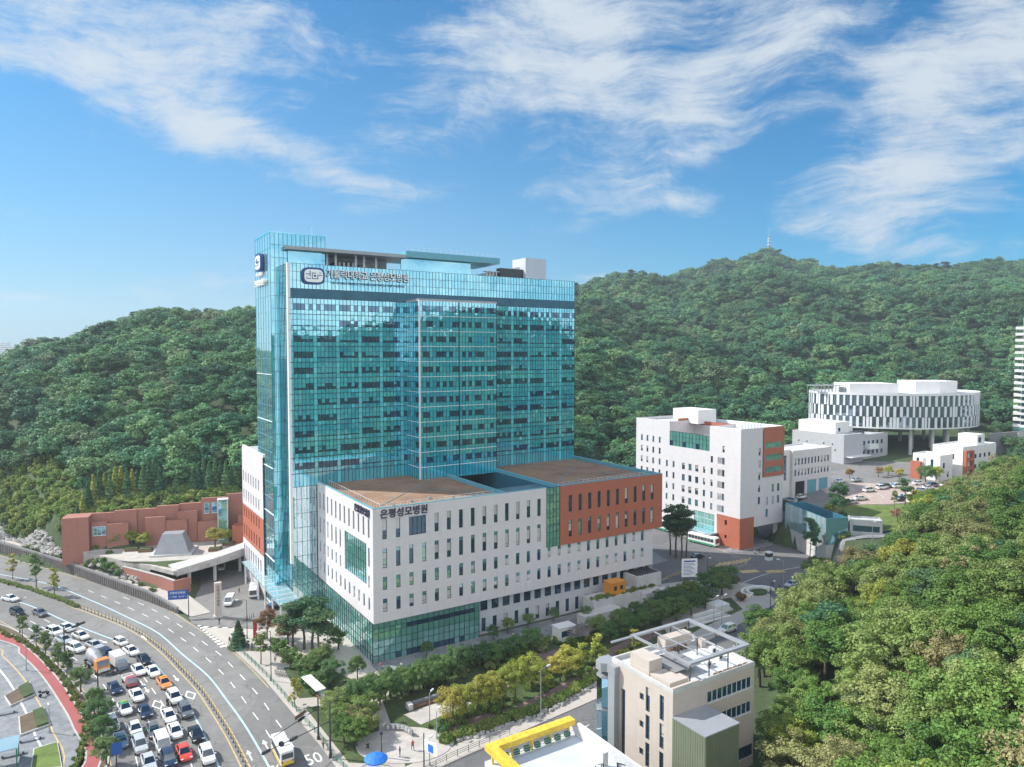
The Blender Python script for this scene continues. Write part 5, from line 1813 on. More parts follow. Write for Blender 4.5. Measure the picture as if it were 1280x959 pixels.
# retaining wall along the road
rt = thing('retaining_wall', 'dark ribbed retaining wall curving along the far side of the road', 'wall', (-120, 195, 0), 0)
rp = resample([(-165 + 120, 221.2 - 195), (-131 + 120, 201.2 - 195), (-107 + 120, 185.4 - 195), (-91 + 120, 174.6 - 195), (-84.8 + 120, 170.2 - 195), (-79.5 + 120, 166.2 - 195)], step=1.1)
mb, m2 = MB(), MB()
nr = len(rp)
for i in range(nr - 1):
    a, b = rp[i], rp[i + 1]
    za, zb2 = (3.5 - 1.0 * (k / nr) - 1.2 * max(0, (k / nr - .85) / .15) for k in (i, i + 1))
    d = Vector((b[0] - a[0], b[1] - a[1], 0)).normalized()
    nn = Vector((d.y, -d.x, 0))
    p, q = Vector((a[0], a[1], 0)), Vector((b[0], b[1], 0))
    mb.prism([tuple((p)[:2]), tuple(q[:2]), tuple((q - nn * .5)[:2]), tuple((p - nn * .5)[:2])], -.2, [za, zb2, zb2, za])
    e = p + d * .22 + nn * .003
    f = p + d * .88 + nn * .003
    m2.prism([tuple((e + nn * .16)[:2]), tuple((f + nn * .16)[:2]), tuple(f[:2]), tuple(e[:2])], -.2, [za - .5] * 4)
mb.build('wall_panel', M['concrete_dark'], rt)
m2.build('rib', plain('weathered_rib', (0.13, 0.115, 0.11), .9, 0, .25, .4), rt)

# ---- foreground block with roof pergola (lower right)
fb = thing('office_block', 'beige stone office block with an open roof pergola in the lower right foreground', 'office block', (22.0, 95.3, 0), TH)
FW, FD, FH_ = 16.8, 12.7, 15.6
ZB = -12.0
sl = []
for (y0, y1) in ((1.7, 2.55), (4.5, 5.35)):
    for k in range(6):
        sl.append((FD - y1, FD - y0, -9.6 + 4.05 * k, -6.1 + 4.05 * k))
for k in range(5):
    sl.append((FD - 6.6, FD - 5.75, -5.6 + 4.05 * k + 1.3, -5.6 + 4.05 * k + 2.2))
mb = MB()
facade(mb, (0, FD, 0), -VY, LN, FD, ZB, FH_, sl + [(2.1, 3.0, -10, 11.8)], .4)
fw_ = [(6.8, 16.2, 12.0 - 3.7 * k, 13.7 - 3.7 * k) for k in range(2)]
facade(mb, (0, 0, 0), VX, FN, FW, ZB, FH_, fw_ + [(12.2, 16.6, 1.6 - 4 * k, 3.4 - 4 * k) for k in range(2)], .3)
mb.poly([(FW, 0, ZB), (FW, FD, ZB), (FW, FD, FH_), (FW, 0, FH_)])
mb.poly([(0, FD, ZB), (FW, FD, ZB), (FW, FD, FH_), (0, FD, FH_)])
mb.box(.02, .02, FH_ - .6, 5.2, .45, FH_ + .3)
mb.box(5.2, .02, FH_ - .6, FW - .02, .4, FH_ - .1)
mb.build('wall', M['beige_stone'], fb)
for q in sl:
    if q[1] - q[0] < .86 and q[3] - q[2] > 2:
        window(fb, (0, FD, 0), -VY, LN, q, .25, 'metal_dark', 'gl_window', 2, 0)
    else:
        window(fb, (0, FD, 0), -VY, LN, q, .25, 'metal_dark', 'gl_window', 0)
window(fb, (0, FD, 0), -VY, LN, (2.1, 3.0, -10, 11.8), .3, 'metal_dark', 'gl_window', 6)
for q in fw_:
    window(fb, (0, 0, 0), VX, FN, q, .15, 'metal_white', 'gl_window', 0, cols=9)
for k in range(2):
    window(fb, (0, 0, 0), VX, FN, (12.2, 16.6, 1.6 - 4 * k, 3.4 - 4 * k), .15, 'metal_dark', 'gl_window', 0, cols=4)
# glazed stair at the far-left corner
mb = MB()
tp = [(-.9, FD - .1), (-1.5, FD + .6), (-1.4, FD + 1.9), (-.3, FD + 2.5), (1.2, FD + 2.4)]
for k in range(5):
    mb.prism(tp + [(1.2, FD - .1)], ZB + .1 + k * 5.0, ZB + 4.5 + k * 5.0)
mb.build('stair_glazing', M['gl_blue'], fb)
mb = MB()
for k in range(5):
    mb.prism([(p[0] * 1.03, p[1] + .03) for p in tp] + [(1.2, FD - .1)], ZB + 4.51 + k * 5.0, ZB + 4.9 + k * 5.0)
mb.prism([(-.92, FD - 1.6), (-.9, FD - .12), (.0, FD - .12), (.0, FD - 1.6)], ZB, 13.6)
mb.prism([(p[0] * 1.1, p[1] + .1) for p in tp] + [(1.2, FD - 1.7), (-.95, FD - 1.7)], 13.61, 14.9)
mb.build('stair_frame', M['metal_grey'], fb)
# olive clad annexe
mb = MB()
for (a, b) in (((0, -5.9), (6.4, -5.9)), ((0, 0), (0, -5.9)), ((6.4, -5.9), (6.4, 0))):
    a, b = Vector((*a, 0)), Vector((*b, 0))
    L = (b - a).length
    d = (b - a) / L
    o = Vector((d.y, -d.x, 0))
    n_ = int(L / .42)
    for k in range(n_):
        p, q = a + d * (L * k / n_), a + d * (L * (k + .86) / n_)
        mb.poly([p + o * .07 + VZ * ZB, q + o * .07 + VZ * ZB, q + o * .07 + VZ * 11.9, p + o * .07 + VZ * 11.9])
        mb.poly([q + o * .07 + VZ * ZB, q + VZ * ZB, q + VZ * 11.9, q + o * .07 + VZ * 11.9])
        mb.poly([p + o * .07 + VZ * ZB, p + VZ * ZB, p + VZ * 11.9, p + o * .07 + VZ * 11.9])
    mb.poly([a + VZ * ZB, b + VZ * ZB, b + VZ * 11.9, a + VZ * 11.9])
an = mb.build('annexe', M['green_olive'], fb)
mb = MB()
mb.box(-.12, -6.0, 11.9, 6.5, -.02, 12.08)
mb.build('annexe_roof', M['metal_grey'], an)
mb = MB()
roof_sheet(mb, .1, .1, FW - .1, FD - .1, FH_ - .45)
mb.build('roof', M['roof_white'], fb)
mb = MB()
parapet_ring(mb, -.05, -.05, FW + .05, FD + .05, FH_ - .44, FH_ + .12, .32)
mb.build('parapet', M['concrete'], fb)
mb = MB()
mb.box(.5, 5.2, FH_ - .4, 3.0, 9.2, FH_ + 2.1)
mb.box(.6, 1.2, FH_ - .4, 4.2, 5.1, FH_ + .45)
mb.build('stair_head', M['beige_stone'], fb)
PZ = FH_ + 2.1
mb = MB()
PX0, PX1, PY0, PY1 = 4.4, FW + .25, 1.0, FD + .7
for (x0, y0, x1, y1) in ((PX0, PY0, PX1, PY0 + .7), (PX0, PY1 - .7, PX1, PY1), (PX0, PY0 + .7, PX0 + .3, PY1 - .7), (PX1 - .7, PY0 + .7, PX1, PY1 - .7)):
    mb.box(x0, y0, PZ, x1, y1, PZ + .32, 0)
for x in (8.4, 12.4):
    mb.box(x, PY0 + .7, PZ + .05, x + .14, PY1 - .7, PZ + .2, 0)
mb.box(PX0 + .3, 7.2, PZ + .06, PX1 - .7, 7.34, PZ + .19, 0)
mb.box(PX0 - 4.3, PY1 - .55, PZ + .02, PX0 - .01, PY1 - .2, PZ + .25, 0)
for x in (PX0 + .1, 8.4, 12.4, PX1 - .5):
    for y in (PY0 + .2, 7.2, PY1 - .5):
        if y == 7.2 and x in (PX0 + .1,):
            continue
        mb.box(x, y, FH_ - .44, x + .13, y + .13, PZ, 1)
mb.build('pergola', [M['metal_grey'], M['metal_dark']], fb)
mb = MB()
mb.prism([(3.4, 3.0), (8.6, 3.0), (8.6, 8.4), (3.4, 8.4)], FH_ + .6, FH_ + .66)
mb.build('roof_awning', M['concrete_dark'], fb)
mb = MB()
mb.box(8.8, 10.4, FH_ - .4, 14.5, FD - .5, FH_ + 1.6)
mb.box(14.9, 8.6, FH_ - .4, 16.0, 10.0, FH_ + .7)
mb.build('roof_units', M['beige_stone'], fb)
mb = MB()
for k in range(5):
    mb.tube((9.4 + k * .8, 9.8, FH_ - .44), (9.4 + k * .8, 9.8, FH_ + .3), .25, n=8)
for k in range(7):
    mb.box(9 + k * 1.05, .55, FH_ - .4, 9.7 + k * 1.05, .95, FH_ - .05)
mb.build('roof_clutter', M['wood'], fb)
for k, (x, y) in enumerate(((7.0, 4.4), (10.2, 3.2), (13.6, 4.0), (14.6, 6.2))):
    mb = MB()
    mb.box(x, y, FH_ - .44, x + 1.0, y + .7, FH_ + .45)
    mb.tube((x + .5, y - .02, FH_), (x + .5, y - .06, FH_), .3, n=10, mi=1)
    mb.tube((x + 1.0, y + .35, FH_ - .3), (x + 2.2, y + .35, FH_ - .38), .05, n=5, mi=1)
    mb.build('air_conditioner', [M['metal_white'], M['metal_dark']], fb)

# ---- yellow framed flat roof at the bottom edge
yb = thing('yellow_roof_building', 'low white building with a yellow roof frame and bluish deck at the bottom edge', 'building', tuple(UV(-3.4, -66)[:2]) + (0,), TH)
YW, YD = 15.0, 16.6
mb = MB()
mb.box(0.02, 0, -8, YW - .02, YD, 6.0)
mb.box(YW - .5, 0.02, 6.0, YW, YD - 1.8, 8.0)
mb.box(YW - .46, YD - 1.8, 6.0, YW - .02, YD, 7.1)
mb.build('wall', M['roof_white'], yb)
mb = MB()
roof_sheet(mb, 1.4, .02, YW - .5, YD - 1.5, 6.02)
mb.build('roof_deck', plain('deck_paint', (0.50, 0.56, 0.64), .6, 0, .10, .25, fine=1.5), yb)
mb = MB()
mb.box(0, YD - 1.4, 7.6, YW - .52, YD, 8.4)
mb.box(0, .02, 7.6, 1.4, YD - 1.4, 8.4)
for k in range(12):
    mb.box(.3 + k * 1.2, YD - .9 + .2 * (k % 3), 8.401, .62 + k * 1.2, YD - .6 + .2 * (k % 3), 8.46)
for k in range(5):
    mb.box(.5 + k * 3.2, YD - 1.2, 6.02, .8 + k * 3.2, YD - .9, 7.6)
mb.build('roof_frame', M['yellow'], yb)
mb = MB()
for k in range(7):
    mb.box(2.2 + k * 1.75, YD - 1.58, 6.3, 3.0 + k * 1.75, YD - 1.0, 6.95, 0)
for z in (6.4, 6.75, 7.1):
    mb.tube((1.7, YD - 1.7, z), (YW - .6, YD - 1.7, z), .035, n=5, mi=1)
mb.build('roof_planters', [M['green_metal'], M['metal_grey']], yb)
mb = MB()
r5 = random.Random(8)
for k in range(34):
    x, y = 8.6 + r5.random() * 5.2, .4 + r5.random() * 5.5
    h = .4 + r5.random() * 1.3
    mb.tube((x, y, 6.02), (x, y, 6.02 + h), .09, n=6)
    mb.tube((x, y, 6.02 + h), (x + r5.uniform(-.9, .9), y + r5.uniform(-.9, .9), 6.02 + h * r5.uniform(.7, 1)), .08, n=6)
mb.box(9, .3, 6.02, 13.8, 4.5, 6.5)
mb.build('pipework', M['metal_dark'], yb)
mb = MB()
mb.box(12.4, 6.4, 6.02, 13.3, 7.2, 8.2)
mb.build('chimney', M['concrete'], yb)

# ---- terraces below the far end of the podium
tr = thing('planter_terrace', 'stepped grey concrete terraces with planted tops under the terracotta end', 'terrace', (HOSP[0], HOSP[1], 0), TH)
mb = MB()
mb.box(52, -4.6, 0, 72, -.3, 4.2)
mb.box(47, -7.6, 0, 58, -4.62, 2.4)
mb.box(66, -3.8, 4.21, 74, 1.3, 7.2)
mb.box(66.4, -6.4, 0, 76, -4.62, 3.8)
mb.build('terrace_wall', M['concrete'], tr)
mb = MB()
for k in range(9):
    mb.box(66.6 + k * .8, -3.4, 7.21, 66.8 + k * .8, .9, 7.5)
mb.build('vent_grille', M['metal_dark'], tr)
ob = thing('orange_hut', 'bright orange site hut on the terrace under the podium overhang', 'hut', tuple(UV(57.6, -2.6)[:2]) + (4.22,), TH)
mb = MB(); mb.box(0, -1.6, 0, 4.4, 1.4, 2.9); mb.box(-.1, -1.7, 2.9, 4.5, 1.5, 3.02); mb.build('body', M['orange'], ob)
for x in (.7, 2.6):
    mb = MB(); mb.box(x, -1.66, 1.2, x + .9, -1.61, 2.2); mb.build('vent', M['metal_dark'], ob)

# ---- mast on the summit and the towers of the far city
zt = H(392, 1095)
ms = thing('radio_mast', 'slim lattice radio mast on the hill summit', 'mast', (392, 1095, zt), 0)
ms.scale = (1.25, 1.25, 1.25)
mb = MB()
for (x, y) in ((-1.6, -1.6), (1.6, -1.6), (1.6, 1.6), (-1.6, 1.6)):
    mb.tube((x, y, 0), (x * .2, y * .2, 26), .42, .3, 5)
for k in range(9):
    s = 1.6 - 1.25 * k / 9
    s2 = 1.6 - 1.25 * (k + 1) / 9
    z0, z1 = k * 2.8, k * 2.8 + 2.8
    mb.tube((-s, -s, z0), (s2, -s2, z1), .13, n=4)
    mb.tube((s, -s, z0), (s2, s2, z1), .13, n=4)
    mb.tube((-s, -s, z0), (-s2, s2, z1), .13, n=4)
mb.tube((0, 0, 26), (0, 0, 35), .35, .2, 5)
mb.build('lattice', M['metal_grey'], ms)
mb = MB()
for z in (14, 18, 21):
    mb.tube((0, 0, z), (0, 0, z + 1.1), 1.7, n=10)
mb.build('antenna_drum', M['metal_white'], ms)
sm = thing('small_antenna', 'short thin antenna left of the summit mast', 'antenna', (383, 1095, H(383, 1095)), 0)
mb = MB(); mb.tube((0, 0, 0), (0, 0, 17), .35, .2, 6); mb.tube((-1.4, 0, 12), (1.4, 0, 12), .2, n=5); mb.build('pole', M['metal_grey'], sm)
for k, (px, w, h) in enumerate(((-30, 46, 96), (-12, 34, 88), (2, 40, 92), (14, 30, 78), (24, 44, 72), (44, 40, 66), (66, 36, 64))):
    Y = 2250 + 60 * (k % 3)
    X = (px - 640) / 890 * Y
    t = tag(link('distant_tower', None), 'hazy apartment slab of the distant city beyond the left hill', 'apartment tower', 'apartment slabs of the distant city')
    t.location = (X, Y, 0)
    mb = MB()
    mb.box(-w / 2, 0, 0, w / 2, 18, h)
    for j in range(int(h / 6)):
        mb.box(-w / 2 + 1, -.3, j * 6 + 2, w / 2 - 1, -.02, j * 6 + 4, 1)
    mb.build('wall', [M['white_wall'], M['gl_window']], t)
# ------------------------------------------------------------------ vegetation
def leaf_mat(name, stops, trans=0.32, isl=0.36, sat=1.0):
    """foliage: each plant takes its own green, each leaf spray varies round it; thin leaves pass some light"""
    mt, g, b, out = new_mat(name)
    oi = g.n('ShaderNodeObjectInfo')
    geo = g.n('ShaderNodeNewGeometry')
    c = g.ramp(oi.outputs['Random'], stops)
    v = g.m('MULTIPLY_ADD', geo.outputs['Random Per Island'], 2 * isl, 1.06 - isl)
    reg = g.noise(oi.outputs['Location'], 0.011, 3, 0.6)          # stands of paler and darker growth
    v = g.m('MULTIPLY', v, g.m('MULTIPLY_ADD', g.sstep(reg, 0.32, 0.68), 0.62, 0.78))
    hsv = g.n('ShaderNodeHueSaturation')
    g.put(hsv.inputs['Hue'], g.m('MULTIPLY_ADD', geo.outputs['Random Per Island'], 0.03, 0.485))
    hsv.inputs['Saturation'].default_value = sat
    g.put(hsv.inputs['Value'], v)
    g.put(hsv.inputs['Color'], c)
    g.put(b.inputs['Base Color'], hsv.outputs[0])
    b.inputs['Roughness'].default_value = 0.6
    b.inputs['Specular IOR Level'].default_value = 0.3
    tr = g.n('ShaderNodeBsdfTranslucent')
    g.put(tr.inputs[0], hsv.outputs[0])
    mx = g.n('ShaderNodeMixShader')
    mx.inputs[0].default_value = trans
    g.nt.links.new(b.outputs[0], mx.inputs[1])
    g.nt.links.new(tr.outputs[0], mx.inputs[2])
    g.nt.links.new(mx.outputs[0], out.inputs[0])
    return mt


LM = {
    'wood': leaf_mat('leaf_wood', [(0, (0.050, 0.144, 0.081)), (.25, (0.074, 0.192, 0.093)), (.5, (0.096, 0.218, 0.100)), (.75, (0.124, 0.247, 0.098)), (.93, (0.152, 0.258, 0.112)), (1, (0.164, 0.221, 0.128))]),
    'near': leaf_mat('leaf_near', [(0, (0.089, 0.180, 0.042)), (.3, (0.144, 0.241, 0.053)), (.55, (0.197, 0.272, 0.075)), (.8, (0.245, 0.290, 0.101)), (1, (0.270, 0.241, 0.114))], .36),
    'yellow': leaf_mat('leaf_yellow', [(0, (0.244, 0.299, 0.055)), (.5, (0.317, 0.336, 0.061)), (1, (0.366, 0.323, 0.073))], .36),
    'park': leaf_mat('leaf_park', [(0, (0.071, 0.150, 0.051)), (.5, (0.121, 0.219, 0.066)), (1, (0.181, 0.251, 0.077))]),
    'red': leaf_mat('leaf_russet', [(0, (0.256, 0.122, 0.073)), (1, (0.281, 0.189, 0.079))]),
    'bank': leaf_mat('leaf_bank', [(0, (0.150, 0.235, 0.055)), (.5, (0.205, 0.285, 0.075)), (1, (0.270, 0.300, 0.085))], .36),
    'pine': leaf_mat('leaf_pine', [(0, (0.049, 0.134, 0.067)), (.5, (0.073, 0.171, 0.079)), (1, (0.122, 0.201, 0.085))], .35),
}
M['bark'] = plain('bark', (0.105, 0.085, 0.065), .9, 0, .25, 1.2, .2)


def leaves_mesh(name, C, Nrm, size, mat, aspect=1.0):
    """rhombic leaf sprays at points C facing Nrm"""
    n = len(C)
    up = rng.normal(size=(n, 3))
    a = np.cross(Nrm, up)
    a /= np.linalg.norm(a, axis=1)[:, None] + 1e-9
    b = np.cross(Nrm, a)
    s = (size * rng.uniform(.65, 1.35, n))[:, None]
    bend = Nrm * s * .18
    V = np.stack([C - a * s * .5 - bend, C - b * s * .42 * aspect, C + a * s * .5 - bend, C + b * s * .42 * aspect], 1).reshape(-1, 3)
    me = bpy.data.meshes.new(name)
    me.vertices.add(4 * n)
    me.vertices.foreach_set('co', V.astype(np.float32).ravel())
    me.loops.add(4 * n)
    me.loops.foreach_set('vertex_index', np.arange(4 * n, dtype=np.int32))
    me.polygons.add(n)
    me.polygons.foreach_set('loop_start', np.arange(0, 4 * n, 4, dtype=np.int32))
    me.materials.append(mat)
    me.update(calc_edges=True)
    return me


def unit(n, zbias=0.0):
    d = rng.normal(size=(n, 3))
    d[:, 2] += zbias
    return d / np.linalg.norm(d, axis=1)[:, None]


def crown_points(kind, dense=1.0, grade=''):
    """unit-height plants (crown of a tree one metre tall standing at z = 0), returns points and normals"""
    Cs, Ns = [], []
    if kind == 'broad':
        k, lo_, hi_ = {'hi': (66, .045, .105), 'far': (27, .10, .165)}.get(grade, (44, .07, .125))
        d = unit(k, .35)
        d[:, 2] = np.maximum(d[:, 2], -.55)
        lump = rng.uniform(.55, 1.12, k)[:, None]
        lump[rng.random(k) < .10] *= 1.16
        cen = d * lump * np.array([.36, .36, .34]) * rng.uniform(.88, 1.1) + np.array([0, 0, .62])
        cen[:, :2] += rng.normal(size=2) * .03
        for c in cen:
            m = int(rng.integers(46, 74) * dense)
            q = unit(m, .25) * rng.uniform(.8, 1.25, 3)
            rad = rng.uniform(lo_, hi_)
            p = c + q * rad * rng.uniform(.55, 1.08, m)[:, None] * np.array([1.15, 1.15, .8])
            Cs.append(p)
            o = (p - np.array([0, 0, .5]))
            o /= np.linalg.norm(o, axis=1)[:, None] + 1e-9
            nn = q * .7 + o * .35 + rng.normal(size=(m, 3)) * .45 + np.array([0, 0, .25])
            Ns.append(nn)
    elif kind == 'pine':
        for t in range(15):
            z = rng.uniform(.55, 1.0)
            a = rng.uniform(0, 6.28)
            r = rng.uniform(.02, .24) * (1.25 - z * .55)
            c = np.array([r * math.cos(a), r * math.sin(a), z])
            m = int(95 * dense)
            q = unit(m)
            p = c + q * np.array([.125, .125, .045]) * rng.uniform(.4, 1.05, m)[:, None]
            Cs.append(p)
            Ns.append(q * .5 + rng.normal(size=(m, 3)) * .6 + np.array([0, 0, .8]))
    elif kind == 'cone':
        m = int(1100 * dense)
        z = 1 - rng.uniform(0, 1, m) ** .62 * .9
        tier = .75 + .25 * np.sin(z * 60)
        r = (1 - z) * .26 * tier * np.sqrt(rng.uniform(.35, 1, m)) + .01
        a = rng.uniform(0, 6.28, m)
        p = np.stack([r * np.cos(a), r * np.sin(a), z - r * .25], 1)
        Cs.append(p)
        Ns.append(np.stack([np.cos(a), np.sin(a), np.full(m, .5)], 1) + rng.normal(size=(m, 3)) * .5)
    elif kind == 'bush':
        k = 16
        d = unit(k, .5)
        cen = d * rng.uniform(.35, .75, k)[:, None] * np.array([.62, .62, .5]) + np.array([0, 0, .38])
        for c in cen:
            m = int(60 * dense)
            q = unit(m, .3)
            Cs.append(c + q * rng.uniform(.16, .28) * rng.uniform(.5, 1.05, m)[:, None])
            Ns.append(q + rng.normal(size=(m, 3)) * .5)
    elif kind == 'young':
        for t in range(26):
            z = rng.uniform(.36, 1.0)
            a = rng.uniform(0, 6.28)
            r = rng.uniform(.03, .2) * (1.25 - z * .75)
            m = int(24 * dense)
            q = unit(m)
            Cs.append(np.array([r * math.cos(a), r * math.sin(a), z]) + q * np.array([.07, .07, .06]) * rng.uniform(.3, 1, m)[:, None])
            Ns.append(q + rng.normal(size=(m, 3)) * .5)
    C, Nn = np.concatenate(Cs), np.concatenate(Ns)
    Nn /= np.linalg.norm(Nn, axis=1)[:, None] + 1e-9
    return C, Nn


def trunk_mesh(kind):
    mb = MB()
    r0 = {'broad': .028, 'pine': .018, 'cone': .012, 'young': .012, 'bush': .02}[kind]
    pts = [Vector((0, 0, -.06)), Vector((rng.normal() * .008, rng.normal() * .008, .22)), Vector((rng.normal() * .015, rng.normal() * .015, .48)), Vector((rng.normal() * .02, rng.normal() * .02, .86 if kind != 'bush' else .4))]
    rs = [r0 * 1.25, r0 * .9, r0 * .7, r0 * .2]
    if kind == 'bush':
        pts = [p * Vector((1, 1, .4)) for p in pts] if False else [Vector((0, 0, -.06)), Vector((0, 0, .1)), Vector((.01, 0, .25)), Vector((.02, .01, .4))]
    for i in range(3):
        mb.tube(pts[i], pts[i + 1], rs[i], rs[i + 1], 7, cap=False)
    for k in range(6 if kind != 'cone' else 0):
        a = k * 2.4 + rng.uniform(0, .6)
        z = rng.uniform(.32, .7) if kind != 'bush' else .12
        b = Vector((0, 0, z))
        L = rng.uniform(.12, .24)
        e = b + Vector((math.cos(a) * L, math.sin(a) * L, L * (.75 if kind != 'pine' else .25)))
        mb.tube(b, e, r0 * .42, r0 * .1, 5, cap=False)
    return mb.mesh('trunk', M['bark'], True)


PLANT = {}
def plant_mesh(kind, leaf, var, leafsize):
    key = (kind, leaf, var)
    if key not in PLANT:
        grade = ('far' if var >= 10 else 'hi') if kind == 'broad' else ''
        if grade:
            leafsize = {'hi': .026, 'far': .068}[grade]
        C, Nn = crown_points(kind, {'hi': 2.7, 'far': 1.0}.get(grade, 1.0) * (1.9 if kind == 'pine' else 1), grade)
        me = leaves_mesh('crown', C, Nn, leafsize, LM[leaf], 1.0 if kind != 'pine' else .55)
        PLANT[key] = (me, trunk_mesh(kind))
    return PLANT[key]


LEAFSIZE = {'broad': .046, 'pine': .045, 'cone': .075, 'bush': .13, 'young': .05}
SPEC = {'broad': 'broadleaf_tree', 'pine': 'pine_tree', 'cone': 'conifer', 'bush': 'shrub', 'young': 'young_tree'}


def plant(kind, leaf, p, h, label, group, wide=1.0, var=None, nm=None):
    var = random.randrange(4) if var is None else var
    me, tk = plant_mesh(kind, leaf, var, LEAFSIZE[kind])
    t = tag(link(nm or SPEC[kind], None), label, 'shrub' if kind == 'bush' else 'tree', group)
    t.location = (p[0], p[1], p[2])
    t.rotation_euler = (0, 0, random.uniform(0, 6.28))
    w = h * wide * random.uniform(.9, 1.12)
    t.scale = (w, w, h)
    link('trunk', tk, t)
    link('crown', me, t)
    return t


# ---- woods on the near right slope: the nearest trees one by one
near_pts = []
r9 = random.Random(21)
LB = [(58, 1010), (85, 1000), (100, 985), (112, 965), (130, 950), (147, 955), (154, 1000), (161, 1075), (169, 1125), (182, 1142), (195, 1152), (204, 1162), (222, 1176), (236, 1200), (262, 1240), (300, 1266), (345, 1262)]
def left_bound(Y):
    return np.interp(Y, [a for a, b in LB], [b for a, b in LB])
Y = 60.0
while Y < 340:
    s = 5.7 if Y < 200 else 6.5
    x0 = (left_bound(Y) - 640) / 890 * Y
    x1 = (1330 - 640) / 890 * Y + 8
    x = x0 + 1.5
    while x < x1:
        px, py = x + r9.uniform(-1.7, 1.7), Y + r9.uniform(-1.7, 1.7)
        if (px - 640 / 890) > 0 and px / py > (left_bound(py) - 640) / 890:
            near_pts.append((px, py))
        x += s
    Y += s
near_pts = [p for p in near_pts if not (p[1] > 245 and 150 < p[0] < 205 and p[1] < 285)]
near_pts.sort(key=lambda p: math.hypot(p[0], p[1]))
near_rest = []
NEARLAB = {'broad': 'leafy green broadleaf tree crowded in the woods on the right slope', 'pine': 'blue green pine with tiered needles in the woods on the right slope'}
cnt = 0
for (x, y) in near_pts:
    z = H(x, y)
    edge = x / y < (left_bound(y) - 640) / 890 + .05
    h = r9.uniform(6.8, 13.2) * (1 if y < 200 else .85) * (.8 if edge else 1)
    kd = 'pine' if r9.random() < .11 else 'broad'
    if cnt < 262:
        lf = 'near' if kd == 'broad' else 'pine'
        if kd == 'broad' and r9.random() < .05:
            lf = 'yellow'
        lab = NEARLAB[kd] if lf != 'yellow' else 'pale yellow green tree crowded in the woods on the right slope'
        plant(kd, lf, (x, y, z - .2), h, lab, 'trees of the near right woods', 1.15 if kd == 'broad' else 1.5)
        cnt += 1
    else:
        near_rest.append((x, y, z, h, 0))

# ---- the wooded hills: one mass, one instanced plant per point
def forest_points():
    out = []
    th0, th1 = math.atan((-110 - 640) / 890), math.atan((1360 - 640) / 890)
    ths = np.linspace(th0, th1, 260)
    for ti, th in enumerate(ths):
        pass
    # jittered rings, with whatever lies well behind a nearer crest left out
    rads = []
    r = 205.0
    while r < 1350:
        rads.append(r)
        r += 7.0 if r < 430 else (8.6 if r < 700 else 10.4)
    horizon_th = np.linspace(th0, th1, 700)
    best = np.full(700, -9.0)
    g = np.random.default_rng(12)
    for r in rads:
        s = 7.0 if r < 430 else (8.6 if r < 700 else 10.4)
        x, y = r * np.sin(horizon_th), r * np.cos(horizon_th)
        hz = height(x, y)
        angg = (hz - CAM_H) / r
        n = int((th1 - th0) * r / s)
        t = th0 + (np.arange(n) + g.uniform(0, 1, n)) * (th1 - th0) / n
        rr_ = r + g.uniform(-s * .45, s * .45, n)
        X, Yy = rr_ * np.sin(t), rr_ * np.cos(t)
        Z = height(X, Yy)
        bi = np.interp(t, horizon_th, best)
        keep = (Z + 11 - CAM_H) / rr_ > bi - .004
        px = 640 + 890 * np.tan(t)
        ymin = np.interp(px, [-200, -5, 60, 100, 330, 460, 700, 800, 960, 1015, 1235, 1262, 1400], [270, 252, 244, 219, 230, 262, 272, 285, 300, 374, 374, 352, 350])
        keep &= (Yy > ymin) & (Z > 4)
        for a in np.nonzero(keep)[0]:
            out.append((X[a], Yy[a], Z[a], s))
        best = np.maximum(best, angg)
    # the ridge that only the glass sees
    for k in range(1500):
        x, y = g.uniform(140, 560), g.uniform(-380, 150)
        if x > 0 and y < x * .95 and not (y > 55 and x < y * 1.0):
            z = H(x, y)
            if z > 9:
                out.append((x, y, z, 11.0))
    return out


FP = forest_points()
FP = [(x, y, z, s) for (x, y, z, s) in FP]
pts, scl, rot, kid = [], [], [], []
gf = np.random.default_rng(77)
for (x, y, z, s) in FP:
    h = s * (gf.uniform(.75, 1.2) if gf.random() < .35 else gf.uniform(1.1, 1.9))
    pts.append((x, y, z - .6))
    scl.append((h * 1.16 * gf.uniform(.85, 1.15), h * 1.16 * gf.uniform(.85, 1.15), h * gf.uniform(.85, 1.0)))
    rot.append(gf.uniform(0, 6.28))
    kid.append(int(gf.integers(0, 4)) if gf.random() > .13 else 4)
for (x, y, z, h, k) in near_rest:
    pts.append((x, y, z - .3)); scl.append((h * 1.1, h * 1.1, h)); rot.append(gf.uniform(0, 6.28)); kid.append(int(gf.integers(0, 4)))
# the five growth forms whose crowns the mass repeats stand as trees at the foot of the left hill
forms = []
for k in range(5):
    kd = 'broad' if k < 4 else 'pine'
    px_ = (118, 150, 205, 262, 290)[k]
    a = AT(px_, 600, 240 + 2 * k)
    t = plant(kd, 'wood' if kd == 'broad' else 'pine', (a.x, a.y, H(a.x, a.y) - .3), 9.5 + k * .3, 'dark green woodland tree at the foot of the left hill above the brick wall', 'trees at the foot of the left hill', 1.15, var=10 + k)
    forms.append([c for c in t.children if c.name.startswith('crown')][0])


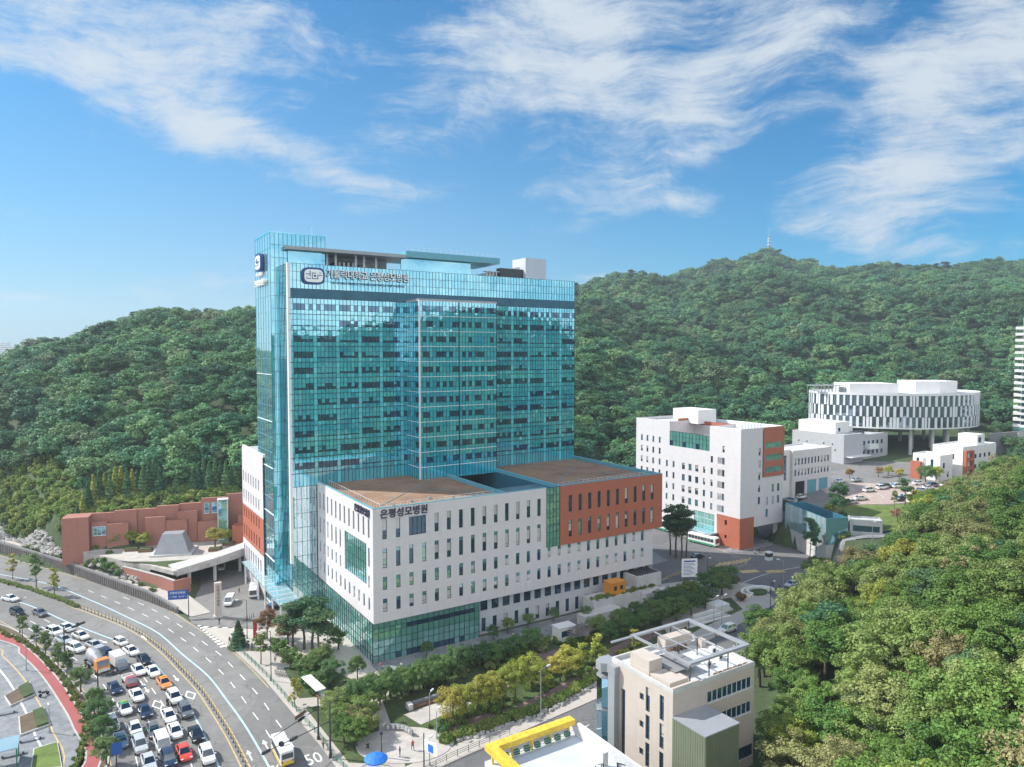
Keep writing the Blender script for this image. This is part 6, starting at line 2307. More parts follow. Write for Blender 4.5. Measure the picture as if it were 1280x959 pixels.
def instanced(name, pts, scl, rot, kid, forms):
    me = bpy.data.meshes.new(name)
    me.from_pydata([tuple(p) for p in pts], [], [])
    for an, tp, dat in (('sc', 'FLOAT_VECTOR', np.array(scl, np.float32).ravel()), ('rt', 'FLOAT', np.array(rot, np.float32)), ('kd', 'INT', np.array(kid, np.int32))):
        at = me.attributes.new(an, tp, 'POINT')
        at.data.foreach_set('vector' if tp == 'FLOAT_VECTOR' else 'value', dat)
    o = link(name, me)
    o['kind'] = 'stuff'
    ng = bpy.data.node_groups.new(name, 'GeometryNodeTree')
    ng.interface.new_socket('Geometry', in_out='INPUT', socket_type='NodeSocketGeometry')
    ng.interface.new_socket('Geometry', in_out='OUTPUT', socket_type='NodeSocketGeometry')
    N_ = ng.nodes
    gi, go, jn = N_.new('NodeGroupInput'), N_.new('NodeGroupOutput'), N_.new('GeometryNodeJoinGeometry')
    L = ng.links.new
    def attr(nm, tp):
        a = N_.new('GeometryNodeInputNamedAttribute')
        a.data_type = tp
        a.inputs[0].default_value = nm
        return [s for s in a.outputs if s.enabled][0]
    sc_, rt_, kd_ = attr('sc', 'FLOAT_VECTOR'), attr('rt', 'FLOAT'), attr('kd', 'INT')
    cx = N_.new('ShaderNodeCombineXYZ')
    L(rt_, cx.inputs[2])
    for k, f in enumerate(forms):
        oi = N_.new('GeometryNodeObjectInfo')
        oi.transform_space = 'ORIGINAL'
        oi.inputs['Object'].default_value = f
        oi.inputs['As Instance'].default_value = True
        cp = N_.new('FunctionNodeCompare')
        cp.data_type, cp.operation = 'INT', 'EQUAL'
        si = [s for s in cp.inputs if s.enabled]
        L(kd_, si[0])
        si[1].default_value = k
        ip = N_.new('GeometryNodeInstanceOnPoints')
        L(gi.outputs[0], ip.inputs['Points'])
        L(cp.outputs[0], ip.inputs['Selection'])
        L(oi.outputs['Geometry'], ip.inputs['Instance'])
        L(cx.outputs[0], ip.inputs['Rotation'])
        L(sc_, ip.inputs['Scale'])
        L(ip.outputs[0], jn.inputs[0])
    L(jn.outputs[0], go.inputs[0])
    md = o.modifiers.new('instances', 'NODES')
    md.node_group = ng
    return o


instanced('forest', pts, scl, rot, kid, forms)

# ---- shrubs of the lower left bank, and hedges: masses
bush_forms = []
for k, (a, b) in enumerate(((108, 690), (121, 697), (137, 703))):
    p = G(a, b, 3.4)
    t = plant('bush', 'bank', (p.x, p.y, H(p.x, p.y)), 2.4, 'rounded green shrub on the rocky bank below the brick wall', 'shrubs on the rocky bank', 1.0, var=20 + k)
    bush_forms.append([c for c in t.children if c.name.startswith('crown')][0])
bp, bs, br, bk_ = [], [], [], []
for k in range(1500):
    px, Yv = r9.uniform(-60, 330), r9.uniform(203, 256)
    if Yv < np.interp(px, [-60, 0, 70, 96, 330], [228, 224, 207, 204.5, 219]) or (px > 96 and Yv > 226):
        continue
    if px < 96 and abs(Yv - (250 - max(px, 0) * .28)) < 1.6:      # the footpath across the bank
        continue
    x = (px - 640) / 890 * Yv
    h = r9.uniform(1.6, 3.6)
    bp.append((x, Yv, H(x, Yv) - .3)); bs.append((h * 1.1, h * 1.1, h)); br.append(r9.uniform(0, 6.28)); bk_.append(r9.randrange(3))
instanced('bank_shrubs', bp, bs, br, bk_, bush_forms)
def hedge(name, line, w, h, dens, label=None):
    P = resample(line, step=.5)
    bp, bs, br, bk_ = [], [], [], []
    for p in P:
        for k in range(dens):
            s = h * r9.uniform(.75, 1.2)
            x, y = p[0] + r9.uniform(-w, w), p[1] + r9.uniform(-w, w)
            bp.append((x, y, max(H(x, y), 0.1) + (line[0][2] if len(line[0]) > 2 else 0) - .1)); bs.append((s, s, s)); br.append(r9.uniform(0, 6.28)); bk_.append(r9.randrange(3))
    instanced(name, bp, bs, br, bk_, bush_forms)
def uvl(*a):
    return [tuple(UV(u, v)[:2]) for u, v in a]
hedge('park_hedge', uvl((-1, -32.6), (8, -32.4), (17, -32.3), (28, -30), (35, -27.8), (50, -24)), .7, 1.5, 2)
hedge('park_hedge', uvl((1, -29), (8, -26.5), (14, -25.5)), .9, 1.5, 3)
hedge('strip_hedge', [tuple(rR[i] * .5 + eL[i] * .5) for i in range(16, 74, 3)], .45, .8, 1)
hedge('median_hedge', [tuple(p[:2]) for p in pix([(-30, 719), (0, 727), (40, 738), (80, 752), (96, 759)])], .35, .9, 2)
hedge('promenade_hedge', uvl((4, -10.8), (16, -10.6), (30, -10.3), (46, -9.8), (60, -9)), .7, 1.5, 3)
hedge('wall_top_hedge', [(-165, 222.5), (-131, 202.4), (-107, 186.5), (-91, 175.8), (-81, 168.6)], .3, .9, 1)
hedge('terrace_planting', uvl((53, -3.5), (71, -3.5)), .7, 1.0, 2)
bpy.data.objects['terrace_planting'].location.z = 4.0

# ---- individual trees
def row(kind, leaf, pxs, h, label, group, wide=1.0, z=0.0, jit=.1):
    for (a, b) in pxs:
        p = G(a, b, z)
        zz = z if z else max(H(p.x, p.y), 0)
        plant(kind, leaf, (p.x, p.y, zz), h * random.uniform(1 - jit, 1 + jit), label, group, wide)
row('young', 'park', [(28, 798), (46, 810), (57, 822), (73, 837), (84, 848)], 5.2, 'slim street tree on the planting strip between queue and cycle path', 'street trees along the cycle path', 1.5)
row('broad', 'park', [(101, 866), (118, 893), (124, 912), (129, 935), (133, 957)], 4.6, 'bushy street tree at the near end of the strip beside the cycle path', 'bushy trees on the strip', 1.1)
row('young', 'yellow', [(16, 724)], 6.2, 'thin yellowing tree at the far end of the planted median', 'trees on the planted median', 1.2)
row('young', 'park', [(45, 734)], 9.0, 'tallest green tree in the middle of the planted median', 'trees on the planted median', 1.1)
row('young', 'yellow', [(68, 745)], 6.6, 'yellow green tree at the near tip of the planted median', 'trees on the planted median', 1.2)
row('broad', 'yellow', [(144, 684), (165, 684), (180, 685)], 4.4, 'small bright yellow green tree in a planter left of the pyramid skylight', 'plaza trees left of the skylight', 1.2, 6)
row('broad', 'yellow', [(269, 684)], 5.2, 'small yellow green tree in a planter right of the pyramid skylight', 'plaza trees right of the skylight', 1.2, 6)
row('broad', 'yellow', [(286, 679)], 4.4, 'smaller yellow green tree beside the terracotta block', 'plaza trees right of the skylight', 1.2, 6)
for k in range(30):
    a = 97 + k * 6.9
    p = AT(a, 640, 213 + k * .42 - (6 if a < 112 else 0) + (k % 3) * 1.6)
    lf = 'yellow' if k in (1, 3, 5, 7, 8, 10) else 'pine'
    plant('cone', lf, (p.x, p.y, H(p.x, p.y) - .2), random.uniform(7.5, 10.5), 'slender yellow conifer in the row above the brick wall' if lf == 'yellow' else 'slender dark green conifer in the row above the brick wall', 'conifer row above the brick wall', 1.0)
row('pine', 'pine', [(366, 812), (380, 812), (391, 819), (398, 826)], 10.5, 'tall pine on the forecourt in front of the tower', 'pines on the forecourt', 1.5)
row('broad', 'red', [(334, 799)], 6.5, 'rounded russet tree beside the red banner pillar', 'russet trees on the forecourt', 1.0)
row('broad', 'red', [(360, 806)], 5.2, 'low russet tree under the forecourt pines', 'russet trees on the forecourt', 1.3)
row('cone', 'pine', [(298, 810)], 5.8, 'dark conical tree beside the zebra crossing', 'trees beside the pavement', 1.7)
row('young', 'park', [(326, 831)], 6.4, 'slender green tree beside the roadside railing', 'trees beside the pavement', 1.5)
row('young', 'yellow', [(369, 884)], 4.8, 'thin yellow leaved sapling on the pavement', 'trees beside the pavement', 1.3)
row('bush', 'park', [(352, 818), (362, 828), (372, 834), (380, 842), (390, 838), (398, 846), (405, 852), (412, 846), (386, 858), (394, 866), (402, 862), (346, 812)], 3.0, 'dense green shrub in the bed between pavement and forecourt', 'shrubs in the pavement bed', 1.1)
row('broad', 'park', [(423, 813), (447, 850)], 5.0, 'small round tree in a raised bed beside the glazed podium corner', 'trees by the podium corner', 1.1)
row('broad', 'park', [(388, 846), (402, 838), (414, 858)], 5.0, 'broad green tree over the beds by the forecourt', 'trees over the forecourt beds', 1.2)
lab = 'small green tree in the long planted row in front of the podium'
for k in range(19):
    t = k / 18
    row('broad', 'park', [(432 + 128 * t, 896 - 40 * t), (438 + 126 * t, 888 - 38 * t)][:2 if k % 2 else 1], 5.2, lab, 'trees of the park row', 1.0)
row('broad', 'near', [(424, 912), (440, 916), (452, 908), (430, 930), (446, 934), (458, 922), (420, 898)], 4.6, 'spreading green tree on the lawn left of the round square', 'trees left of the round square', 1.3)
row('broad', 'park', [(572, 846), (586, 842), (600, 838), (616, 834), (632, 829), (646, 822), (664, 815)], 5.4, 'shaded dark green tree along the promenade under the podium', 'trees along the promenade', 1.1)
row('broad', 'yellow', [(566, 908), (582, 902), (598, 895), (612, 890), (630, 884), (644, 876)], 6.8, 'loose yellow green tree beside the purple park path', 'loose trees beside the park path', .95)
row('broad', 'yellow', [(664, 865)], 6.4, 'bright yellow tree beside the street lamp in the park', 'bright trees in the park', 1.1)
row('broad', 'yellow', [(700, 853), (712, 850)], 6.0, 'bright yellow tree left of the fan pergola trees', 'bright trees in the park', 1.1)
row('young', 'yellow', [(727, 846), (746, 838)], 6.6, 'open yellow crowned tree with bare grey trunk behind the office block', 'open trees behind the office block', 1.5)
row('broad', 'park', [(775, 792), (786, 800), (796, 784), (806, 792), (814, 778), (826, 784), (836, 772), (846, 778), (852, 764), (864, 770), (872, 756), (882, 762), (890, 748), (902, 744), (860, 752), (842, 756), (912, 736), (828, 766), (760, 806), (745, 800), (880, 740), (896, 734)], 5.4, 'dark green tree in the shaded grove between terrace and street', 'trees of the shaded grove', 1.15)
row('young', 'yellow', [(793, 816)], 5.0, 'lone yellow sapling just behind the office block roof', 'saplings', 1.4)
row('bush', 'red', [(925, 752), (918, 730)], 2.6, 'russet shrub in the stepped beds by the junction', 'russet shrubs by the junction', 1.0)
row('pine', 'pine', [(845, 698), (852, 700), (858, 697), (838, 694)], 15.0, 'tall bare stemmed pine in front of the white clinic block', 'pines in front of the clinic', 1.0)
for (a, b, Yv, h) in ((1013, 690, 203, 14), (1020, 690, 206, 11), (1047, 680, 213, 14), (1053, 676, 214, 13), (1040, 676, 216, 12)):
    p = AT(a, b, Yv)
    plant('pine', 'pine', (p.x, p.y, H(p.x, p.y) - .1), h, 'tall thin pine on the bank beside the glass pavilion', 'pines beside the glass pavilion', .62)
for (a, Yv, kd, lf, h, lab) in ((1132, 228, 'pine', 'pine', 9, 'single dark pine at the near edge of the car park'), (1119, 226, 'young', 'park', 6, 'thin sapling at the near edge of the car park'), (1157, 258, 'broad', 'park', 7, 'round green tree in the middle of the car park'), (1170, 262, 'broad', 'yellow', 6, 'yellow green tree at the back of the car park'),
                                (1062, 270, 'broad', 'red', 4, 'orange leaved tree in front of the grey hall'), (1098, 272, 'broad', 'red', 4.2, 'russet tree right of the orange one by the hall'), (1110, 274, 'broad', 'yellow', 4.4, 'yellow tree in front of the grey hall'), (1124, 276, 'bush', 'yellow', 3, 'low yellow shrub in front of the grey hall'),
                                (1123, 213, 'broad', 'red', 4.5, 'small orange tree on the lawn beside the guard house'), (1038, 222, 'broad', 'yellow', 4.5, 'yellow green tree at the left end of the lawn'), (1052, 216, 'broad', 'near', 4.2, 'green tree on the lawn behind the guard house')):
    p = AT(a, 600, Yv)
    plant(kd, lf, (p.x, p.y, H(p.x, p.y) - .1), h, lab, 'trees round the car park and lawn', 1.15)
for k in range(26):
    p = AT(r9.uniform(1005, 1062), 690, r9.uniform(200, 211))
    plant('bush', random.choice(['park', 'near']), (p.x, p.y, H(p.x, p.y) - .2), r9.uniform(1.4, 2.6), 'low green shrub on the bank below the glass pavilion', 'shrubs on the pavilion bank', 1.2)
for k in range(7, 16):
    a = 1085 + k * 7.6
    p = AT(a, 640, 222 + k * 1.0)
    plant('broad', random.choice(['yellow', 'near']), (p.x, p.y, H(p.x, p.y) - .2), r9.uniform(3.0, 4.6), 'yellowing tree along the near edge of the car park', 'trees along the car park edge', 1.2)
for (u, v) in ((10, -3.2), (26, -2.6), (30.5, -1.2), (36, -1.0), (43, -.9), (49.5, -5)):
    p = UV(u, v, .15)
    plant('broad', 'park', p, 3.4, 'small dark tree against the shaded podium base', 'trees against the podium base', 1.1)

for k in range(70):
    u, v = r9.uniform(-2, 58), 0
    v = -12.5 - r9.uniform(0, 3) + u * .03 if k % 2 else -30.5 + u * .12 + r9.uniform(-.6, 3.2)
    p = UV(u, v, .16)
    plant('bush', random.choice(['bank', 'park', 'near', 'yellow']), p, r9.uniform(.9, 2.0), 'small leafy shrub scattered between the trees of the park', 'shrubs of the park', 1.2)
# boulders
def boulders(name, line, w, smin, smax, n):
    mb = MB()
    P = resample(line, n)
    rb_ = random.Random(len(name))
    for p in P:
        s = rb_.uniform(smin, smax)
        x, y = p[0] + rb_.uniform(-w, w), p[1] + rb_.uniform(-w, w)
        z = max(H(x, y), .1) + s * .2
        b = len(mb.v)
        mb.ball((x, y, z), (s * rb_.uniform(.7, 1.2), s * rb_.uniform(.7, 1.2), s * rb_.uniform(.5, .9)), 7, 4)
        for i in range(b, len(mb.v)):
            q = mb.v[i]
            k = 1 + rb_.uniform(-.16, .16)
            mb.v[i] = (x + (q[0] - x) * k, y + (q[1] - y) * k, z + (q[2] - z) * k)
    o = mb.build(name, M['rock'])
    o['kind'] = 'stuff'
boulders('boulders', uvl((-1, -33.6), (8, -33.8), (17, -33.8), (28, -31.4), (36, -28.8), (50, -25)), .35, .3, .6, 130)
bank = []
for k in range(4):
    a_, b_ = (-166 + .4 * k, 224.2 + k * .55), (-135 + .3 * k, 205.0 + k * .55)
    bank += [a_, b_] if k % 2 == 0 else [b_, a_]
boulders('bank_boulders', bank, .35, .45, .85, 300)
for k in range(30):
    t_ = k / 29
    x = -118 + 26 * t_ + r9.uniform(-1, 1)
    y = np.interp(x, [-131, -107, -91, -84], [201.2, 185.4, 174.6, 170]) + r9.uniform(1.6, 3.6)
    plant('bush', random.choice(['park', 'near']), (x, y, H(x, y) - .1), r9.uniform(1.0, 2.2), 'rounded green shrub on the rocky bank below the brick wall', 'shrubs on the rocky bank', 1.0)
boulders('slope_boulders', [(-121, 196), (-112, 191), (-104, 187), (-98, 183.5), (-104, 188.5), (-116, 194)], .9, .4, .8, 120)
# ------------------------------------------------------------------ vehicles
def hexa(mb, secs, mi=0):
    """body loft: rings of eight points along x"""
    rings = []
    for (x, w, zb, zt) in secs:
        zm = zb + .2
        rings.append([(x, -w * .9, zb), (x, -w, zm), (x, -w, zt - .13), (x, -w * .88, zt), (x, w * .88, zt), (x, w, zt - .13), (x, w, zm), (x, w * .9, zb)])
    b = len(mb.v)
    for r in rings:
        mb.v += r
    for k in range(len(rings) - 1):
        for i in range(8):
            j = (i + 1) % 8
            mb.f.append((b + 8 * k + i, b + 8 * k + j, b + 8 * k + 8 + j, b + 8 * k + 8 + i))
            mb.m.append(mi)
    mb.f.append(tuple(b + i for i in range(7, -1, -1)))
    mb.f.append(tuple(b + 8 * (len(rings) - 1) + i for i in range(8)))
    mb.m += [mi, mi]


CARS = {  # lower-body sections, glasshouse base x0 x1 z, roof x0 x1 z, half widths, wheel x, wheel radius
    'sedan': ([(-2.38, .70, .38, .88), (-2.2, .86, .26, 1.0), (-1.35, .91, .22, 1.02), (0, .92, .2, .98), (1.15, .91, .22, .96), (2.05, .87, .26, .80), (2.38, .68, .36, .64)], (-1.85, 1.2, .96), (-1.1, .32, 1.44), .80, .62, (-1.42, 1.42), .33),
    'suv': ([(-2.3, .76, .42, 1.02), (-2.2, .9, .32, 1.1), (-1.3, .94, .3, 1.12), (0, .95, .28, 1.1), (1.1, .94, .3, 1.08), (2.0, .9, .34, .98), (2.32, .76, .44, .84)], (-2.22, 1.2, 1.06), (-1.9, .42, 1.68), .84, .68, (-1.4, 1.42), .37),
    'hatch': ([(-1.85, .68, .38, .92), (-1.75, .8, .28, .98), (-1.0, .82, .24, 1.0), (0, .83, .22, .98), (.9, .82, .24, .96), (1.6, .8, .28, .84), (1.86, .66, .38, .7)], (-1.8, 1.05, .95), (-1.5, .35, 1.48), .74, .60, (-1.15, 1.18), .3),
    'van': ([(-2.5, .86, .38, 1.2), (-2.4, .95, .3, 1.25), (0, .96, .28, 1.25), (1.7, .95, .3, 1.15), (2.3, .92, .34, .98), (2.52, .8, .42, .84)], (-2.46, 1.9, 1.2), (-2.35, 1.15, 1.98), .90, .82, (-1.5, 1.6), .35),
}
PAINT = {'white': (0.78, 0.78, 0.77), 'silver': (0.46, 0.48, 0.50), 'grey': (0.12, 0.13, 0.14), 'black': (0.012, 0.013, 0.016), 'navy': (0.018, 0.03, 0.07), 'orange': (0.75, 0.26, 0.05), 'red': (0.60, 0.065, 0.035), 'rose': (0.42, 0.10, 0.12), 'bluegrey': (0.15, 0.22, 0.30), 'green': (0.03, 0.30, 0.16), 'yellow': (0.75, 0.52, 0.05), 'blue': (0.03, 0.25, 0.55), 'offwhite': (0.70, 0.69, 0.66)}
_PM = {}
def paint(c):
    if c not in _PM:
        mt, g, b, out = new_mat('car_paint_' + c)
        tc = g.n('ShaderNodeTexCoord')
        col = PAINT[c]
        n1 = g.noise(tc.outputs['Object'], 3.0, 3)
        g.put(b.inputs['Base Color'], g.mix(n1, tuple(x * .9 for x in col) + (1,), tuple(min(1, x * 1.08) for x in col) + (1,)))
        b.inputs['Roughness'].default_value = .32
        b.inputs['Coat Weight'].default_value = .6
        b.inputs['Coat Roughness'].default_value = .08
        _PM[c] = mt
    return _PM[c]
mt, g, b, out = new_mat('lamp_red'); b.inputs['Base Color'].default_value = (.35, .01, .01, 1); b.inputs['Roughness'].default_value = .3; M['lamp_red'] = mt
mt, g, b, out = new_mat('lamp_clear'); b.inputs['Base Color'].default_value = (.7, .72, .72, 1); b.inputs['Roughness'].default_value = .15; M['lamp_clear'] = mt
M['tyre'] = plain('tyre', (0.02, 0.02, 0.021), .85)
M['rim'] = plain('rim', (0.4, 0.41, 0.42), .35, .6)
_VM = {}


def vmesh(key, fn):
    if key not in _VM:
        _VM[key] = fn()
    return _VM[key]


def wheel_at(t, x, y, r, w=.22):
    def mk():
        mb = MB(); mb.tube((0, -w / 2, 0), (0, w / 2, 0), r, r, 14); return mb.mesh('wheel', M['tyre'])
    def mr():
        mb = MB(); mb.tube((0, -w / 2 - .012, 0), (0, w / 2 + .012, 0), r * .62, r * .62, 10); return mb.mesh('rim', M['rim'])
    wl_ = link('wheel', vmesh(('w', r, w), mk), t, Matrix.Translation((x, y, r)))
    link('rim', vmesh(('r', r, w), mr), wl_)


def car(kind, colour, p, d, label, group=None, nm=None, cat='car', roofc=None, sign=False):
    secs, (gx0, gx1, gz), (rx0, rx1, rz), wb, wr_, wx, wr = CARS[kind]
    t = tag(link(nm or {'sedan': 'sedan_car', 'suv': 'suv_car', 'hatch': 'hatchback_car', 'van': 'van'}[kind], None), label, cat, group)
    t.location = p
    t.rotation_euler = (0, 0, math.atan2(d[1], d[0]))
    def body():
        mb = MB()
        hexa(mb, secs)
        # pillars
        for s in (-1, 1):
            for (a, b) in (((gx0, wb * s, gz), (rx0, wr_ * s, rz)), ((gx1, wb * s, gz), (rx1, wr_ * s, rz)), (((gx0 + gx1) / 2 - .1, wb * s, gz), ((rx0 + rx1) / 2, wr_ * s, rz))):
                mb.tube(a, b, .045, n=5)
            mb.box(gx1 - .25, s * (wb + .16) - .1, gz + .0, gx1 - .08, s * (wb + .16) + .1, gz + .14)
        return mb.mesh('body', paint(colour))
    link('body', vmesh(('b', kind, colour), body), t)
    rc = roofc or colour
    def roof():
        mb = MB()
        n = 5
        for i in range(n):
            for j in range(4):
                def q(a, c):
                    x = rx0 + (rx1 - rx0) * a / n
                    y = -wr_ + 2 * wr_ * c / 4
                    return (x, y * 1.04, rz + .045 * math.sin(math.pi * a / n) + .035 * math.sin(math.pi * c / 4) + .01)
                mb.poly([q(i, j), q(i + 1, j), q(i + 1, j + 1), q(i, j + 1)])
        return mb.mesh('roof', paint(rc), True)
    link('roof', vmesh(('rf', kind, rc), roof), t)
    def glassm(which):
        def f():
            mb = MB()
            if which == 'windshield':
                mb.poly([(gx1, -wb, gz), (gx1, wb, gz), (rx1, wr_, rz), (rx1, -wr_, rz)])
            elif which == 'rear_window':
                mb.poly([(gx0, -wb, gz), (gx0, wb, gz), (rx0, wr_, rz), (rx0, -wr_, rz)])
            else:
                s = -1 if which.endswith('r') else 1
                mb.poly([(gx0, wb * s, gz), (gx1, wb * s, gz), (rx1, wr_ * s, rz), (rx0, wr_ * s, rz)])
            return mb.mesh(which.split(':')[0], M['gl_car'])
        return f
    for wn in ('windshield', 'rear_window', 'side_window:r', 'side_window:l'):
        link(wn.split(':')[0], vmesh((wn, kind), glassm(wn)), t)
    for x in wx:
        for s in (-1, 1):
            wheel_at(t, x, s * (secs[3][1] - .1), wr)
    fx, bx_ = secs[-2][0], secs[1][0]
    def lampm(name, m, x, zz):
        def f():
            mb = MB(); mb.box(-.13, -.19, -.075, .13, .19, .075); return mb.mesh(name, M[m])
        return f
    for s in (-1, 1):
        link('headlight', vmesh('hl', lampm('headlight', 'lamp_clear', 0, 0)), t, Matrix.Translation((fx + .12, s * secs[-2][1] * .72, secs[-2][3] - .13)))
        link('taillight', vmesh('tl', lampm('taillight', 'lamp_red', 0, 0)), t, Matrix.Translation((bx_ - .06, s * secs[1][1] * .74, secs[1][3] - .14)))
    if sign:
        def sg():
            mb = MB(); mb.box(-.12, -.35, 0, .12, .35, .16); return mb.mesh('roof_sign', M['yellow'])
        link('roof_sign', vmesh('sg', sg), t, Matrix.Translation(((rx0 + rx1) / 2, 0, rz + .06)))
    return t


def qcar(kind, col, a, b, label, **kw):
    p = G(a, b)
    car(kind, col, (p.x, p.y, .003), road_dir(p, bd), label, 'vehicles queueing on the road', **kw)


Q = [('sedan', 'white', 13, 751, 'white sedan at the far left edge, farthest back in the queue'), ('suv', 'black', 22, 769, 'black car alone near the left edge behind the roadside trees'), ('sedan', 'grey', 50, 769, 'dark grey sedan right of the lone black car, near the median'),
     ('suv', 'white', 68, 793, 'white suv at the back of the dense queue, left of two'), ('sedan', 'white', 83, 788, 'white sedan at the back of the dense queue, right of two'), ('sedan', 'offwhite', 101, 798, 'off white sedan with dark glass in the right part of the queue\'s rear'),
     ('sedan', 'silver', 80, 803, 'silver sedan behind the white suv near the blue street sign'), ('suv', 'white', 95, 814, 'white suv left of the silver car ahead of the concrete mixer'), ('sedan', 'silver', 118, 810, 'silver grey sedan directly behind the concrete mixer'), ('suv', 'navy', 134, 822, 'dark blue car right beside the concrete mixer drum'),
     ('hatch', 'white', 151, 806, 'small white hatchback leading the farthest right lane'), ('sedan', 'white', 164, 817, 'white sedan just in front of the small white hatchback'), ('sedan', 'black', 180, 828, 'black sedan between white cars beside the blue lane line'), ('sedan', 'white', 173, 841, 'white sedan right of the small box truck'), ('sedan', 'white', 191, 843, 'white sedan behind the orange taxi'),
     ('sedan', 'navy', 143, 864, 'dark blue sedan left of the rose pickup'), ('sedan', 'white', 171, 873, 'white sedan straight ahead of the rose pickup'), ('sedan', 'navy', 181, 893, 'navy sedan ahead of the white sedan in the middle lane'), ('suv', 'white', 140, 910, 'white suv on the left lane beside the bushy trees'),
     ('sedan', 'offwhite', 169, 915, 'pale sedan ahead of the green roofed taxi'), ('sedan', 'grey', 192, 917, 'dark grey sedan in the middle of the front of the queue'), ('sedan', 'bluegrey', 151, 930, 'blue grey car on the left lane near the bottom'), ('suv', 'silver', 175, 936, 'silver suv near the bottom of the queue'), ('sedan', 'silver', 186, 957, 'silver car cut by the bottom edge'),
     ('suv', 'white', 218, 876, 'white suv ahead of the orange taxi beside the blue line'), ('suv', 'grey', 232, 893, 'dark grey suv right of the motorcyclist'), ('sedan', 'white', 211, 899, 'white sedan just ahead of the motorcyclist'), ('sedan', 'white', 219, 918, 'white sedan second ahead of the motorcyclist'), ('sedan', 'black', 245, 922, 'black sedan along the blue line right of the white sedans'),
     ('suv', 'white', 259, 949, 'white suv nearest the camera beside the blue line'), ('van', 'white', 203, 935, 'white van between the dark sedan and the red car'), ('suv', 'navy', 211, 954, 'dark blue suv at the bottom edge left of the red car')]
for q in Q:
    qcar(*q)
qcar('sedan', 'orange', 205, 857, 'orange taxi in the middle of the white cars', nm='taxi', cat='taxi', sign=True)
qcar('sedan', 'red', 230, 945, 'bright red sedan near the front of the queue')
qcar('sedan', 'white', 156, 889, 'white taxi with a green roof', nm='taxi', cat='taxi', roofc='green', sign=True)


def truck_parts(t, secs, col, wx, ww=.95, r=.45):
    mb = MB(); hexa(mb, secs); mb.build('cab', paint(col), t)
    for x in wx:
        for s in (-1, 1):
            wheel_at(t, x, s * (ww - .02), r, .3)


def veh(nm, label, cat, a, b, d=None, z=.003, group=None):
    p = G(a, b)
    d = road_dir(p, bd) if d is None else d
    t = tag(link(nm, None), label, cat, group)
    t.location = (p.x, p.y, z)
    t.rotation_euler = (0, 0, math.atan2(d[1], d[0]))
    return t


t = veh('mixer_truck', 'concrete mixer truck with a grey drum and orange cab', 'truck', 121, 836, group='vehicles queueing on the road')
truck_parts(t, [(1.9, 1.1, .7, 2.6), (2.1, 1.2, .55, 2.8), (3.3, 1.2, .5, 2.75), (3.75, 1.15, .55, 1.7)], 'orange', (-2.6, -1.3, 2.7), 1.15, .5)
mb = MB(); mb.poly([(3.36, -1.02, 1.75), (3.36, 1.02, 1.75), (3.28, .95, 2.6), (3.28, -.95, 2.6)]) ; mb.poly([(3.80, -1.0, 1.72), (3.80, 1.0, 1.72), (3.38, 1.0, 2.62), (3.38, -1.0, 2.62)]); mb.build('windshield', M['gl_car'], t)
mb = MB(); mb.box(3.72, -1.05, .6, 3.84, 1.05, 1.2); mb.build('bumper', paint('white'), t)
mb = MB(); mb.box(-3.6, -.5, .75, 1.9, .5, 1.05); mb.box(-3.6, -1.15, .9, -3.0, 1.15, 1.2); mb.build('chassis', M['metal_dark'], t)
mb = MB()
dr = [(-3.7, 2.7, .45), (-3.1, 2.55, .95), (-1.8, 2.3, 1.25), (-.3, 2.1, 1.2), (1.2, 1.9, .75), (1.6, 1.85, .4)]
for a, b_ in zip(dr[:-1], dr[1:]):
    mb.tube((a[0], 0, a[1]), (b_[0], 0, b_[1]), a[2], b_[2], 16, cap=False)
mb.build('drum', M['metal_grey'], t, True)
mb = MB(); mb.tube((-3.9, 0, 3.1), (-3.3, 0, 2.2), .55, .25, 8); mb.box(-4.3, -.25, 1.2, -3.6, .25, 2.0); mb.build('chute', paint('orange'), t)
t = veh('box_truck', 'small white box truck beside the mixer', 'truck', 149, 835, group='vehicles queueing on the road')
truck_parts(t, [(1.0, .82, .5, 1.8), (1.2, .88, .4, 1.95), (2.0, .88, .38, 1.9), (2.55, .84, .42, 1.1)], 'bluegrey', (-1.6, 1.7), .85, .36)
mb = MB(); mb.poly([(2.57, -.78, 1.12), (2.57, .78, 1.12), (2.08, .74, 1.84), (2.08, -.74, 1.84)]); mb.build('windshield', M['gl_car'], t)
mb = MB(); mb.box(-2.7, -1.0, .75, .95, 1.0, 2.75); mb.build('cargo_box', paint('white'), t)
t = veh('pickup_truck', 'small rose coloured pickup with a white bed', 'truck', 162, 855, group='vehicles queueing on the road')
truck_parts(t, [(.6, .8, .45, 1.75), (.8, .86, .38, 1.9), (1.7, .86, .36, 1.85), (2.4, .82, .42, 1.05)], 'rose', (-1.5, 1.5), .82, .34)
mb = MB(); mb.poly([(2.42, -.76, 1.07), (2.42, .76, 1.07), (1.8, .74, 1.8), (1.8, -.74, 1.8)]); mb.build('windshield', M['gl_car'], t)
mb = MB(); mb.box(-2.4, -.88, .7, .55, .88, .82); mb.box(-2.4, -.88, .82, .55, -.82, 1.2); mb.box(-2.4, .82, .82, .55, .88, 1.2); mb.box(-2.4, -.82, .82, -2.34, .82, 1.2); mb.build('cargo_bed', paint('offwhite'), t)


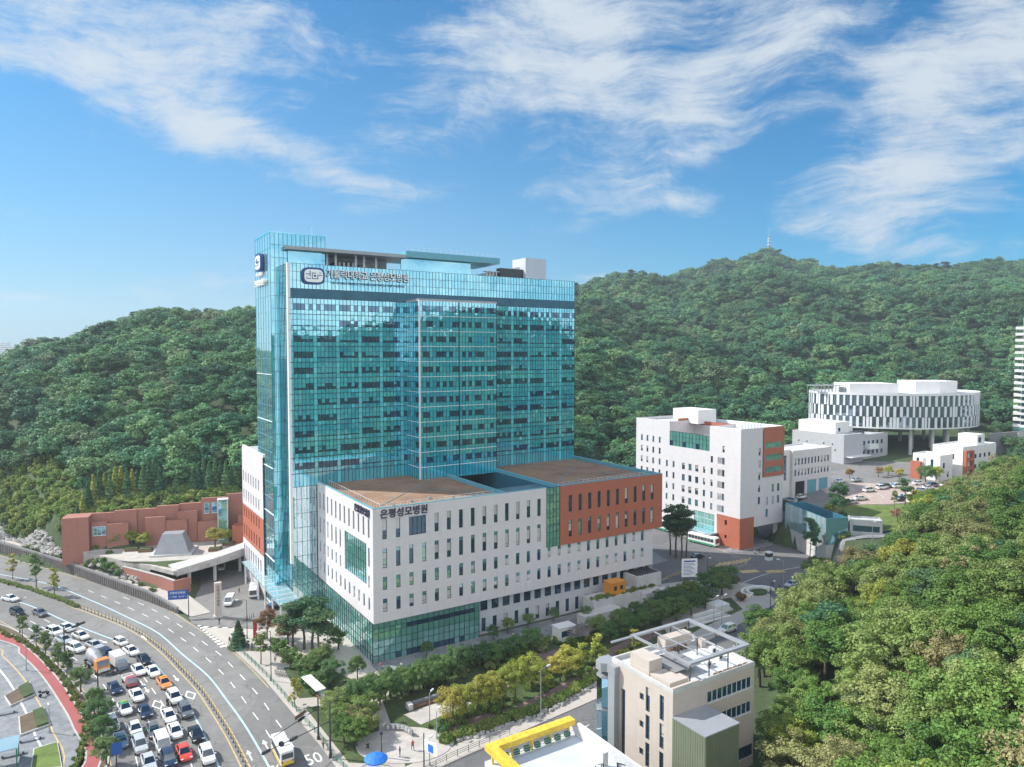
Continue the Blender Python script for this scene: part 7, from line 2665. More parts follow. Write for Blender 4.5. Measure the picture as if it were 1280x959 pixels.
def bus(nm, label, a, b, d, L, W, Hh, top, low, z=.003, P=None, group=None, stripe=None):
    t = veh(nm, label, 'bus', a, b, d, z, group)
    if P is not None:
        t.location = P
    x0, x1 = -L / 2, L / 2
    mb = MB()
    hexa(mb, [(x0, W * .46, .5, Hh - .12), (x0 + .2, W / 2, .35, Hh), (x1 - .35, W / 2, .35, Hh), (x1, W * .46, .5, Hh - .3)])
    mb.build('body', paint(top), t)
    mb = MB()
    for s in (-1, 1):
        mb.box(x0 + .3, s * (W / 2 + .004) - .006, .4, x1 - .4, s * (W / 2 + .004) + .006, .95)
    mb.box(x0 - .012, -W * .42, .5, x0 - .001, W * .42, 1.1)
    mb.build('lower_panel', paint(low), t)
    for s in (-1, 1):
        mb = MB()
        n = int(L / 1.3)
        for k in range(n):
            xx = x0 + .45 + k * (L - 1.0) / n
            mb.box(xx, s * (W / 2 + .01) - .012, Hh * .5, xx + (L - 1.0) / n - .1, s * (W / 2 + .01) + .012, Hh * .84)
        mb.build('side_window', M['gl_car'], t)
    mb = MB(); mb.box(x1 - .05, -W * .42, Hh * .42, x1 + .03, W * .42, Hh * .86); mb.build('windshield', M['gl_car'], t)
    mb = MB(); mb.box(x0 - .03, -W * .4, Hh * .55, x0 + .02, W * .4, Hh * .85); mb.build('rear_window', M['gl_car'], t)
    for x in (x0 + L * .22, x1 - L * .2):
        for s in (-1, 1):
            wheel_at(t, x, s * (W / 2 - .14), min(.46, Hh * .16), .26)
    mb = MB(); mb.box(-L * .25, -W * .3, Hh + .001, 0, W * .3, Hh + .16); mb.build('roof_unit', paint('offwhite'), t)
    for s in (-1, 1):
        mb = MB(); mb.box(x1 - .02, s * W * .34 - .14, .6, x1 + .05, s * W * .34 + .14, .82); mb.build('headlight', M['lamp_clear'], t)
        mb = MB(); mb.box(x0 - .05, s * W * .38 - .1, .9, x0 + .02, s * W * .38 + .1, 1.2); mb.build('taillight', M['lamp_red'], t)
    return t
pb_ = G(353, 947)
bus('minibus', 'small yellow and white minibus on the road by the painted 50', 353, 947, -road_dir(pb_, resample(LANE_B, 60)), 6.4, 2.05, 2.6, 'offwhite', 'yellow')
bus('shuttle_bus', 'white and green bus parked under the clinic entrance canopy', 872, 680, (UX * .05 + .62, -.78), 10.5, 2.5, 3.1, 'white', 'green', P=(*UV(122.5, 27)[:2], .01))
bus('shuttle_bus', 'white and green bus half hidden behind the podium end', 838, 664, (.55, -.83), 10.5, 2.5, 3.1, 'white', 'green', P=(*UV(124.5, 49)[:2], .01))
bus('minibus', 'white minibus with a yellow skirt on the hospital drive', 317, 744, (.3, -.95), 6.2, 2.0, 2.5, 'white', 'yellow', z=.03)
def pc(kind, col, a, b, d, label, z=None, group='vehicles round the hospital', Y=None, **kw):
    p = G(a, b) if Y is None else AT(a, b, Y)
    zz = (max(H(p.x, p.y), 0) + .12) if z is None else z
    car(kind, col, (p.x, p.y, zz), d, label, group, **kw)
pc('van', 'white', 287, 755, (.2, -1), 'white van driving out of the hospital drive', .03)
pc('sedan', 'black', 346, 760, (.8, .6), 'black sedan under the glass entrance canopy', .03)
pc('suv', 'white', 277, 712, (.3, -.9), 'white car in the dark underpass below the bridge', .03)
pc('sedan', 'black', 872, 698, (UX, UY), 'black sedan passing in front of the white billboard', .01)
pc('suv', 'white', 909, 790, (-UX, -UY), 'white suv on the side street beyond the office block', .01)
pc('sedan', 'silver', 990, 733, (-UX, -UY), 'silver car waiting at the junction by the woods', .01)
CP = [('sedan', 'offwhite', 1076, 236), ('suv', 'white', 1086, 246), ('suv', 'white', 1102, 250), ('suv', 'grey', 1108, 252), ('sedan', 'silver', 1076, 234), ('suv', 'white', 1121, 252), ('sedan', 'white', 1132, 236), ('sedan', 'black', 1127, 234), ('suv', 'white', 1143, 240), ('sedan', 'silver', 1152, 244), ('sedan', 'white', 1160, 248), ('suv', 'grey', 1166, 252), ('suv', 'white', 1142, 230), ('sedan', 'white', 1182, 252), ('sedan', 'silver', 1194, 254), ('sedan', 'white', 1148, 256)]
CPL = ['off white sedan alone on the left side of the car park', 'white suv at the left end of the car park\'s back row', 'second white suv in the car park\'s back row', 'dark grey suv between white ones in the back row', 'silver sedan at the near left corner of the car park', 'white suv behind the dark pine of the car park', 'white sedan in the near row right of the black one', 'black sedan in the near row of the car park', 'white suv in the middle row of the car park', 'silver sedan in the middle row of the car park', 'white sedan right of the silver one in the middle row', 'dark suv at the far end of the middle row', 'white suv nearest the camera in the car park', 'white sedan by the white houses', 'silver sedan farthest right beside the white houses', 'white sedan at the far back of the car park']
for k, ((kind, col, a, Y), lb) in enumerate(zip(CP, CPL)):
    if k == 4:
        a, Y = 1064, 233
    pc(kind, col, a, 620, (.92, .35) if k % 3 else (.95, .2), lb, None, 'cars in the car park', Y)
pc('sedan', 'white', 1050, 600, (UX, UY), 'white sedan on the upper street in front of the hall', None, 'cars on the upper street', 262)
pc('sedan', 'silver', 1070, 600, (UX, UY), 'silver sedan on the upper street before the orange tree', None, 'cars on the upper street', 264)
pc('suv', 'silver', 988, 625, (-.5, .8), 'silver car parked before the garage doors', None, 'cars on the upper street', 240)
pc('hatch', 'white', 1002, 622, (UX, UY), 'white hatchback before the teal garage doors', None, 'cars on the upper street', 240)


def motorbike(nm, label, p, d, col):
    t = tag(link(nm, None), label, 'motorcycle', 'motorcycles')
    t.location = p
    t.rotation_euler = (0, 0, math.atan2(d[1], d[0]))
    for x in (-.62, .62):
        def mk():
            mb = MB(); mb.tube((0, -.06, 0), (0, .06, 0), .29, n=12); return mb.mesh('wheel', M['tyre'])
        link('wheel', vmesh('mw', mk), t, Matrix.Translation((x, 0, .29)))
    mb = MB(); mb.ball((.05, 0, .62), (.42, .16, .2), 8, 5); mb.tube((.62, 0, .3), (.42, 0, .98), .04, n=6); mb.tube((-.62, 0, .3), (-.1, 0, .5), .05, n=6); mb.build('body', paint(col), t)
    mb = MB(); mb.ball((-.35, 0, .76), (.36, .15, .08), 8, 4); mb.build('seat', M['tyre'], t)
    mb = MB(); mb.tube((.42, -.34, .98), (.42, .34, .98), .025, n=5); mb.build('handlebar', M['metal_dark'], t)
    mb = MB(); mb.box(-.85, -.2, .8, -.48, .2, 1.15); mb.build('top_box', paint(col), t)
    return t


# ------------------------------------------------------------------ people
SKIN = plain('skin', (0.48, 0.31, 0.22), .6, 0, .05)
HAIR = plain('hair', (0.02, 0.016, 0.014), .6)
_CL = {}
def cloth(c):
    if c not in _CL:
        _CL[c] = plain('cloth', c, .85, 0, .12, 6)
    return _CL[c]


def person(p, rz, pose, top, bottom, label, group='people on foot'):
    """one skinned body (feet at z = 0) with shirt, trousers and hair as pieces of their own"""
    H_ = 1.70
    J = {'pel': (0, 0, .93), 'che': (0.01, 0, 1.28), 'nek': (0.01, 0, 1.46), 'hed': (.03, 0, 1.60)}
    st = .20 if pose == 'walk' else .02
    if pose == 'sit':
        J = {'pel': (0, 0, .82), 'che': (.08, 0, 1.16), 'nek': (.12, 0, 1.34), 'hed': (.16, 0, 1.48)}
    V, E, R = [], [], []
    def add(q, r, par=None):
        V.append(q); R.append(r)
        if par is not None:
            E.append((par, len(V) - 1))
        return len(V) - 1
    pel = add(J['pel'], .135)
    wa = add(((J['pel'][0] + J['che'][0]) / 2, 0, (J['pel'][2] + J['che'][2]) / 2), .12, pel)
    ch = add(J['che'], .15, wa)
    nk = add(J['nek'], .058, ch)
    hd = add(J['hed'], .098, nk)
    add((J['hed'][0], 0, J['hed'][2] + .1), .075, hd)
    for s in (-1, 1):
        k = st * s
        hip = add((J['pel'][0], .1 * s, J['pel'][2] - .06), .1, pel)
        if pose == 'sit':
            kn = add((J['pel'][0] + .36, .17 * s, .68), .072, hip)
            an = add((J['pel'][0] + .22, .2 * s, .32), .045, kn)
            add((J['pel'][0] + .36, .2 * s, .27), .038, an)
        else:
            kn = add((k * .7 + .03, .11 * s, .5), .072, hip)
            an = add((k * 1.2 - .02, .11 * s, .09), .044, kn)
            add((k * 1.2 + .15, .12 * s, .04), .035, an)
        sh = add((J['che'][0], .2 * s, J['che'][2] + .1), .06, ch)
        if pose == 'sit':
            el = add((J['che'][0] + .2, .26 * s, J['che'][2] - .12), .045, sh)
            add((J['che'][0] + .40, .26 * s, J['che'][2] - .14), .034, el)
        else:
            el = add((J['che'][0] - k * .5, .25 * s, J['che'][2] - .18), .045, sh)
            ha = add((J['che'][0] - k * .9 + .06, .26 * s, J['che'][2] - .42), .034, el)
            add((J['che'][0] - k * .95 + .08, .26 * s, J['che'][2] - .5), .028, ha)
    me = bpy.data.meshes.new('person')
    me.from_pydata(V, E, [])
    o = link('person', me)
    sk = me.skin_vertices
    o.modifiers.new('skin', 'SKIN')
    o.modifiers.new('sub', 'SUBSURF').levels = 1
    o.modifiers['sub'].render_levels = 1
    for i, r in enumerate(R):
        me.skin_vertices[0].data[i].radius = (r, r * .92)
    me.skin_vertices[0].data[0].use_root = True
    dg = bpy.context.evaluated_depsgraph_get()
    m2 = bpy.data.meshes.new_from_object(o.evaluated_get(dg))
    bpy.data.objects.remove(o)
    for mt_ in (SKIN, cloth(top), cloth(bottom), M['tyre'], HAIR):
        m2.materials.append(mt_)
    zc, zn, hz = J['pel'][2] + .04, J['nek'][2] + .0, J['hed'][2]
    for pl in m2.polygons:
        c = pl.center
        arm = abs(c.y) > .215 and c.z < J['che'][2] - .2 and pose != 'sit'
        pl.material_index = (0 if c.z > zn or arm and c.z < J['che'][2] - .3 else 1 if c.z > zc or arm else 3 if c.z < .1 and pose != 'sit' else 2)
        if c.z > hz + .06 or (c.z > hz - .02 and c.x < J['hed'][0] - .03):
            pl.material_index = 4
        pl.use_smooth = True
    b = len(V)
    o = link('person', m2)
    tag(o, label, 'person', group)
    o.location = p
    o.rotation_euler = (0, 0, rz)
    return o


def pp(a, b, rz, pose, top, bottom, label, z=.13):
    p = G(a, b, z)
    person((p.x, p.y, z), rz, pose, top, bottom, label)
K, Wt, Bl, Gy, Rd, Be = (.015, .015, .018), (.6, .6, .6), (.03, .06, .16), (.15, .15, .16), (.4, .05, .05), (.35, .28, .2)
pp(274, 781, 1.0, 'walk', K, K, 'person in black starting over the zebra crossing', .01)
pp(287, 805, -.8, 'walk', Gy, K, 'person in grey at the near end of the zebra crossing')
pp(310, 813, .6, 'walk', K, Bl, 'person in a black top on the pavement left of a companion')
pp(315, 812, .6, 'walk', Bl, K, 'person in a blue top walking beside the one in black')
pp(324, 791, 2.5, 'stand', Wt, Gy, 'person in white standing beside the red banner pillar')
pp(207, 734, 2.2, 'walk', K, Gy, 'person walking along the pavement by the brick garden wall', 1.6)
pp(299, 741, -1.2, 'walk', Be, K, 'person in beige crossing the hospital drive', .03)
pp(332, 748, 1.2, 'walk', K, K, 'person in black under the entrance canopy', .03)
pp(432, 861, .4, 'walk', K, Bl, 'person walking past the raised bed by the glazed corner')
pp(410, 804, -2, 'sit', Wt, K, 'person in white sitting by the small round tree')
pp(467, 850, .9, 'walk', K, K, 'person in black walking in front of the glazed corner', .16)
pp(476, 838, .9, 'walk', Rd, Gy, 'person in red by the glazed corner of the podium', .16)
pp(460, 940, 2.0, 'sit', K, K, 'person in black sitting behind the blue parasol', .21)
pp(534, 836, .5, 'walk', Wt, Bl, 'person in white on the promenade', .16)
pp(690, 805, 2.4, 'walk', Wt, Gy, 'person in white on the shaded promenade by the white booth', .16)
pp(966, 733, -.6, 'walk', K, K, 'person in black on the pavement near the junction, left of two')
pp(974, 738, -.6, 'walk', K, Gy, 'person in black and grey near the junction, right of two')
r7 = random.Random(5)
for (a, b, lb) in ((330, 812, 'person in dark clothes under the russet tree'), (344, 828, 'person with white top by the bed of shrubs'), (420, 838, 'person beside the raised round bed'), (438, 838, 'person between the two raised beds'), (436, 868, 'person on the paved strip left of the park row'), (452, 858, 'person before the raised bed, nearest the podium corner'), (486, 842, 'person walking along the base glass'), (502, 838, 'person farther along the base glass'), (600, 812, 'lone person on the shaded promenade'), (642, 800, 'person under the white podium wall'), (376, 905, 'person by the sapling on the roadside pavement'), (404, 936, 'person at the foot of the dark signal mast'), (500, 946, 'person on the round square'), (516, 938, 'person at the edge of the round square')):
    pp(a, b, r7.uniform(0, 6), 'walk' if r7.random() < .7 else 'stand', r7.choice([K, Wt, Gy, Bl, Be, Rd]), r7.choice([K, Gy, Bl, Be]), lb, .2)
p = G(210, 884)
d = road_dir(p, bd)
motorbike('motorcycle', 'black motorcycle threading between the queueing white cars', (p.x, p.y, .003), d, 'black')
person((p.x - d.x * .3, p.y - d.y * .3, .003), math.atan2(d.y, d.x), 'sit', K, K, 'rider in black seated on the motorcycle in the queue')
p = G(55, 870)
motorbike('motorcycle', 'black delivery motorcycle parked on the grey square by the cycle path', (p.x, p.y, .04), (.5, .8), 'black')
for k, (a, b) in enumerate(((943, 692), (949, 691))):
    p = G(a, b)
    motorbike('motorcycle', ('silver motorcycle parked left of the ticket booth', 'dark motorcycle parked next to the silver one by the ticket booth')[k], (p.x, p.y, .01), (.3, .9), ('silver', 'navy')[k])

# ------------------------------------------------------------------ street furniture
n_b = len(med)
def bollard_mesh():
    mb = MB()
    mb.tube((0, 0, 0), (0, 0, .95), .075, .06, 8, 0)
    mb.tube((0, 0, .96), (0, 0, 1.02), .075, .03, 8, 0)
    mb.tube((0, 0, .5), (0, 0, .62), .082, .08, 8, 1, cap=False)
    mb.tube((0, 0, .78), (0, 0, .9), .08, .076, 8, 1, cap=False)
    mb.tube((0, 0, 0), (0, 0, .06), .16, .14, 8, 2)
    return mb.mesh('bollard', [M['metal_dark'], M['yellow'], M['metal_dark']])
bm_ = bollard_mesh()
mp_ = resample(MEDIAN, step=1.55)
for k, q in enumerate(mp_):
    o = link('bollard', bm_)
    o.location = (q[0], q[1], 0)
    tag(o, 'dark flexible bollard with yellow bands on the road median', 'bollard', 'bollards along the median')
for k in range(8):
    p = G(300 + k * 2.4, 781 - k * 1.4)
    o = link('bollard', bm_); o.location = (p.x, p.y, .12)
    tag(o, 'dark bollard in the short row across the forecourt by the zebra crossing', 'bollard', 'bollards on the forecourt')


def lamp(p, h, d, L, label, group, col='metal_grey', heads=1):
    t = thing('street_lamp', label, 'street lamp', p, math.atan2(d[1], d[0]), group)
    mb = MB()
    mb.tube((0, 0, 0), (0, 0, h), .095, .055, 8)
    mb.tube((0, 0, 0), (0, 0, .5), .15, .14, 8)
    mb.build('pole', M[col], t)
    for s in ([1] if heads == 1 else [1, -1]):
        mb = MB()
        mb.tube((0, 0, h - .05), (s * L, 0, h + .25), .045, .035, 6)
        mb.build('arm', M[col], t)
        mb = MB()
        hexa(mb, [(s * L - .35 * s, .12, h + .12, h + .36), (s * L + .35 * s, .1, h + .2, h + .4)])
        mb.build('lamp_head', M['metal_white'], t)
    return t
def lp(a, b, h, d, L, label, z=None, col='metal_grey', heads=1, group='street lamps'):
    p = G(a, b, z or 0)
    lamp((p.x, p.y, z if z is not None else 0.1), h, d, L, label, group, col, heads)
lp(676, 899, 8.5, (UX, UY), 1.6, 'white street lamp with a short arm beside the park hedge')
lp(892, 790, 7.5, (UX, UY), 1.2, 'street lamp behind the office block roof, left of two')
lp(902, 788, 7.5, (UX, UY), 1.2, 'street lamp behind the office block roof, right of two')
lp(915, 718, 7, (.6, -.7), 1.4, 'street lamp beside the junction road markings')
lp(979, 737, 7.5, (-.9, .3), 1.4, 'dark street lamp at the woods end of the zebra crossing')
lp(963, 762, 6.5, (.9, .3), 1.0, 'dark lamp post on the side street pavement', col='metal_dark')
lp(884, 722, 5, (.9, .3), .8, 'low lamp post beside the white billboard', col='metal_dark')
lp(93, 690, 4.6, (-.9, -.2), 2.6, 'street lamp with a long arm before the brick wall', 3.0)
lp(6, 690, 8.5, (-.9, -.2), 1.5, 'tall lamp post at the far left behind the retaining wall', 3.0)
lp(101, 702, 3.4, (.8, .2), .5, 'short lamp post right of the long armed one by the brick wall', 3.0)
lp(339, 852, 9.5, (-.85, -.4), 2.2, 'tall dark street lamp behind the roadside railing', col='metal_dark')
lp(309, 799, 8.5, (-.85, -.4), 2.0, 'tall dark street lamp between the zebra crossing and banner pillar', col='metal_dark')
lp(25, 792, 7.5, (.8, .3), 1.2, 'dark lamp post on the planting strip near the left edge', col='metal_dark')
lp(537, 908, 5.5, (.5, .8), .7, 'slim grey lamp post in the park behind the round square')
lp(546, 925, 4.6, (.5, .8), .6, 'lower slim lamp post right of the grey one in the park')
lp(537, 958, 4.0, (.5, .8), .4, 'short post beside the blue and white banner sign')
lp(62, 916, 4.2, (-.6, .7), .6, 'short lamp post beside the lawn on the grey square', .04)
lp(33, 838, 5.2, (.6, .7), 1.0, 'pale lamp post between the planter beds', .04)
lp(1119, 660, 8, (.9, .3), 1.0, 'lamp post at the lawn edge of the car park', 12.3)
lp(1090, 690, 8, (.9, .3), .9, 'lamp post on the lane below the guard house', 7.5)


def sign_pole(nm, label, cat, p, h, parts, d):
    t = thing(nm, label, cat, p, math.atan2(d[1], d[0]))
    mb = MB(); mb.tube((0, 0, 0), (0, 0, h), .11, .085, 8); mb.build('pole', M['metal_dark'], t)
    parts(t)
    return t


def board(t, name, x0, x1, z0, z1, y, mat, th=.06):
    mb = MB(); mb.box(x0, y - th, z0, x1, y, z1); return mb.build(name, M[mat], t)
# blue direction sign by the drive
p = G(236, 771)
def f(t):
    b_ = board(t, 'sign_board', -4.4, -.15, 4.2, 6.4, -.12, 'sign_blue')
    flat_text('은평성모병원', (-2.3, -.2, 5.75), .62, .004, M['sign_letter'], wall_rot(VX, -VY), name='sign_lettering', parent=b_)
    flat_text('← 구파발   연신내 →', (-2.3, -.2, 4.85), .42, .004, M['sign_letter'], wall_rot(VX, -VY), name='sign_lettering', parent=b_)
    mb = MB(); mb.tube((-4.3, -.05, 5.0), (0, 0, 5.0), .05, n=6); mb.tube((-4.3, -.05, 5.7), (0, 0, 5.7), .05, n=6); mb.build('bracket', M['metal_dark'], t)
sign_pole('direction_sign', 'blue direction sign on a dark pole beside the hospital drive', 'road sign', (p.x, p.y, .1), 6.6, f, (.9, .18))


def signal(nm, label, p, h, tip, zt, kind):
    t = thing(nm, label, 'traffic signal', p, 0)
    mb = MB(); mb.tube((0, 0, 0), (0, 0, h), .16, .10, 10); mb.tube((0, 0, 0), (0, 0, .5), .26, .24, 10); mb.build('pole', M['metal_dark'], t)
    e = Vector((tip[0] - p[0], tip[1] - p[1], zt))
    b0 = Vector((0, 0, zt - .3))
    mb = MB(); mb.tube(b0, e, .085, .05, 7); mb.build('arm', M['metal_dark'], t)
    d = (e - b0)
    for k, fr in enumerate((.55, .93) if kind else (.4, .9)):
        c = b0 + d * fr
        ax = Vector((d.x, d.y, 0)).normalized()
        Mx = Matrix.Translation(c) @ Matrix(((ax.x, -ax.y, 0), (ax.y, ax.x, 0), (0, 0, 1))).to_4x4()
        if kind or k == 0:
            mb = MB()
            mb.box(-.62, -.14, -.2, .62, .14, .2, 0, Mx)
            mb.build('signal_head', M['metal_dark'], t)
        if not kind and k == 0:
            mb = MB(); mb.box(-1.2, -.18, .3, 1.2, -.1, .9, 0, Mx); mb.build('sign_board', M['wood'], t)
    c = b0 + d * (.3 if not kind else .72)
    mb = MB(); mb.tube(c + Vector((0, -.06, .1)), c + Vector((0, -.02, .1)), .42, n=16); mb.build('round_sign', M['sign_letter'] if not kind else M['metal_dark'], t)
    return t
p, q = G(413, 948), G(326, 944, 6)
signal('traffic_signal', 'dark traffic signal mast whose arm reaches over the road by the minibus', (p.x, p.y, .1), 8.6, (q.x, q.y), 6.0, 1)
p, q = G(398, 925), G(342, 922, 5.4)
signal('traffic_signal', 'dark mast with a brown board and round sign over the road', (p.x, p.y, .1), 6.8, (q.x, q.y), 5.4, 0)
p, q = G(81, 828), G(104, 779, 6.5)
signal('traffic_signal', 'grey signal mast reaching over the back of the car queue', (p.x, p.y, .1), 7.5, (q.x, q.y), 6.5, 1)
p, q = G(123, 882), G(150, 842, 5.5)
t = signal('traffic_signal', 'teal signal mast with its arm over the queue near the dark blue sedan', (p.x, p.y, .1), 6.2, (q.x, q.y), 5.5, 1)
p = G(146, 968)
def f(t):
    board(t, 'sign_board', -.6, .8, 2.9, 4.7, -.1, 'sign_blue')
    mb = MB(); mb.tube((0, 0, 5.2), (5.4, 1.0, 5.7), .06, n=6); mb.build('arm', M['green_metal'], t)
sign_pole('gantry_sign', 'blue panel on a green mast among the cars at the bottom edge', 'road sign', (p.x, p.y, .1), 5.4, f, (.9, .3))
# banner sign board at the bottom
p = G(530, 960)
def f(t):
    b_ = board(t, 'sign_board', .1, 2.9, 2.7, 4.4, .05, 'sign_letter')
    mb = MB(); mb.box(.9, -.02, 2.8, 2.1, -.012, 4.0); mb.build('blue_emblem', M['parasol'], b_)
sign_pole('banner_sign', 'white board with blue emblems on a dark pole beside the side street', 'sign', (p.x, p.y, .1), 5.2, f, (.75, -.66))
p = G(477, 948)
def f(t):
    mb = MB(); mb.box(-.2, -.1, 3.6, .2, .1, 4.0); mb.build('lamp_head', M['metal_dark'], t)
sign_pole('lamp_post', 'plain dark post rising behind the blue parasol', 'post', (p.x, p.y, .1), 3.8, f, (1, 0))
# parasol
p = G(470, 966)
t = thing('parasol', 'round bright blue parasol on the corner pavement', 'parasol', (p.x, p.y, .12))
mb = MB()
for k in range(12):
    a0, a1 = k * math.pi / 6, (k + 1) * math.pi / 6
    r = 1.75
    mb.poly([(0, 0, 2.75), (r * .55 * math.cos(a0), r * .55 * math.sin(a0), 2.52), (r * .55 * math.cos(a1), r * .55 * math.sin(a1), 2.52)])
    mb.poly([(r * .55 * math.cos(a0), r * .55 * math.sin(a0), 2.52), (r * math.cos(a0), r * math.sin(a0), 2.08), (r * math.cos(a1), r * math.sin(a1), 2.08), (r * .55 * math.cos(a1), r * .55 * math.sin(a1), 2.52)])
    mb.poly([(r * math.cos(a0), r * math.sin(a0), 2.08), (r * math.cos(a0), r * math.sin(a0), 1.9), (r * math.cos(a1), r * math.sin(a1), 1.9), (r * math.cos(a1), r * math.sin(a1), 2.08)])
mb.build('canopy', M['parasol'], t)
mb = MB(); mb.tube((0, 0, 0), (0, 0, 2.8), .04, n=6); mb.build('pole', M['metal_grey'], t)
mb = MB(); mb.tube((0, 0, 0), (0, 0, .2), .4, n=12); mb.build('base', M['concrete'], t)
# roadside railing
t = thing('roadside_railing', 'long dark green railing between the road and the forecourt pavement', 'railing', (0, 0, .12))
rl = resample([tuple(x) for x in [(p.x + .5, p.y + .35) for p in pix([(293, 813), (330, 849), (367, 893), (400, 932), (414, 953)])]] + [tuple(UV(-15.5, -41.2)[:2])], step=2.0)
mb = MB()
for z in (.35, .65, .95):
    mb.path([(*q, z) for q in rl], .035, 5)
mb.build('rail', M['green_metal'], t)
for q in rl[:-1]:
    mb = MB(); mb.tube((*q, 0), (*q, 1.05), .05, n=6); mb.build('post', M['metal_dark'], t)
t = thing('street_railing', 'low dark railing along the park pavement at the bottom', 'railing', (0, 0, .12))
rl = resample(uvl((-15, -41), (-8, -38.9), (-3, -37.6), (4, -36.8), (9, -36.2)), step=2.0)
mb = MB()
for z in (.4, .7, 1.0):
    mb.path([(*q, z) for q in rl], .03, 5)
mb.build('rail', M['metal_dark'], t)
for q in rl:
    mb = MB(); mb.tube((*q, 0), (*q, 1.05), .045, n=6); mb.build('post', M['metal_dark'], t)
# park name wall
a, b_ = G(480, 914, .2), G(515, 921, .2)
dv = (b_ - a)
t = thing('park_name_wall', 'low curved dark wall with white letters at the edge of the round square', 'sign wall', (a.x, a.y, .2), math.atan2(dv.y, dv.x))
Lw_ = dv.length
mb = MB()
cp = [(x, .9 * math.sin(math.pi * x / Lw_)) for x in np.linspace(0, Lw_, 12)]
for (q, r) in zip(cp[:-1], cp[1:]):
    mb.prism([q, r, (r[0], r[1] + .4), (q[0], q[1] + .4)], 0, 1.0)
mb.build('wall_panel', M['concrete_dark'], t)
for k, ch in enumerate('은평평화공원'):
    x = Lw_ * (k + .7) / 6.5
    flat_text(ch, (x, .9 * math.sin(math.pi * x / Lw_) - .06, .62), .75, .03, M['sign_letter'], wall_rot(VX, -VY), name='letter', parent=t)
# long dark bench wall in the park
t = thing('bench_wall', 'long low dark stepped bench in the park lawn', 'bench', tuple(UV(-1, -20.8)[:2]) + (.18,), TH + .05)
mb = MB(); mb.box(0, 0, 0, 13, .6, .45); mb.build('seat', M['wood'], t)
mb = MB(); mb.box(0, .62, 0, 13, 1.2, .95); mb.build('back_step', M['concrete_dark'], t)
for x in (-.8, 13.05):
    mb = MB(); mb.box(x, -.1, 0, x + .75, 1.3, 1.0); mb.build('end_block', M['concrete'], t)
# banner pillar, gate pylon, billboard, booth
p = G(319, 799)
t = thing('banner_pillar', 'narrow red banner pillar on the forecourt', 'banner', (p.x, p.y, .12), .4)
mb = MB(); mb.box(-.4, -.1, .2, .4, .1, 4.2); mb.build('banner', M['red'], t)
mb = MB(); mb.box(-.5, -.2, 0, .5, .2, .2); mb.build('base', M['concrete'], t)
p = G(273, 772)
t = thing('gate_pylon', 'tall pale stone gate pylon with engraved marks beside the drive', 'pylon', (p.x, p.y, .1), .5)
mb = MB(); mb.box(-.75, -.5, .5, .75, .5, 8.2); mb.build('shaft', M['beige_stone'], t)
mb = MB(); mb.box(-1.0, -.75, 0, 1.0, .75, .5); mb.build('base', M['concrete'], t)
for k, ch in enumerate('은평성모병원'):
    flat_text(ch, (0, -.53, 7.3 - k * .85), .75, .02, M['letter_dark'], wall_rot(VX, -VY), name='letter', parent=t)
p = G(861, 726)
t = thing('billboard', 'white notice billboard standing at the far end of the podium', 'billboard', (p.x - 2, p.y, .1), .12)
b_ = board(t, 'sign_board', 0, 4.4, .9, 5.9, 0, 'sign_letter', .15)
mb = MB()
for k in range(9):
    mb.box(.5, -.16, 1.5 + k * .38, .5 + 3.4 * (.6 + .4 * ((k * 37) % 10) / 10), -.152, 1.62 + k * .38)
mb.box(.6, -.16, 5.0, 3.8, -.152, 5.4)
mb.build('print', M['sign_blue'], b_)
for x in (.2, 4.0):
    mb = MB(); mb.box(x, .01, 0, x + .2, .2, 5.8); mb.build('post', M['metal_grey'], t)
p = G(961, 700)
t = thing('ticket_booth', 'tiny grey ticket booth on the traffic island at the junction', 'booth', (p.x, p.y, .01), TH)
mb = MB(); mb.box(-.9, -.8, 0, .9, .8, 1.0); mb.box(-.9, -.8, 2.1, .9, .8, 2.25); mb.box(-1.1, -1.0, 2.26, 1.1, 1.0, 2.4); mb.build('body', M['metal_white'], t)
mb = MB(); mb.box(-.85, -.75, 1.0, .85, .75, 2.1); mb.build('glazing', M['gl_car'], t)
mb = MB(); mb.tube((1.6, 0, 0), (1.6, 0, 1.0), .12, n=8); mb.tube((1.6, 0, .95), (4.4, -.6, 1.0), .05, n=6); mb.build('barrier', M['yellow'], t)
t = thing('stair_booth', 'small white stair booth between promenade and grove', 'booth', tuple(UV(37, -11.5)[:2]) + (.15,), TH)
mb = MB(); facade(mb, (0, 0, 0), VX, FN, 4.2, 0, 2.9, [(.6, 3.4, .9, 2.3)], .2); mb.poly([(0, 0, 0), (0, 2.6, 0), (0, 2.6, 2.9), (0, 0, 2.9)]); mb.poly([(4.2, 0, 0), (4.2, 2.6, 0), (4.2, 2.6, 2.9), (4.2, 0, 2.9)]); mb.poly([(0, 2.6, 0), (4.2, 2.6, 0), (4.2, 2.6, 2.9), (0, 2.6, 2.9)]); mb.build('wall', M['white_wall'], t)
mb = MB(); mb.box(-.15, -.15, 2.91, 4.35, 2.75, 3.1); mb.build('roof', M['metal_white'], t)
mb = MB(); mb.poly([(.6, .15, .9), (3.4, .15, .9), (3.4, .15, 2.3), (.6, .15, 2.3)]); mb.build('pane', M['gl_window'], t)
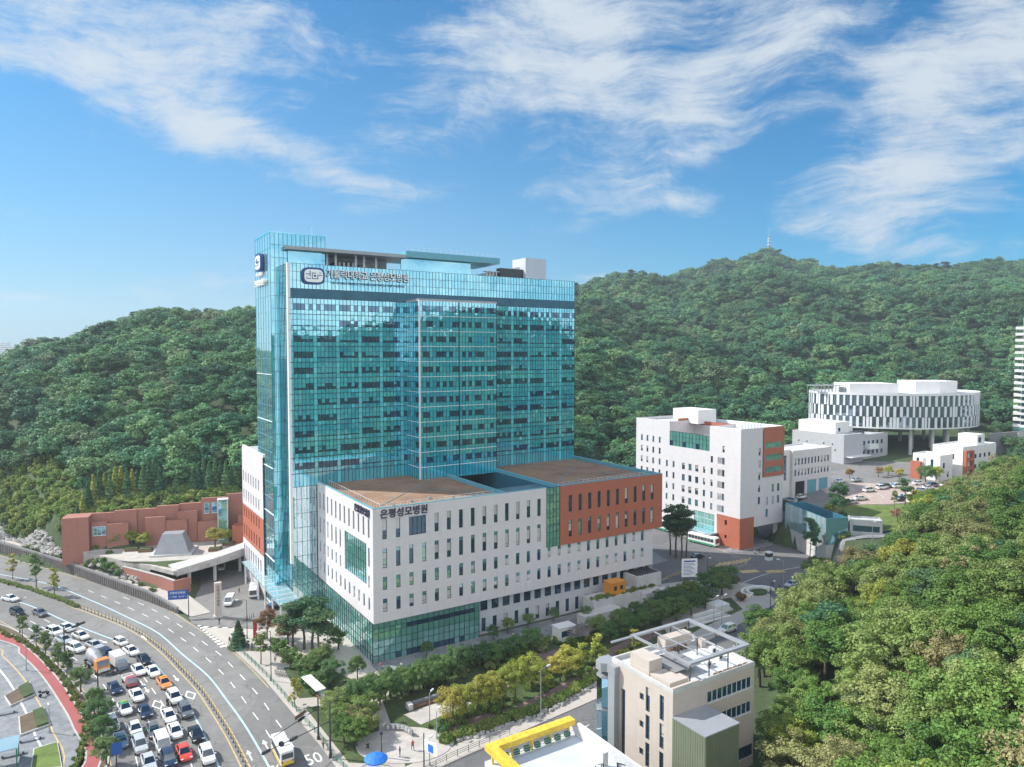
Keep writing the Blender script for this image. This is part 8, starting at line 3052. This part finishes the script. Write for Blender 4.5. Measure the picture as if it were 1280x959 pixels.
# fan pergola
c0 = UV(43.5, -17.5)
t = thing('fan_pergola', 'fan shaped pergola of radiating dark slats in the shaded park', 'pergola', (c0.x, c0.y, .18), TH)
mb = MB()
for k in range(19):
    a = math.radians(15 + k * 8.4)
    R0, R1 = 2.6, 7.2
    mb.tube((R0 * math.cos(a), R0 * math.sin(a), 2.75), (R1 * math.cos(a), R1 * math.sin(a), 2.75), .09, n=4)
mb.path([(R0 * math.cos(a), R0 * math.sin(a), 2.6) for a in np.radians(np.linspace(13, 169, 16))], .08, 5)
mb.path([(6.4 * math.cos(a), 6.4 * math.sin(a), 2.6) for a in np.radians(np.linspace(13, 169, 20))], .08, 5)
mb.build('slat_canopy', plain('slat_grey', (.2, .17, .19), .7, 0, .15, 1), t)
for a in np.radians((20, 55, 90, 125, 160)):
    for R in (2.6, 6.4):
        mb = MB(); mb.tube((R * math.cos(a), R * math.sin(a), 0), (R * math.cos(a), R * math.sin(a), 2.55), .08, n=6); mb.build('post', M['metal_dark'], t)
# curved bench rings and stepped terrace by the junction
c0 = G(948, 742)
t = thing('curved_bench', 'white curved bench rings in the lawn near the junction', 'bench', (c0.x, c0.y, .12), TH)
for (R, h) in ((4.6, .7), (3.0, .9)):
    mb = MB()
    for a0, a1 in zip(np.radians(np.linspace(-20, 200, 23))[:-1], np.radians(np.linspace(-20, 200, 23))[1:]):
        mb.prism([(R * math.cos(a0), R * .7 * math.sin(a0)), (R * math.cos(a1), R * .7 * math.sin(a1)), ((R + .55) * math.cos(a1), (R + .55) * .7 * math.sin(a1)), ((R + .55) * math.cos(a0), (R + .55) * .7 * math.sin(a0))], 0, h)
    mb.build('bench_ring', M['white_wall'], t)
mb = MB(); mb.prism([(2.6 * math.cos(a), 1.8 * math.sin(a)) for a in np.linspace(0, 6.28, 24)[:-1]], 0, .5); mb.build('lawn_bed', M['grass_dark'], t)
t = thing('stepped_terrace', 'pale stepped stone seating terrace beside the side street', 'terrace', tuple(UV(66, -20.6)[:2]) + (.12,), TH)
for k in range(5):
    mb = MB(); mb.box(1.0 * k, .55 * k, 0, 14 - .6 * k, .55 * k + .5, .3 + .32 * k); mb.build('step', M['concrete'] if k % 2 else M['white_wall'], t)
mb = MB(); mb.box(12.5, 3.0, 0, 17, 6.4, 1.6); mb.build('planter_wall', M['white_wall'], t)
# planter boxes on the raised square, planter beds on the grey square
for k, (a, b) in enumerate(((165, 688), (182, 689), (269, 688), (286, 681))):
    p = G(a, b, 6)
    t = thing('planter_box', ('brown planter box under the yellow trees, left of two', 'brown planter box nearest the skylight on its left', 'brown planter box right of the skylight', 'brown planter box beside the terracotta block')[k], 'planter', (p.x, p.y, 5.95), .25)
    mb = MB(); mb.box(-1.7, -1.1, 0, 1.7, 1.1, .7); mb.build('box', M['wood'], t)
    mb = MB(); mb.box(-1.55, -.95, .7, 1.55, .95, .85); mb.build('planting', M['grass_dark'], t)
for (pl, lab, m1) in (([(5, 872), (37, 854), (44, 870), (13, 884)], 'brown and green planter bed on the grey square, far one of two', 'soil'), ([(23, 898), (55, 886), (64, 907), (25, 921)], 'brown and green planter bed on the grey square, near one of two', 'soil'), ([(42, 938), (72, 929), (78, 962), (38, 964)], 'bright lawn bed at the bottom left of the square', 'grass')):
    P = [G(a, b) for a, b in pl]
    c = sum(P, Vector()) / 4
    t = thing('planter_bed', lab, 'planter', (c.x, c.y, .03))
    L4 = [((q - c).x, (q - c).y) for q in P]
    mb = MB(); mb.prism(L4, 0, .3); mb.build('border', M['concrete'], t)
    mb = MB(); mb.prism([(x * .92, y * .92) for x, y in L4], .3, .36); mb.build('soil' if m1 == 'soil' else 'lawn', M[m1], t)
    if m1 == 'soil':
        mb = MB(); h_ = [((x1 * (1 - f_) + x2 * f_) * .9, (y1 * (1 - f_) + y2 * f_) * .9) for (x1, y1), (x2, y2), f_ in ((L4[0], L4[1], .55), (L4[0], L4[1], 1), (L4[3], L4[2], 1), (L4[3], L4[2], .55))]
        mb.prism(h_, .36, .62); mb.build('planting', M['grass_dark'], t)
for k, (a, b, lab) in enumerate(((6, 893, 'grey slatted bench left of the near planter bed'), (16, 945, 'grey slatted bench beside the lawn bed'), (38, 926, 'grey slatted bench above the lawn bed'))):
    p = G(a, b)
    t = thing('park_bench', lab, 'bench', (p.x, p.y, .03), .5)
    mb = MB()
    for i in range(4):
        mb.box(-1.6, -.3 + i * .17, .42, 1.6, -.17 + i * .17, .47)
    mb.build('seat', M['metal_grey'], t)
    mb = MB(); mb.box(-1.4, -.25, 0, -1.25, .3, .42); mb.box(1.25, -.25, 0, 1.4, .3, .42); mb.build('legs', M['metal_dark'], t)
t = thing('glass_shelter', 'flat roofed glass shelter cut by the bottom left corner', 'shelter', tuple(G(2, 958)[:2]) + (.03,), .55)
mb = MB(); mb.box(-5, -2, 3.0, 2.2, 2.2, 3.2); mb.build('roof', M['gl_canopy'], t)
for (x, y) in ((2, -1.8), (2, 2), (-2, 2), (-2, -1.8)):
    mb = MB(); mb.tube((x, y, 0), (x, y, 3.0), .08, n=6); mb.build('post', M['green_metal'], t)
mb = MB(); mb.box(1.9, -1.7, .3, 2.0, 1.9, 2.6); mb.build('glass_wall', M['gl_canopy'], t)
# bicycles by the pavement bed
for k in range(5):
    p = G(345 + k * 3.2, 845 + k * .4)
    t = thing('bicycle', 'parked bicycle in the row beside the tall dark street lamp', 'bicycle', (p.x, p.y, .12), 2.2, 'bicycles parked by the pavement')
    for x in (-.5, .5):
        mb = MB()
        for a0, a1 in zip(np.linspace(0, 6.283, 13)[:-1], np.linspace(0, 6.283, 13)[1:]):
            mb.tube((x + .33 * math.cos(a0), 0, .34 + .33 * math.sin(a0)), (x + .33 * math.cos(a1), 0, .34 + .33 * math.sin(a1)), .025, n=4)
        mb.build('wheel', M['tyre'], t)
    mb = MB(); mb.tube((-.5, 0, .34), (-.15, 0, .85), .025, n=5); mb.tube((-.15, 0, .8), (.4, 0, .85), .025, n=5); mb.tube((.5, 0, .34), (.4, 0, .95), .025, n=5); mb.tube((0, 0, .34), (.4, 0, .82), .025, n=5); mb.tube((-.5, 0, .34), (0, 0, .34), .02, n=5); mb.build('frame', M['metal_dark'], t)
    mb = MB(); mb.tube((.38, -.26, .98), (.38, .26, .98), .02, n=5); mb.build('handlebar', M['metal_dark'], t)
    mb = MB(); mb.ball((-.18, 0, .9), (.14, .08, .04), 6, 4); mb.build('saddle', M['tyre'], t)
# information shelter by the bed
p = G(392, 872)
t = thing('bus_shelter', 'long white roofed bus shelter on the pavement beside the green shrubs', 'bus shelter', (p.x, p.y, .12), math.radians(-52))
mb = MB(); mb.box(-3.4, -.9, 2.5, 3.4, .9, 2.65); mb.build('roof', M['metal_white'], t)
mb = MB(); mb.box(-3.2, .7, .3, 3.2, .76, 2.4); mb.build('glass_wall', M['gl_canopy'], t)
for x in (-3.1, 0, 3.1):
    mb = MB(); mb.tube((x, .8, 0), (x, .8, 2.5), .07, n=6); mb.build('post', M['metal_grey'], t)
mb = MB(); mb.box(-2.4, .2, .42, 2.4, .6, .5); mb.build('seat', M['wood'], t)

# ------------------------------------------------------------------ air
def make_haze():
    mb = MB()
    mb.box(-2600, -900, -1.5, 1500, 2900, 246)
    mt = bpy.data.materials.new('haze')
    mt.use_nodes = True
    nt = mt.node_tree
    nt.nodes.clear()
    out = nt.nodes.new('ShaderNodeOutputMaterial')
    pv = nt.nodes.new('ShaderNodeVolumePrincipled')
    pv.inputs['Color'].default_value = (0.80, 0.90, 1.0, 1)
    pv.inputs['Density'].default_value = 0.00019
    pv.inputs['Anisotropy'].default_value = 0.2
    nt.links.new(pv.outputs[0], out.inputs['Volume'])
    o = mb.build('haze', mt)
    o['kind'] = 'stuff'
make_haze()
